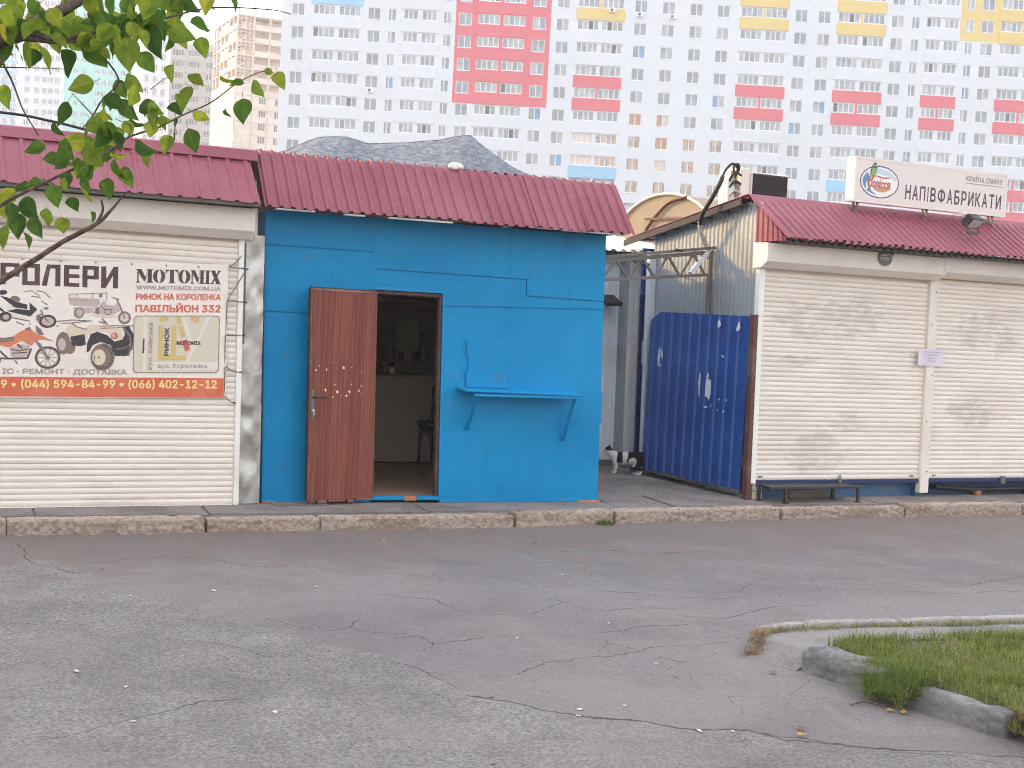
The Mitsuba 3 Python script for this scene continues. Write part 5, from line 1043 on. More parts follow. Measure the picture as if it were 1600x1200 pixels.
fproto = {k: mikit.ply(frame_mesh(k), 'pvc') for k in KINDW}
pproto = {}
def pane_proto(kind, leaves):
    t = (kind, tuple(leaves))
    if t not in pproto: pproto[t] = mikit.ply(pane_mesh(kind, leaves), 'pane_grey')
    return pproto[t]
def reflection_drape(kind, part_, amp=0.05):
    w, h, _ = KINDW[kind]; X = np.linspace(part_[0] * w, part_[1] * w, 26); Z = np.linspace(0.02, h - 0.02, 9)
    XX, ZZ = np.meshgrid(X, Z, indexing='ij'); pinch = part_[2]; t = ZZ / h
    cx = part_[3] * w
    XX = cx + (XX - cx) * (1 - pinch * np.sin(np.clip(1 - t, 0, 1) * math.pi * 0.8) ** 1.3)
    return np.stack([XX, 0.26 + amp * np.sin((np.arange(26)[:, None] + 0 * ZZ) * 1.5), ZZ], -1).reshape(-1, 3), grid_faces(26, 9)
wr_ = np.random.default_rng(21)
holes = []
REFLECTING = {(15, 3): 'o', (16, 3): 'h', (15, 4): 'd', (16, 4): 'o', (17, 4): 'b', (18, 4): 'd', (15, 5): 'b', (16, 5): 'w', (17, 5): 'b', (18, 5): 'd', (15, 6): 'd', (16, 6): 'b', (17, 6): 'd', (18, 6): 'd', (13, 4): 'w', (14, 4): 'd', (13, 5): 'w', (14, 5): 'b'}  # windows whose warm reflection is put in as coloured sheets
nwin = 0
for n in FLOORS:
    for i, (x, kd) in enumerate(COLS):
        w, h, mull = KINDW[kd]; z = ZT(n) - h
        holes.append((x, x + w, z, z + h))
        if (n < -1 and x < -8) or (n < -2 and x < 14) or (n > 5 and x < 12) or (n > 6) or nwin >= 300: continue
        nwin += 1
        k = stamp(tw, 'window', fproto[kd], TW, x, 0, z)
        nl = len(mull) + 1
        if (i, n) in REFLECTING:
            stamp(k, 'pane', pane_proto(kd, range(nl)), TW, x, 0, z, 'clear_pane'); labels[numbered.last] = {'kind': 'stuff'}
            c = REFLECTING[(i, n)]
            mats = {'o': ('reflection_orange', 'reflection_orange'), 'h': ('reflection_orange', 'reflection_white'), 'd': ('reflection_white', 'reflection_beige'), 'b': ('reflection_beige', 'reflection_beige'), 'w': ('reflection_white', 'reflection_white')}[c]
            pin = {'o': 0.15, 'h': 0.1, 'd': 0.75, 'b': 0.45, 'w': 0.06}[c]
            for s, (a, b, cx) in enumerate(((0.0, 0.52, 0.0 if (i + n) % 2 else 0.42), (0.48, 1.0, 1.0 if (i * n) % 3 else 0.6))):
                v, f = reflection_drape(kd, (a, b, pin, cx)); v = v.copy(); v[:, 0] += x; v[:, 2] += z
                part(k, 'reflection_drape', (v, f), mats[s], TW, smooth=True)
            part(k, 'room', cat(bx(x - 0.02, x + w + 0.02, 0.40, 0.42, z - 0.02, z + h + 0.02)), 'room_wall', TW)
        else:
            kinds = ['pane_grey'] * nl
            for l in range(nl):
                u = wr_.random(); kinds[l] = 'pane_pale' if u < (0.55 if kd[0] == 'b' else 0.25) else 'pane_blue' if u > 0.94 and kd[0] != 'b' else 'pane_dark' if u > 0.955 else 'pane_grey'
            for kk in sorted(set(kinds)):
                stamp(k, 'pane', pane_proto(kd, [l for l in range(nl) if kinds[l] == kk]), TW, x, 0, z, kk); labels[numbered.last] = {'kind': 'stuff'}
def holed(x0, x1, z0, z1, holes, zone):
    hs = [h for h in holes if h[1] > x0 and h[0] < x1 and h[3] > z0 and h[2] < z1]
    X = sorted({x0, x1} | {q for h in hs for q in h[:2] if x0 < q < x1} | {q for zr in zone for q in zr[:2] if x0 < q < x1}); Z = sorted({z0, z1} | {q for h in hs for q in h[2:] if z0 < q < z1} | {q for zr in zone for q in zr[2:4] if z0 < q < z1})
    hx = np.array([[h[0], h[1], h[2], h[3]] for h in hs]); out = {}
    for a, b in zip(X[:-1], X[1:]):
        for c, d in zip(Z[:-1], Z[1:]):
            mx, mz = (a + b) / 2, (c + d) / 2
            if ((hx[:, 0] < mx) & (hx[:, 1] > mx) & (hx[:, 2] < mz) & (hx[:, 3] > mz)).any(): continue
            m = next((zr[4] for zr in zone if zr[0] < mx < zr[1] and zr[2] < mz < zr[3]), 'tower_white')
            v, f = out.setdefault(m, ([], [])); k = len(v)
            v += [[a, 0, c], [b, 0, c], [b, 0, d], [a, 0, d]]; f.append([k, k + 1, k + 2, k + 3])
    v, f = out['tower_white']
    for a, b, c, d in hs:
        for q in ([[a, 0, c], [a, 0, d], [a, .2, d], [a, .2, c]], [[b, 0, d], [b, 0, c], [b, .2, c], [b, .2, d]], [[a, 0, d], [b, 0, d], [b, .2, d], [a, .2, d]], [[b, 0, c], [a, 0, c], [a, .2, c], [b, .2, c]]):
            k = len(v); v += q; f.append([k, k + 1, k + 2, k + 3])
    return {m: (np.array(v, float), np.array(f)) for m, (v, f) in out.items()}
zones = [(RED[0], RED[1], RED[2], TOPZ, 'tower_red'), (YEL[0], YEL[1], YEL[2], TOPZ, 'tower_yellow')]
for m, msh in holed(LEFT, RIGHT, 0.0, TOPZ, holes, zones).items():
    part(tw, {'tower_white': 'front_wall', 'tower_red': 'red_front', 'tower_yellow': 'yellow_front'}[m], msh, m, TW)
part(tw, 'body', cat(bx(LEFT + 0.01, RIGHT - 0.01, 0.45, 14, 0, TOPZ - 0.3), bx(LEFT, LEFT + 0.008, 0.001, 14, 0, TOPZ), bx(RIGHT - 0.008, RIGHT, 0.001, 14, 0, TOPZ)), 'tower_white', TW)
part(tw, 'roof', bx(LEFT, RIGHT, 0.3, 14.2, TOPZ - 0.29, TOPZ + 0.4), 'tower_white', TW)
BAYS = [(-27.40, -21.00, {-2: 'tower_blue'}, ()), (-16.2, -11.55, {}, ()), (-6.85, -0.5, {}, ()), (5.55, 11.62, {-2: 'tower_yellow', 1: 'tower_red', 2: 'tower_red', 5: 'tower_blue'}, ((-2, 'tower_yellow'), (2, 'tower_red'))), (25.95, 32.15, {-3: 'tower_yellow', -2: 'tower_yellow', 1: 'tower_red', 2: 'tower_red'}, ((-2, 'tower_yellow'), (2, 'tower_red'))),
        (38.18, 44.42, {-3: 'tower_yellow', -2: 'tower_yellow', 1: 'tower_red', 2: 'tower_red', 5: 'tower_blue'}, ((-2, 'tower_yellow'), (2, 'tower_red'))), (49.32, 53.78, {1: 'tower_red', 2: 'tower_red'}, ((2, 'tower_red'),)), (58.7, 64.95, {-3: 'tower_yellow', 1: 'tower_red', 2: 'tower_red', 5: 'tower_red', 6: 'tower_red'}, ((2, 'tower_red'), (5, 'tower_red'), (6, 'tower_red')))]
for x0, x1, cols, piers in BAYS:
    for n in FLOORS:
        zt, zb = ZT(n) - 1.2 - 0.06, ZT(n + 1) + 0.06
        c = 'tower_red' if (x1 < 0 and x0 > -8 and n <= 2) else cols.get(n, 'tower_yellow' if (x0 > 58 and n < -1) else 'tower_white')
        part(tw, 'balcony_front', cbx(x0, x1, -0.10, -0.003, zb, zt, 0.02), c, TW)
    for n, c in piers:
        xm = (x0 + x1) / 2; part(tw, 'balcony_pier', bx(xm - 0.16, xm + 0.16, -0.04, -0.003, ZT(n) - 1.2, ZT(n)), c, TW)
for i, (x, z, l) in enumerate(((-20.0, ZT(2) - 2.1, 'under a window left of the red block'), (9.6, ZT(-2) - 1.75, 'on the yellow balcony front'), (13.1, ZT(-2) - 2.05, 'under the top window nearest the yellow balcony'), (17.2, ZT(-2) - 2.05, 'under the second top window right of it'))):
    a_ = thing('air_conditioner', f'tiny white air conditioner {l} of the apartment block', 'air conditioner')
    part(a_, 'case', cbx(x, x + 0.72, -0.42 - (0.1 if i == 1 else 0), -0.11 if i == 1 else -0.01, z, z + 0.5, 0.02), 'pvc', TW)
    part(a_, 'fan', tube([(x + 0.27, -0.428 - (0.1 if i == 1 else 0), z + 0.25), (x + 0.27, -0.44 - (0.1 if i == 1 else 0), z + 0.25)], 0.19, 14), 'pane_dark', TW, smooth=50)

# ------------------------------------------------------------------ tower under construction
mat('raw_concrete', lambda p, n, uv: MIX((0.66, 0.575, 0.51), (0.54, 0.465, 0.41), SS(0.35, 0.7, F(p.x * 0.5, p.y * 0.5, p.z * 0.7, 4))), 0.9)
mat('raw_panel', lambda p, n, uv: MIX((0.70, 0.615, 0.55), (0.60, 0.52, 0.46), SS(0.35, 0.7, F(p.x * 0.3, p.y * 0.3, p.z * 0.5, 4))), 0.9)
ut = thing('unfinished_tower', 'unfinished beige concrete tower with open upper storeys beside the white block', 'building')
UT = Frame(-62.6, 290, 26)
WU, DU = 10.9, 21.0
part(ut, 'core', cat(bx(2.5, WU - 0.5, 2.4, DU - 1, 0, 61), bx(0.4, WU - 0.3, 1.6, DU, 0, 47.6)), 'raw_concrete', UT)
for n in range(7, 23):
    z0 = 2.8 * n
    part(ut, 'floor_slab', bx(0, WU, 0, DU, z0 - 0.22, z0), 'raw_concrete', UT)
    if n < 22:
        for x in (0.0, 3.6, 7.1, WU - 0.35): part(ut, 'column', bx(x, x + 0.35, 0.02, 0.45, z0, z0 + 2.57), 'raw_concrete', UT)
        for y in (3.5, 7.0, 10.5, 14.0, 17.5, DU - 0.5): part(ut, 'column', bx(0.02, 0.45, y, y + 0.5, z0, z0 + 2.57), 'raw_concrete', UT)
        for a, b in ((3.96, 7.09), (7.46, WU - 0.36)): part(ut, 'balcony_panel', bx(a, b, -0.12, 0.0, z0 - 0.2, z0 + 1.0), 'raw_panel', UT)
    if n <= 16:
        part(ut, 'side_panel', bx(-0.08, 0.0, 0.46, DU, z0, z0 + 2.55), 'raw_panel', UT)
        part(ut, 'front_panel', bx(0.36, 3.58, 0.02, 0.14, z0, z0 + 2.55), 'raw_panel', UT)
        if n <= 15:
            for a in (4.0, 7.5):
                part(ut, 'window', cat(*[bx(a + 1.45 + 0.52 * q, a + 1.80 + 0.52 * q, -0.02, 0.02, z0 + 1.08, z0 + 2.4) for q in range(3)]), 'pane_dark', UT)
                part(ut, 'infill_panel', bx(a, a + 3.05, 0.03, 0.12, z0 + 1.0, z0 + 2.56), 'raw_panel', UT)
    elif n < 22:
        part(ut, 'railing', cat(*[bx(0.36, 3.58, 0.05, 0.12, z0 + q, z0 + q + 0.14) for q in (0.45, 1.0, 1.9)], *[bx(1.0 + 0.9 * q, 1.12 + 0.9 * q, 0.13, 0.2, z0, z0 + 2.5) for q in range(3)]), 'raw_concrete', UT)
        for y in (0.9, 4.4, 7.9, 11.4): part(ut, 'side_parapet', bx(0.0, 0.1, y, y + 2.3, z0, z0 + (0.9 if (n + int(y)) % 2 else 2.2)), 'raw_panel', UT)
for x, h in ((0.3, 1.5), (3.7, 2.6), (5.4, 1.2), (7.2, 2.2), (9.0, 1.6), (10.4, 2.4)): part(ut, 'column', bx(x, x + 0.35, 0.3, 0.65, 61.6, 61.6 + h), 'raw_concrete', UT)
for y in (6, 12, 18): part(ut, 'column', bx(2, 2.5, y, y + .5, 61.6, 63.8), 'raw_concrete', UT)

def far_building(name, label, frame, W, D, H, base_mat, stripes, wx, ww, wh, floors, tone='pane_grey'):
    """A distant block: body, coloured front strips, and its small windows as real recessed pieces."""
    b = thing(name, label, 'building')
    part(b, 'wall', bx(0, W, 0, D, 0, H), base_mat, frame)
    for nm, x0, x1, z0, z1, m in stripes: part(b, nm, bx(x0, x1, -0.14, -0.01, z0, z1), m, frame)
    pv_, fv_ = [], []
    for z in floors:
        for x in wx:
            fv_ += [bx(x - 0.1, x + ww + 0.1, -0.2, -0.145, z - 0.1, z - 0.01), bx(x + ww / 2 - 0.05, x + ww / 2 + 0.05, -0.23, -0.2, z, z + wh)]
            pv_.append(bx(x, x + ww, -0.195, -0.15, z, z + wh))
    k = part(b, 'window', cat(*pv_), tone, frame); labels[k] = {'kind': 'stuff', 'label': 'small far-off windows'}
    k = part(b, 'window_frame', cat(*fv_), 'pvc', frame); labels[k] = {'kind': 'stuff', 'label': 'sills and mullions of the far-off windows'}
    return b
mat('far_grey', render_paint((0.42, 0.41, 0.42)), 0.85); mat('far_teal', render_paint((0.30, 0.66, 0.62)), 0.8); mat('far_blue', render_paint((0.33, 0.55, 0.78)), 0.8)
GT = Frame(-88.5, 335, 6)
far_building('grey_tower', 'grey concrete tower half hidden behind the leaves beside the unfinished one', GT, 15, 14, 63.0, 'far_grey', [('balcony_band', 0.4, 14.6, 2.8 * n - 0.2, 2.8 * n + 1.0, 'tower_white' if n % 1 else 'far_grey') for n in range(12, 22)], [0.8, 2.2, 4.6, 6.0, 9.0, 10.4, 12.6], 1.0, 1.3, [2.8 * n + 1.15 for n in range(12, 22)], 'pane_dark')
WT = Frame(-91.5, 322, 38)
far_building('white_slab_block', 'narrow white block glimpsed between the leaves left of the grey tower', WT, 6.5, 6, 70, 'tower_white', [('pilaster', 2.0 * q, 2.0 * q + 0.5, 0, 69, 'tower_white') for q in range(3)], [0.8, 2.8, 4.8], 0.7, 1.5, [2.8 * n + 0.8 for n in range(12, 24)])
TB = Frame(-142, 352, 2.5)
far_building('teal_block', 'pale apartment block with a teal front behind the branch', TB, 42, 14, 78, 'tower_white', [('teal_front', 21.5, 42, 0, 77, 'far_teal')] + [('blue_band', -6, 9.5, 2.8 * n - 0.2, 2.8 * n + 0.9, 'far_blue') for n in range(12, 27)], [-4, -1.5, 1, 3.5, 6, 8, 11.5, 14, 16, 17.6, 19.2, 24, 26, 29.5, 31.2, 32.9, 36, 37.7, 39.4], 1.0, 1.3, [2.8 * n + 1.0 for n in range(12, 27)])
# ------------------------------------------------------------------ the tree beside the viewer: leaves (base, tip) and limbs (points, radii) in metres
LEAVES = [(-1.359,3.768,2.575,-1.336,3.786,2.502), (-1.393,4.046,2.617,-1.349,4.042,2.539), (-1.3,3.988,2.633,-1.238,4.002,2.565), (-1.123,3.784,2.617,-1.107,3.785,2.518), (-1.111,3.961,2.69,-1.075,3.975,2.591), (-1.138,4.256,2.76,-1.072,4.264,2.685), (-1.029,4.11,2.729,-0.965,4.08,2.699), (-1.036,4.265,2.718,-1.016,4.254,2.655), (-1.349,4.219,2.556,-1.427,4.218,2.525), (-1.405,4.153,2.479,-1.445,4.165,2.406), (-1.223,3.93,2.437,-1.204,3.939,2.374), (-1.268,4.242,2.508,-1.22,4.249,2.443), (-1.149,3.887,2.527,-1.102,3.9,2.485), (-1.007,3.842,2.558,-1.022,3.852,2.508), (-1.026,4.102,2.573,-0.979,4.098,2.538), (-1.042,4.145,2.543,-1.026,4.121,2.488), (-0.952,4.196,2.588,-0.9,4.195,2.574), (-0.794,3.802,2.51,-0.835,3.789,2.504), (-0.85,4.208,2.586,-0.813,4.212,2.536), (-0.73,3.944,2.57,-0.709,3.926,2.521), (-0.744,3.821,2.551,-0.721,3.836,2.549), (-0.845,4.038,2.501,-0.833,4.02,2.42), (-1.032,4.197,2.475,-0.984,4.224,2.457), (-0.903,4.069,2.472,-0.892,4.098,2.447), (-1.091,4.161,2.492,-1.048,4.134,2.45), (-1.121,3.927,2.448,-1.053,3.908,2.435), (-1.007,3.84,2.402,-1.048,3.817,2.384), (-0.967,3.886,2.386,-0.951,3.907,2.32), (-1.12,4.261,2.407,-1.128,4.243,2.342), (-1.155,4.025,2.355,-1.091,3.998,2.319), (-1.247,4.101,2.399,-1.219,4.106,2.335), (-1.326,4.095,2.36,-1.402,4.096,2.347), (-1.426,4.031,2.332,-1.487,4.03,2.306), (-1.298,3.79,2.276,-1.347,3.792,2.269), (-1.293,4.153,2.352,-1.281,4.125,2.296), (-1.213,4.016,2.301,-1.191,4.03,2.237), (-1.274,3.938,2.245,-1.262,3.962,2.191), (-1.21,3.94,2.237,-1.203,3.931,2.177), (-1.336,3.989,2.252,-1.357,3.992,2.2), (-1.476,4.236,2.233,-1.453,4.251,2.161), (-1.542,4.25,2.215,-1.63,4.265,2.198), (-1.535,4.175,2.183,-1.492,4.161,2.109), (-1.336,3.99,2.177,-1.303,3.976,2.135), (-1.191,4.04,2.282,-1.175,4.047,2.219), (-1.439,4.046,2.225,-1.487,4.043,2.207), (-1.277,3.938,2.203,-1.241,3.914,2.166), (-1.446,3.815,2.142,-1.432,3.809,2.085), (-1.138,4.093,2.331,-1.133,4.074,2.287), (-1.317,4.242,2.694,-1.298,4.221,2.628), (-1.026,3.877,2.643,-1.026,3.86,2.596), (-1.539,4.02,2.627,-1.551,3.998,2.547), (-1.493,3.952,2.612,-1.477,3.976,2.572), (-1.511,4.28,2.707,-1.477,4.282,2.642), (-1.303,4.213,2.736,-1.255,4.219,2.678), (-1.208,3.817,2.693,-1.201,3.844,2.634), (-1.187,4.021,2.723,-1.139,3.995,2.662), (-1.102,3.953,2.726,-1.06,3.937,2.673), (-1.089,4.095,2.801,-1.043,4.081,2.737), (-1.058,4.114,2.802,-0.998,4.106,2.761), (-0.923,4.149,2.824,-0.898,4.166,2.784), (-0.956,4.009,2.785,-0.93,4.006,2.752), (-1.404,4.209,2.752,-1.399,4.237,2.686), (-1.32,3.721,2.671,-1.288,3.737,2.622), (-1.505,4.104,2.774,-1.481,4.114,2.706), (-1.594,4.211,2.807,-1.583,4.214,2.731), (-1.559,4.035,2.719,-1.52,4.024,2.657), (-1.41,4.095,2.782,-1.374,4.112,2.728), (-1.302,3.989,2.764,-1.276,3.991,2.707), (-1.297,4.2,2.818,-1.294,4.209,2.748), (-1.184,3.939,2.757,-1.151,3.952,2.708), (-1.083,3.764,2.728,-1.05,3.786,2.681), (-1.167,4.259,2.846,-1.119,4.236,2.788), (-1.536,4.221,2.728,-1.488,4.207,2.661), (-1.366,3.934,2.671,-1.343,3.914,2.606), (-1.315,3.993,2.655,-1.314,4.006,2.593), (-1.371,3.727,2.635,-1.383,3.723,2.58), (-1.534,3.964,2.67,-1.51,3.951,2.603), (-1.149,4.217,2.751,-1.137,4.219,2.69), (-1.094,3.814,2.647,-1.081,3.838,2.598), (-1.277,4.214,2.708,-1.257,4.222,2.641), (-1.348,4.22,2.72,-1.313,4.215,2.667), (-1.548,4.119,2.204,-1.585,4.116,2.142), (-1.527,4.078,2.129,-1.511,4.069,2.049), (-1.475,4.085,2.12,-1.454,4.097,2.054), (-1.523,4.007,2.087,-1.528,4.003,2.016), (-1.562,4.237,2.08,-1.519,4.215,2.033), (-1.309,3.727,2.128,-1.31,3.756,2.082), (-1.31,3.852,2.111,-1.295,3.834,2.062), (-1.291,4.056,2.144,-1.29,4.075,2.112), (-1.267,3.837,2.282,-1.262,3.835,2.237), (-1.307,4.172,2.319,-1.338,4.197,2.267), (-1.183,3.999,2.412,-1.158,4.003,2.368), (-1.054,3.827,2.397,-1.068,3.852,2.352), (-1.369,4.229,2.427,-1.383,4.239,2.37), (-1.359,3.903,2.387,-1.321,3.881,2.346), (-1.417,4.165,2.313,-1.387,4.166,2.283), (-1.165,3.792,2.361,-1.197,3.769,2.305), (-1.327,4.164,2.36,-1.351,4.183,2.29), (-1.221,3.757,2.3,-1.171,3.772,2.253), (-1.26,3.964,2.425,-1.208,3.961,2.403), (-1.191,3.78,2.368,-1.14,3.815,2.333), (-1.284,4.191,2.339,-1.229,4.201,2.322), (-1.143,3.769,2.352,-1.13,3.796,2.298), (-1.215,3.781,2.387,-1.166,3.761,2.34), (-1.301,4.338,2.427,-1.333,4.354,2.365), (-1.294,4.143,2.405,-1.256,4.161,2.379), (-1.192,3.805,2.321,-1.22,3.771,2.255), (-1.319,4.244,2.369,-1.288,4.21,2.3), (-1.269,3.927,2.353,-1.254,3.934,2.299), (-1.273,4.288,2.422,-1.312,4.262,2.373), (-1.353,3.946,2.333,-1.295,3.916,2.283), (-1.557,4.365,2.255,-1.52,4.387,2.241), (-1.333,4.185,2.306,-1.383,4.187,2.249), (-1.285,3.799,2.221,-1.285,3.806,2.179), (-1.28,3.991,2.268,-1.296,3.972,2.219), (-1.4,4.214,2.289,-1.355,4.206,2.258), (-1.3,3.851,2.282,-1.333,3.85,2.247), (-1.108,4.28,2.466,-1.109,4.259,2.392), (-1.061,3.826,2.402,-1.029,3.848,2.387), (-0.968,3.78,2.468,-0.95,3.754,2.42), (-1.136,4.232,2.469,-1.124,4.248,2.42), (-1.14,4.136,2.472,-1.119,4.142,2.412), (-1.055,3.776,2.432,-1.004,3.766,2.41), (-1.198,4.277,2.51,-1.201,4.286,2.463), (-1.244,4.263,2.451,-1.186,4.227,2.427), (-1.025,3.774,2.426,-1.041,3.756,2.368), (-1.166,3.921,2.639,-1.147,3.955,2.618), (-1.266,3.933,2.649,-1.318,3.945,2.604), (-1.236,4.313,2.669,-1.192,4.334,2.61), (-1.287,4.091,2.741,-1.324,4.064,2.703), (-1.353,3.824,2.614,-1.303,3.837,2.591), (-1.296,4.01,2.739,-1.281,4.026,2.691), (-1.223,3.903,2.609,-1.208,3.921,2.577), (-1.342,4.317,2.791,-1.288,4.317,2.765), (-1.243,4.086,2.694,-1.265,4.058,2.652), (-1.335,3.988,2.686,-1.282,3.962,2.627), (-1.268,3.87,2.668,-1.191,3.84,2.63), (-1.151,3.776,2.649,-1.184,3.813,2.62), (-1.155,3.769,2.644,-1.204,3.781,2.6), (-1.309,4.236,2.738,-1.344,4.238,2.694), (-1.312,4.305,2.736,-1.372,4.33,2.704), (-1.141,3.877,2.679,-1.122,3.872,2.618), (-1.418,4.273,2.753,-1.394,4.303,2.725), (-1.215,4.196,2.77,-1.248,4.166,2.718), (-1.629,4.175,2.753,-1.643,4.153,2.689), (-1.376,4.02,2.68,-1.337,3.986,2.635), (-1.214,4.028,2.711,-1.264,4.004,2.668), (-1.397,4.304,2.735,-1.442,4.329,2.688), (-1.212,4.13,2.763,-1.191,4.093,2.708), (-1.138,3.751,2.62,-1.128,3.745,2.575), (-1.179,3.945,2.69,-1.121,3.911,2.651), (-1.41,4.263,2.718,-1.358,4.224,2.651), (-1.434,4.119,2.706,-1.427,4.085,2.639), (-1.218,3.948,2.673,-1.256,3.978,2.619), (-1.425,4.365,2.775,-1.396,4.366,2.71), (-1.31,3.96,2.642,-1.233,3.928,2.613), (-1.586,4.399,2.692,-1.635,4.428,2.66), (-1.358,3.884,2.67,-1.305,3.858,2.633), (-1.479,4.042,2.676,-1.415,4.061,2.651), (-1.5,4.08,2.716,-1.462,4.081,2.682), (-1.456,4.29,2.691,-1.409,4.319,2.666), (-1.381,3.826,2.707,-1.433,3.853,2.682), (-1.505,4.09,2.669,-1.541,4.056,2.626), (-1.219,3.772,2.602,-1.181,3.771,2.58), (-1.36,4.164,2.737,-1.41,4.172,2.687), (-1.434,3.888,2.669,-1.376,3.881,2.637), (-1.385,3.841,2.688,-1.358,3.854,2.654), (-1.654,4.148,2.696,-1.619,4.132,2.655), (-1.694,4.362,2.762,-1.716,4.38,2.696), (-1.513,4.231,2.695,-1.455,4.219,2.676), (-1.589,4.365,2.67,-1.589,4.331,2.605), (-1.522,3.967,2.662,-1.489,3.935,2.603), (-1.541,4.185,2.712,-1.575,4.208,2.667), (-1.481,3.932,2.682,-1.43,3.954,2.639), (-1.6,4.319,2.764,-1.519,4.298,2.723), (-1.579,4.231,2.718,-1.628,4.255,2.676), (-1.513,4.047,2.669,-1.465,4.027,2.641), (-1.589,4.376,2.793,-1.598,4.368,2.716), (-1.513,4.131,2.655,-1.528,4.126,2.578), (-1.43,3.945,2.595,-1.428,3.918,2.549), (-1.646,4.179,2.696,-1.591,4.166,2.655), (-1.626,4.116,2.638,-1.57,4.136,2.612), (-1.059,4.084,2.757,-1.096,4.085,2.702), (-1.249,4.166,2.853,-1.22,4.131,2.787), (-1.114,4.118,2.777,-1.093,4.124,2.725), (-1.069,4.021,2.746,-1.041,4.047,2.691), (-1.049,3.753,2.726,-1.06,3.722,2.65), (-1.021,3.848,2.656,-0.95,3.846,2.631), (-1.105,4.024,2.782,-1.067,4.009,2.739), (-1.323,4.38,2.81,-1.252,4.385,2.774), (-1.156,3.916,2.734,-1.143,3.95,2.692), (-1.126,3.997,2.727,-1.106,4.011,2.679), (-1.073,3.892,2.711,-1.128,3.931,2.662), (-1.177,4.242,2.765,-1.126,4.247,2.735), (-1.133,3.976,2.73,-1.108,3.944,2.678), (-1.178,3.97,2.714,-1.212,3.954,2.686), (-1.34,4.398,2.538,-1.373,4.39,2.497), (-1.2,3.853,2.46,-1.143,3.872,2.43), (-1.307,4.315,2.58,-1.281,4.343,2.527), (-1.315,4.356,2.538,-1.351,4.385,2.498), (-1.095,3.797,2.486,-1.109,3.762,2.424), (-1.211,4.124,2.572,-1.209,4.157,2.507), (-1.35,3.976,2.838,-1.384,3.976,2.76), (-0.953,3.951,2.799,-0.942,3.951,2.723), (-1.248,4.296,3.069,-1.238,4.296,2.992), (-1.667,3.929,2.718,-1.636,3.929,2.668), (-1.637,4.271,2.974,-1.636,4.271,2.883), (-1.557,4.296,2.799,-1.534,4.296,2.708), (-1.088,4.477,2.963,-1.079,4.477,2.881), (-1.402,4.089,2.787,-1.429,4.089,2.716), (-1.383,4.398,2.791,-1.38,4.398,2.697), (-1.183,4.16,2.835,-1.205,4.16,2.771), (-1.682,4.041,2.88,-1.717,4.041,2.808), (-1.036,4.03,2.838,-1.062,4.03,2.749), (-1.811,4.241,2.751,-1.756,4.241,2.699), (-1.261,4.264,3.01,-1.24,4.264,2.929), (-1.723,4.224,2.747,-1.723,4.224,2.659), (-1.554,4.138,2.762,-1.583,4.138,2.688), (-1.666,4.136,2.849,-1.696,4.136,2.781), (-1.064,3.981,2.996,-1.013,3.981,2.927), (-1.321,4.148,2.888,-1.337,4.148,2.82), (-1.206,4.316,2.956,-1.222,4.316,2.877), (-1.678,4.048,2.896,-1.616,4.048,2.852), (-1.375,4.474,2.986,-1.413,4.474,2.895), (-1.249,4.355,2.965,-1.193,4.355,2.931), (-1.914,4.336,2.927,-1.845,4.336,2.887), (-1.379,4.238,2.743,-1.336,4.238,2.693), (-1.497,4.399,2.795,-1.489,4.399,2.723), (-1.765,4.062,2.97,-1.75,4.062,2.906), (-1.398,4.374,2.99,-1.374,4.374,2.898), (-1.787,4.432,2.867,-1.695,4.432,2.818), (-1.319,4.071,2.674,-1.292,4.071,2.592), (-1.456,4.419,2.868,-1.385,4.419,2.806), (-1.589,4.469,2.766,-1.558,4.469,2.691), (-1.103,4.364,2.891,-1.137,4.364,2.793), (-1.371,3.934,2.85,-1.346,3.934,2.789), (-1.311,4.462,2.894,-1.31,4.462,2.818), (-1.538,4.222,2.87,-1.572,4.222,2.789), (-1.643,4.245,2.937,-1.576,4.245,2.891), (-1.1,4.236,2.86,-1.083,4.236,2.787), (-1.367,4.289,2.913,-1.405,4.289,2.827), (-1.789,4.314,2.999,-1.828,4.314,2.919), (-1.076,4.046,2.931,-1.117,4.046,2.847), (-1.5,4.286,2.774,-1.512,4.286,2.687), (-1.25,4.158,2.722,-1.257,4.158,2.623), (-1.815,4.115,2.916,-1.801,4.115,2.84), (-1.046,4.084,2.952,-0.99,4.084,2.915), (-1.884,4.465,2.822,-1.892,4.465,2.753), (-1.717,4.21,2.709,-1.67,4.21,2.659), (-1.703,3.95,2.067,-1.649,3.95,2.012), (-1.706,4.422,2.56,-1.686,4.422,2.478), (-1.742,4.216,2.646,-1.67,4.216,2.604), (-1.518,3.959,2.729,-1.501,3.959,2.637), (-1.708,4.091,2.013,-1.74,4.091,1.95), (-1.806,4.401,2.555,-1.738,4.401,2.516), (-1.634,4.191,2.192,-1.586,4.191,2.104), (-1.826,3.937,2.615,-1.823,3.937,2.523), (-2.066,4.36,2.178,-2.006,4.36,2.116), (-1.927,4.467,2.806,-1.871,4.467,2.761), (-1.79,4.371,2.422,-1.785,4.371,2.353), (-1.799,4.084,1.998,-1.731,4.084,1.932), (-2.12,4.497,2.503,-2.14,4.497,2.432), (-2.032,4.311,2.418,-2.047,4.311,2.346), (-1.788,4.083,2.43,-1.788,4.083,2.349), (-1.789,4.079,2.177,-1.777,4.079,2.087), (-1.746,3.901,2.731,-1.76,3.901,2.644), (-1.649,4.054,2.77,-1.682,4.054,2.695), (-1.978,4.481,2.013,-1.916,4.481,1.938), (-1.753,4.448,2.125,-1.76,4.448,2.055), (-1.946,4.282,2.671,-1.924,4.282,2.571), (-1.831,3.918,2.649,-1.768,3.918,2.585), (-1.784,4.246,2.621,-1.779,4.246,2.545)]
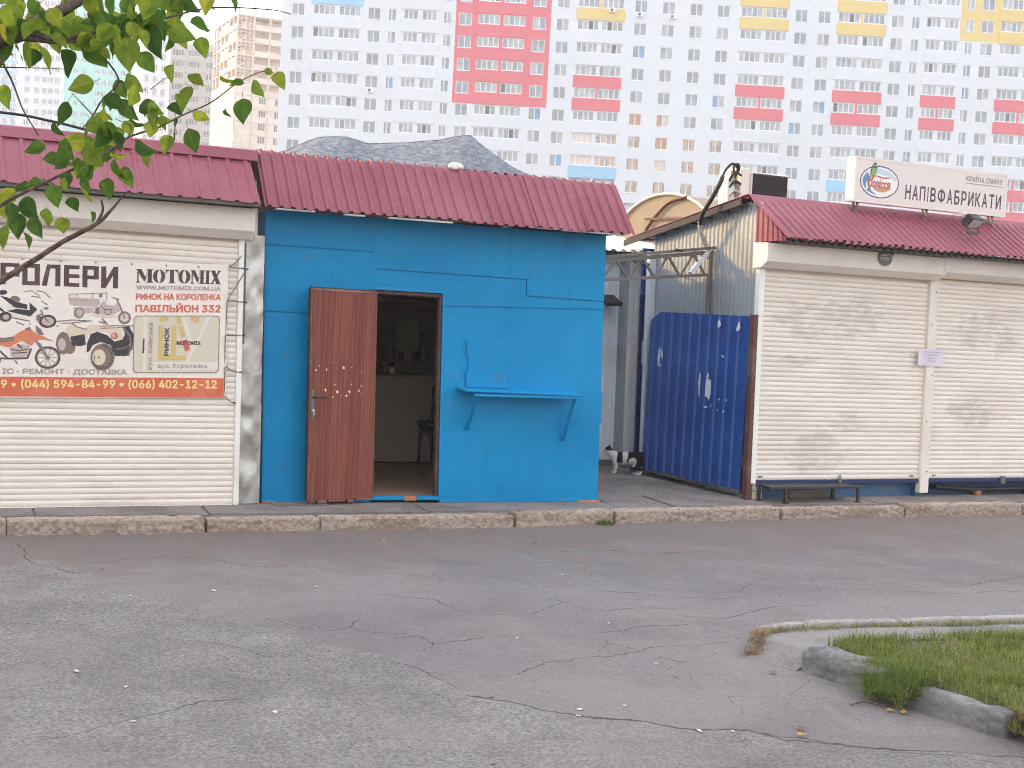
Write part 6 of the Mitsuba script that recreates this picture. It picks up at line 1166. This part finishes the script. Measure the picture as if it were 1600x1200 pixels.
LIMBS = [([(-2.045,4,2.458), (-1.671,4,2.581), (-1.559,4,2.633), (-1.457,4,2.679), (-1.374,4,2.729), (-1.3,4,2.77), (-1.153,4,2.859)], [0.05, 0.036, 0.028, 0.024, 0.018, 0.012, 0.006]),
         ([(-1.485,4,2.661), (-1.39,4,2.638), (-1.278,4,2.667), (-1.184,4,2.687), (-1.072,4,2.719), (-0.942,4,2.755), (-0.773,4,2.759), (-0.706,4,2.749)], [0.012, 0.008, 0.006, 0.0045, 0.003, 0.0022, 0.0016, 0.0012]),
         ([(-1.559,4,2.629), (-1.484,4,2.637), (-1.389,4,2.631), (-1.296,4,2.647), (-1.24,4,2.665)], [0.012, 0.009, 0.006, 0.004, 0.003]),
         ([(-1.814,4,1.676), (-1.648,4,1.847), (-1.536,4,1.92), (-1.461,4,1.971), (-1.359,4,2.043), (-1.257,4,2.105), (-1.22,4,2.141), (-1.175,4,2.198)], [0.018, 0.013, 0.01, 0.0085, 0.0075, 0.0065, 0.005, 0.0025]),
         ([(-1.257,4,2.105), (-1.239,4,2.144), (-1.244,4,2.178)], [0.005, 0.004, 0.003]),
         ([(-1.71,4,2.005), (-1.543,4,2.143), (-1.431,4,2.209), (-1.32,4,2.268), (-1.236,4,2.314), (-1.172,4,2.364), (-1.079,4,2.401), (-1.014,4,2.438), (-0.931,4,2.48), (-0.857,4,2.54), (-0.802,4,2.571), (-0.756,4,2.587)], [0.009, 0.006, 0.0045, 0.004, 0.0036, 0.0032, 0.0028, 0.0024, 0.002, 0.0017, 0.0014, 0.0012]),
         ([(-1.557,4,2.577), (-1.517,4,2.505), (-1.486,4,2.432), (-1.436,4,2.356)], [0.004, 0.003, 0.0025, 0.002]),
         ([(-1.305,4,2.385), (-1.278,4,2.424), (-1.251,4,2.472), (-1.206,4,2.531), (-1.266,4,2.611), (-1.296,4,2.656)], [0.002, 0.0025, 0.0025, 0.003, 0.003, 0.004]),
         ([(-1.278,4,2.424), (-1.311,4,2.456), (-1.343,4,2.486)], [0.002, 0.0015, 0.0012]),
         ([(-1.252,4,2.478), (-1.195,4,2.466), (-1.165,4,2.445)], [0.002, 0.0015, 0.0012]),
         ([(-1.206,4,2.531), (-1.158,4,2.505), (-1.124,4,2.507)], [0.002, 0.0015, 0.0012]),
         ([(-1.556,4,2.549), (-1.481,4,2.552), (-1.368,4,2.554)], [0.002, 0.0015, 0.001]),
         ([(-1.236,4,2.314), (-1.19,4,2.344), (-1.163,4,2.393), (-1.212,4,2.418)], [0.003, 0.002, 0.0015, 0.001]),
         ([(-1.32,4,2.268), (-1.292,4,2.301), (-1.321,4,2.313)], [0.002, 0.0015, 0.001]),
         ([(-1.111,4,2.508), (-1.075,4,2.538), (-1.051,4,2.552)], [0.0015, 0.001, 0.001])]
CABLE = [(-4.34,9,3.06), (-3.49,9,3.04), (-3.15,9,3), (-2.89,9,2.95)]
mat('bark', lambda p, n, uv: MIX((0.065, 0.042, 0.034), (0.125, 0.09, 0.075), SS(0.35, 0.65, F(p.x * 60, p.y * 60, p.z * 25, 3))), 0.9, bump=(lambda p, n, uv: F(p.x * 80, p.y * 80, p.z * 40, 3), 0.004, 0.002))
LG = [(0.085, 0.165, 0.030), (0.055, 0.115, 0.028), (0.170, 0.250, 0.038), (0.24, 0.29, 0.040)]
for i, c in enumerate(LG):
    def leaf_fn(p, n, uv, c=c):
        v_ = dr.abs(dr.sin(uv.x * 22 - dr.abs(uv.y - 0.5) * 16)); mid = 1 - SS(0.01, 0.035, dr.abs(uv.y - 0.5))
        return MIX(c, (c[0] * 1.5 + 0.03, c[1] * 1.35 + 0.03, c[2] * 1.4 + 0.01), dr.maximum(mid * 0.7, (1 - SS(0.05, 0.2, v_)) * 0.35)) * (0.85 + 0.3 * N(p.x * 60, p.y * 60, p.z * 60))
    scene[f'leaf_{i}'] = {'type': 'principledthin', 'base_color': mikit.proc(leaf_fn), 'roughness': 0.36, 'diff_trans': 1.35, 'spec_trans': 0.0, 'eta': 1.45}
tree = thing('tree', 'leafy fruit tree reaching in from the side over the maroon roof', 'tree')
wood_ = [tube([(-3.35, 4.2, 0), (-3.3, 4.2, 1.0), (-3.1, 4.15, 1.9), (-2.75, 4.1, 2.35)], [0.13, 0.11, 0.09, 0.07], 12), tube([(-3.1, 4.15, 1.9), (-3.4, 4.4, 2.8), (-3.6, 4.5, 4.2)], [0.09, 0.07, 0.03], 10)]
part(tree, 'trunk', cat(*wood_), 'bark', smooth=50)
for pts, r in LIMBS:
    c_ = curve(np.array(pts), 8 * len(pts)); rr = np.interp(np.linspace(0, 1, len(c_)), np.linspace(0, 1, len(r)), r)
    c_ = c_ + 0.25 * rr[:, None] * (meshkit.noise(np.stack([c_ * 37, c_ * 37 + 5, c_ * 37 + 9], 1)) - 0.5)
    part(tree, 'branch', tube(c_, rr, 8), 'bark', smooth=60)
def leaf_mesh(seed):
    g = np.random.default_rng(seed); nt, nw = 12, 7
    t = np.linspace(0, 1, nt); s = np.linspace(-1, 1, nw)
    half = 0.40 * np.sin(math.pi * np.clip(t, 0, 1) ** 0.72) ** 0.85 * (1 - 0.35 * t ** 3); half[-1] = 0; half[0] = 0.05
    fold, curl, twist = g.uniform(0.15, 0.6), g.uniform(-0.35, 0.5), g.uniform(-0.5, 0.5)
    TT, SS_ = np.meshgrid(t, s, indexing='ij'); hw = half[:, None] * SS_
    X = TT + 0.0 * hw; Y = hw * math.cos(fold) ; Z = np.abs(hw) * math.sin(fold) - curl * TT ** 2 * 0.6 + 0.03 * np.sin(TT * 9 + SS_ * 3 + seed) + twist * hw * TT
    v = np.stack([X, Y, Z], -1).reshape(-1, 3)
    uv = np.stack([TT, (SS_ + 1) / 2], -1).reshape(-1, 2)
    pet = tube([(-0.28, 0, 0.03), (-0.1, 0, 0.0), (0.02, 0, 0)], [0.012, 0.01, 0.008], 4)
    f = grid_faces(nt, nw); v2, f2 = cat((v, f), pet)
    return v2, f2, np.vstack([uv, np.full((len(pet[0]), 2), 0.5)])
lp = []
for q in range(6):
    v, f, uv = leaf_mesh(q); lp.append(mikit.ply((v, f), 'leaf_0', True, uv=uv))
g = np.random.default_rng(12)
lv = list(LEAVES)
for q in range(120):      # the crown goes on beyond the frame
    b = np.array([-3.3, 4.5, 3.3]) + g.normal(0, 1, 3) * [0.7, 0.6, 0.7]
    if b[0] > -1.9 - 0.25 * (b[2] - 2): continue
    lv.append((*b, *(b + g.normal(0, 1, 3) * 0.02 + [0.02, 0, -0.06])))
for q, (a0, a1, a2, b0, b1, b2) in enumerate(lv):
    a, b = np.array([a0, a1, a2]), np.array([b0, b1, b2]); X = b - a; L = np.linalg.norm(X); X /= L
    view = np.array([0, -1.0, 0]) + g.normal(0, 0.75, 3)
    Z = view - X * (view @ X); Z /= np.linalg.norm(Z); Y = np.cross(Z, X)
    M = np.eye(4); M[:3, 0], M[:3, 1], M[:3, 2], M[:3, 3] = X * L, Y * L, Z * L, a
    key = numbered(f'{tree}__leaf'); d = dict(lp[q % 6]); d['to_world'] = mi.ScalarTransform4f(M); d['bsdf'] = {'type': 'ref', 'id': f'leaf_{(0, 1, 2, 0, 1, 2, 2, 3)[int(g.integers(8))]}'}
    scene[key] = d; _roots.add(key)
cb = np.array(CABLE); lump('overhead_cable', 'thin black cable passing low behind the branch above the maroon roof', 'cable', tube(curve(cb, 24), 0.010, 6), 'black_rubber', smooth=60)

# ------------------------------------------------------------------ grass island with its kerbs and path
ISL = 0.085
isl = put('traffic_island', cat((lambda m: (np.array(m.vertices), np.array(m.faces)))(trimesh.creation.extrude_polygon(Polygon([(1.96, 7.62), (2.10, 7.76), (2.6, 7.94), (3.5, 8.20), (7.0, 9.38), (7.0, 5.0), (3.5, 5.0), (2.60, 6.35), (2.23, 6.90), (2.10, 7.10), (1.97, 7.40)]), ISL - 0.005, engine='earcut'))), 'earth')
labels_s(isl, 'raised earth bed of the corner island')
mat('island_path', concrete((0.205, 0.188, 0.183), (0.15, 0.138, 0.136)), 0.9, bump=(pit, 0.008, 0.003))
pth = [(1.42, 7.62), (1.53, 7.90), (1.9, 8.05), (2.6, 8.27), (3.5, 8.56), (7.0, 9.75), (7.0, 9.40), (3.5, 8.24), (2.6, 7.98), (2.02, 7.80), (1.86, 7.54), (1.66, 7.36)]
def sloped(poly, zf, step=0.06):
    m = trimesh.creation.extrude_polygon(poly, 0.02, engine='earcut').subdivide_to_size(step, max_iter=10); v = np.array(m.vertices); v[:, 2] += zf(v[:, 0], v[:, 1]) - 0.018; return v, np.array(m.faces)
lowz = lambda x, y: np.clip(0.002 + (ISL - 0.002) * np.clip(((x - 1.43) * 0.74 + (y - 7.60) * 0.68) / 0.20, 0, 1), -0.01, 1) + 0.01 * (meshkit.noise(np.stack([x * 5, y * 5, x * 0], -1)) - 0.5)
labels_s(put('path', sloped(Polygon(pth), lowz), 'island_path', smooth=30), 'worn grey path across the grass island, dipping to the road')
mat('palekerb', concrete((0.285, 0.262, 0.245), (0.20, 0.18, 0.165)), 0.9, bump=(pit, 0.008, 0.003))
ik = thing('island_kerb', '', ''); labels[ik] = {'label': 'grey concrete kerb round the grass island', 'kind': 'structure'}
def run(parent, pts, w, h, gap, mat_, seed, z0=-0.10, r=0.03, name='stone'):
    for i, (a, b) in enumerate(zip(pts[:-1], pts[1:])):
        a, b = np.array(a, float), np.array(b, float); L = np.linalg.norm(b - a); t = (b - a) / L; nn = np.array([-t[1], t[0]])
        v, f = block(L - gap, w, h - z0, r, 0.03, 0.010, seed + i)
        part(parent, name, (np.stack([a[0] + t[0] * (v[:, 0] + gap / 2) + nn[0] * v[:, 1], a[1] + t[1] * (v[:, 0] + gap / 2) + nn[1] * v[:, 1], v[:, 2] + z0], 1), f), mat_, smooth=40)
run(ik, [(7.0, 9.98), (5.2, 9.35), (3.45, 8.74), (2.5, 8.42), (1.85, 8.21), (1.54, 7.99)], 0.105, 0.108, 0.006, 'palekerb', 3)
run(ik, [(1.535, 7.985), (1.455, 7.83), (1.42, 7.68)], 0.095, 0.062, 0.015, 'greykerb', 41, r=0.025)
run(ik, [(1.665, 7.40), (2.02, 6.90)], 0.24, 0.135, 0.012, 'greykerb', 20, r=0.055)
run(ik, [(2.075, 6.86), (2.44, 6.315)], 0.13, 0.115, 0.012, 'greykerb', 24, r=0.03)
run(ik, [(2.50, 6.24), (3.0, 5.5)], 0.13, 0.105, 0.012, 'greykerb', 27, r=0.03)
# grass, blade by blade
def blades(n, sampler, h0, h1, w0, seed, lean=0.5, zf=lambda x, y: np.full_like(x, ISL)):
    g = np.random.default_rng(seed); x, y = sampler(g, n); n = len(x)
    h = g.uniform(h0, h1, n); az = g.uniform(0, 2 * math.pi, n); le = np.abs(g.normal(0, lean, n)); w = w0 * g.uniform(0.6, 1.3, n)
    dx, dy = np.cos(az), np.sin(az); px, py = -dy, dx; z = zf(x, y)
    P = []
    for t, ww in ((0, 1.0), (0.5, 0.8), (1.0, 0.06)):
        b = le * t * t; cx, cy, cz = x + dx * h * b, y + dy * h * b, z + h * t * (1 - 0.25 * le * t)
        P += [np.stack([cx - px * w * ww, cy - py * w * ww, cz], 1), np.stack([cx + px * w * ww, cy + py * w * ww, cz], 1)]
    v = np.stack(P, 1).reshape(-1, 3); k = np.arange(n)[:, None] * 6
    f = np.concatenate([k + q for q in ([0, 1, 3], [0, 3, 2], [2, 3, 5], [2, 5, 4])], 1).reshape(-1, 3)
    return v, f
def in_poly(poly, dens=None):
    x0, y0, x1, y1 = poly.bounds
    import shapely
    def s(g, n):
        out = []
        x, y = g.uniform(x0, x1, n * 3), g.uniform(y0, y1, n * 3); ok = shapely.contains_xy(poly, x, y)
        if dens: ok &= g.random(len(x)) < dens(x, y)
        return x[ok][:n], y[ok][:n]
    return s
for i, c in enumerate(((0.155, 0.215, 0.055), (0.255, 0.290, 0.090), (0.36, 0.33, 0.14), (0.40, 0.33, 0.19), (0.27, 0.155, 0.11))):
    scene[f'grass_{i}'] = {'type': 'principledthin', 'base_color': mikit.proc(lambda p, n, uv, c=c: mi.Color3f(c) * (0.65 + 0.7 * F(p.x * 9, p.y * 9, p.z * 20, 2))), 'roughness': 0.55, 'diff_trans': 0.8, 'spec_trans': 0.0, 'eta': 1.4}
lawn = Polygon([(1.88, 7.60), (2.08, 7.79), (2.6, 7.95), (3.0, 8.10), (3.6, 8.28), (5.0, 8.75), (5.2, 6.0), (3.4, 5.3), (2.57, 6.33), (2.23, 6.86), (2.12, 7.02), (1.98, 7.30)])
clump = lambda x, y, s, a, b: np.clip((meshkit.fbm(np.stack([x * 3.2 + s, y * 3.2, x * 0], -1), 3) - a) / b, 0.05, 1)
nearw = lambda x, y: np.where(x > 4.3, 0.35, 1.0)
gz = lambda x, y: ISL + 0.03 * (meshkit.noise(np.stack([x * 4, y * 4, x * 0 + 2], -1)) - 0.3)
grass_sets = [(15000, 0.04, 0.09, 0.0029, 0, 1.0, lawn, lambda x, y: clump(x, y, 0, 0.25, 0.3) * nearw(x, y)), (13000, 0.035, 0.085, 0.0029, 1, 0.9, lawn, lambda x, y: clump(x, y, 9, 0.3, 0.3) * nearw(x, y)), (8000, 0.03, 0.085, 0.0022, 2, 1.1, lawn, lambda x, y: clump(x, y, 4, 0.4, 0.25) * nearw(x, y)), (3500, 0.03, 0.07, 0.0014, 3, 1.3, lawn, lambda x, y: clump(x, y, 14, 0.4, 0.3) * nearw(x, y))]
gr = thing('grass', '', ''); labels[gr] = {'label': 'thick green grass with dry straw on the corner island', 'category': 'grass', 'kind': 'stuff'}
for n, h0, h1, w, m_, le, pl, de in grass_sets:
    part(gr, ('green_blades', 'light_blades', 'yellowing_blades', 'straw')[m_], blades(n, in_poly(pl, de), h0, h1, w, 31 + m_, le * 0.75, gz), f'grass_{m_}')
# the overgrown notch between the two kerb stones and the weeds at its lower end
nt = Polygon([(1.92, 7.15), (2.10, 7.15), (2.30, 6.93), (2.22, 6.78), (2.10, 6.70), (2.03, 6.66), (1.99, 6.78), (1.90, 6.84), (1.94, 6.98)])
wd = thing('weeds', '', ''); labels[wd] = {'label': 'dark trailing weeds spilling over the gap between the near kerb stones', 'category': 'weeds', 'kind': 'stuff'}
slope_z = lambda x, y: np.clip(0.02 + 0.11 * ((x - 1.95) * 0.8 + (y - 6.75) * 0.55) / 0.32, 0.0, 0.10)
part(wd, 'green_blades', blades(3000, in_poly(nt), 0.03, 0.11, 0.0027, 51, 1.3, slope_z), 'grass_0'); part(wd, 'brown_blades', blades(1000, in_poly(nt), 0.03, 0.09, 0.0018, 52, 1.3, slope_z), 'grass_3')
rw = Polygon([(2.44, 6.36), (2.60, 6.42), (2.95, 5.95), (2.75, 5.8), (2.50, 6.18)])
wd2 = thing('weeds', '', ''); labels[wd2] = {'label': 'brownish creeping weeds covering the end of the near kerb', 'category': 'weeds', 'kind': 'stuff'}
part(wd2, 'green_blades', blades(1500, in_poly(rw), 0.04, 0.09, 0.003, 53, 1.0, lambda x, y: 0.05 + 0.06 * ((x - 2.5) > 0)), 'grass_1'); part(wd2, 'brown_blades', blades(900, in_poly(rw), 0.04, 0.09, 0.0024, 54, 1.3, lambda x, y: 0.04 + 0.06 * ((x - 2.5) > 0)), 'grass_4')
strip = Polygon([(1.60, 7.93), (1.88, 8.09), (2.5, 8.30), (3.5, 8.63), (6.0, 9.5), (6.0, 9.40), (3.5, 8.54), (2.6, 8.26), (1.92, 8.02), (1.62, 7.86)])
gs = thing('grass', '', ''); labels[gs] = {'label': 'thin olive grass strip along the far kerb of the island', 'category': 'grass', 'kind': 'stuff'}
part(gs, 'olive_blades', blades(8000, in_poly(strip, lambda x, y: clump(x, y, 3, 0.3, 0.2)), 0.02, 0.05, 0.0024, 61, 0.9), 'grass_2'); part(gs, 'green_blades', blades(3500, in_poly(strip), 0.02, 0.05, 0.0024, 62, 0.9), 'grass_0')
tipp = Polygon([(1.42, 7.62), (1.50, 7.90), (1.66, 8.03), (1.74, 7.98), (1.58, 7.82), (1.50, 7.60)])
part(gs, 'reddish_blades', blades(420, in_poly(tipp), 0.015, 0.04, 0.002, 63, 1.3, lowz), 'grass_4'); part(gs, 'straw', blades(500, in_poly(tipp), 0.02, 0.05, 0.0018, 64, 1.3, lowz), 'grass_3')
c_ = BK.pt(3.03, -0.63)
k = put('grass_tuft', blades(200, in_poly(Point(c_[0], c_[1]).buffer(0.09)), 0.03, 0.075, 0.0025, 72, 0.8, lambda x, y: 0.0 * x), 'grass_0'); labels[k] = {'label': 'green tuft growing at the kerb joint by the passage', 'category': 'grass tuft'}

# ------------------------------------------------------------------ cat
cp_ = RK.pt(-0.36, 1.93, PAVE)
CT = Frame(cp_[0], cp_[1], 172)     # x points where the cat looks
def skeleton(balls, links):
    out = m3.Manifold()
    for a, b in links:
        hulls = [m3.Manifold.sphere(balls[q][3], 20).translate(balls[q][:3]) for q in (a, b)]
        out += m3.Manifold.batch_hull(hulls)
    return out
Bq = {'rump': (-0.15, 0, 0.195, 0.072), 'mid': (-0.02, 0, 0.185, 0.074), 'chest': (0.11, 0, 0.185, 0.062), 'neck': (0.165, 0.0, 0.225, 0.044), 'head': (0.205, 0.012, 0.262, 0.044), 'nose': (0.245, 0.022, 0.250, 0.020),
      'ear1': (0.195, 0.040, 0.310, 0.008), 'e1b': (0.197, 0.030, 0.288, 0.018), 'ear2': (0.19, -0.020, 0.312, 0.008), 'e2b': (0.195, -0.010, 0.288, 0.018),
      'sh1': (0.115, 0.035, 0.14, 0.034), 'kn1': (0.105, 0.036, 0.075, 0.021), 'wr1': (0.115, 0.036, 0.02, 0.016), 'pw1': (0.135, 0.036, 0.012, 0.016),
      'sh2': (0.12, -0.035, 0.14, 0.034), 'kn2': (0.135, -0.036, 0.075, 0.021), 'wr2': (0.135, -0.036, 0.02, 0.016), 'pw2': (0.155, -0.036, 0.012, 0.016),
      'hp1': (-0.16, 0.04, 0.15, 0.048), 'hk1': (-0.115, 0.044, 0.095, 0.030), 'hh1': (-0.185, 0.044, 0.055, 0.018), 'hf1': (-0.165, 0.044, 0.014, 0.016), 'ht1': (-0.135, 0.044, 0.012, 0.016),
      'hp2': (-0.155, -0.04, 0.15, 0.048), 'hk2': (-0.09, -0.044, 0.095, 0.030), 'hh2': (-0.155, -0.044, 0.055, 0.018), 'hf2': (-0.13, -0.044, 0.014, 0.016), 'ht2': (-0.10, -0.044, 0.012, 0.016),
      't0': (-0.215, 0.0, 0.20, 0.020), 't1': (-0.25, -0.005, 0.15, 0.018), 't2': (-0.275, -0.015, 0.08, 0.017), 't3': (-0.30, -0.03, 0.035, 0.016), 't4': (-0.35, -0.045, 0.022, 0.012)}
LK_ = [('rump', 'mid'), ('mid', 'chest'), ('chest', 'neck'), ('neck', 'head'), ('head', 'nose'), ('e1b', 'ear1'), ('e2b', 'ear2'), ('sh1', 'kn1'), ('kn1', 'wr1'), ('wr1', 'pw1'), ('sh2', 'kn2'), ('kn2', 'wr2'), ('wr2', 'pw2'), ('hp1', 'hk1'), ('hk1', 'hh1'), ('hh1', 'hf1'), ('hf1', 'ht1'), ('hp2', 'hk2'), ('hk2', 'hh2'), ('hh2', 'hf2'), ('hf2', 'ht2'), ('rump', 't0'), ('t0', 't1'), ('t1', 't2'), ('t2', 't3'), ('t3', 't4'), ('rump', 'hp1'), ('rump', 'hp2'), ('chest', 'sh1'), ('chest', 'sh2')]
mm = skeleton(Bq, LK_).refine_to_length(0.010).to_mesh()
cm = trimesh.Trimesh(mm.vert_properties[:, :3], mm.tri_verts, process=True); trimesh.smoothing.filter_taubin(cm, 0.5, 0.53, 8)
v = np.array(cm.vertices); v = v + np.array(cm.vertex_normals) * (0.005 * (meshkit.fbm(v * 55, 3) - 0.5))[:, None]
wob = v + 0.02 * (meshkit.noise(v * 25)[:, None] - 0.5)
x_, y_, z_ = wob[:, 0], wob[:, 1], wob[:, 2]
black = (x_ < -0.02) | ((x_ > 0.035) & (x_ < 0.105) & (z_ > 0.13))
black |= (x_ > 0.15) & (z_ > 0.245) & (x_ < 0.24)
white = ((np.hypot(x_ + 0.085, (z_ - 0.145) * 0.8) < 0.048) & (z_ < 0.22)) | ((z_ < 0.05) & (x_ > -0.21)) | ((x_ > -0.02) & (x_ < 0.035) & (z_ > 0.1)) | ((x_ > 0.10) & (z_ < 0.26)) | ((np.abs(x_ - 0.012 * 0) < 0.022) & (z_ > 0.2))
col = np.where((black & ~white)[:, None], [0.014, 0.013, 0.014], [0.66, 0.60, 0.55]); col = np.where(((~black) & (~white))[:, None], [0.60, 0.55, 0.50], col)
col = col * (0.8 + 0.4 * meshkit.noise(v * 160))[:, None]
scene['fur'] = {'type': 'twosided', 'bsdf': {'type': 'principled', 'base_color': {'type': 'mesh_attribute', 'name': 'vertex_color'}, 'roughness': 0.85, 'sheen': 0.5, 'specular': 0.2}}
ck = put('cat', (v + [0, 0, PAVE], np.array(cm.faces)), 'fur', CT, True, color=col); labels[ck] = {'label': 'black and white cat standing in the passage by the blue gate', 'category': 'cat'}
for s in (0.030, -0.002):
    e_ = trimesh.creation.icosphere(2, 0.006); part(ck, 'eye', (np.array(e_.vertices) + [0.241, s + 0.008, 0.269 + PAVE], np.array(e_.faces)), 'emblem_green', CT, True)

# ------------------------------------------------------------------ litter
LIT = [(-1.01, 6.11), (-1.6, 5.87), (-1.78, 6.38), (0.96, 7.09), (0.11, 7.77), (0.44, 9.73), (-0.96, 10.71), (-0.02, 6.54), (0.4, 6.31), (0.96, 6.18), (1.12, 6.2), (0.01, 5.57), (0.41, 6.41), (0.64, 6.52), (0.88, 7.36), (0.26, 11.02), (0.68, 8.27), (-1.23, 8.87), (-1.85, 8.58), (-2.72, 9.07), (-2.31, 8.31), (-2.09, 6.6), (0.21, 7.65), (1.43, 11.29), (1.5, 7.26), (-0.81, 7.25), (-1.97, 10.3), (-0.38, 9.37)]
mat('scrap_paper', (0.50, 0.47, 0.45), 0.8); mat('dry_leaf', grime((0.42, 0.24, 0.06), (0.24, 0.12, 0.04), 8.0, 0.7), 0.8); mat('dead_leaf', grime((0.16, 0.10, 0.07), (0.09, 0.06, 0.05), 8.0, 0.7), 0.8)
g = np.random.default_rng(77)
def crumb(x, y, s, seed):
    m = trimesh.creation.icosphere(1, 1.0); v = np.array(m.vertices); v = v * [1.6, 0.8, 0.22] * s * (0.6 + 0.8 * meshkit.noise(v * 1.7 + seed))[:, None]; a = g.uniform(0, 6.28)
    v = np.stack([v[:, 0] * math.cos(a) - v[:, 1] * math.sin(a) + x, v[:, 0] * math.sin(a) + v[:, 1] * math.cos(a) + y, v[:, 2] + 0.25 * s + 0.004], 1)
    return v, np.array(m.faces)
for i, (x, y) in enumerate(LIT[:22]):
    dark = i % 4 == 3
    lump('litter_scrap', 'small dark scrap lying on the grey asphalt' if dark else 'small pale scrap lying on the grey asphalt', 'scrap', crumb(x, y, 0.009 if i % 3 else 0.013, i), 'dead_leaf' if dark else 'scrap_paper', group='dark scraps on the road' if dark else 'pale scraps on the road')
def fallen(x, y, s, a, z=0.012):
    v, f, uv = leaf_mesh(int(s * 1000)); v = v[:84] * s; f = f[(f < 84).all(1)]
    return np.stack([v[:, 0] * math.cos(a) - v[:, 1] * math.sin(a) + x, v[:, 0] * math.sin(a) + v[:, 1] * math.cos(a) + y, np.abs(v[:, 2]) * 0.7 + z], 1), f
for x, y, s, a, m_, l in ((1.42, 6.18, 0.05, 0.3, 'dry_leaf', 'yellow fallen leaf on the asphalt below the grass island'), (1.47, 6.27, 0.055, 2.0, 'dead_leaf', 'small brown leaf beside the yellow fallen leaf'), (1.97, 6.66, 0.045, 0.2, 'dry_leaf', 'orange-brown leaf lying under the trailing weeds'), (2.04, 6.62, 0.055, 1.2, 'dry_leaf', 'second orange leaf under the trailing weeds, nearer the kerb stone'), (1.50, 7.26, 0.05, 0.8, 'dead_leaf', 'brown curled leaf on the asphalt by the sunken path end'), (2.45, 6.02, 0.05, 1.0, 'dry_leaf', 'orange leaf on the road below the end of the near kerb')):
    k = put('fallen_leaf', fallen(x, y, s, a), m_, smooth=True); labels[k] = {'label': l, 'category': 'leaf'}
lump('twig', 'thin dark twig lying before the weeds of the island', 'twig', tube(curve([(1.80, 6.72, 0.012), (1.88, 6.76, 0.02), (1.96, 6.73, 0.014), (2.02, 6.76, 0.012)], 12), 0.004, 5), 'bark', smooth=60)
# ------------------------------------------------------------------ the hazy evening air
scene['air'] = {'type': 'homogeneous', 'albedo': {'type': 'rgb', 'value': [0.95, 0.955, 0.96]}, 'sigma_t': 0.0009}
scene['haze'] = {'type': 'cube', 'to_world': T().translate([0, 560, 44]).scale([1900, 2100, 46]), 'bsdf': {'type': 'null'}, 'interior': {'type': 'ref', 'id': 'air'}}
labels['haze'] = {'label': 'pale evening haze filling the air before the far towers', 'category': 'haze', 'kind': 'stuff'}
scene['camera']['medium'] = {'type': 'ref', 'id': 'air'}
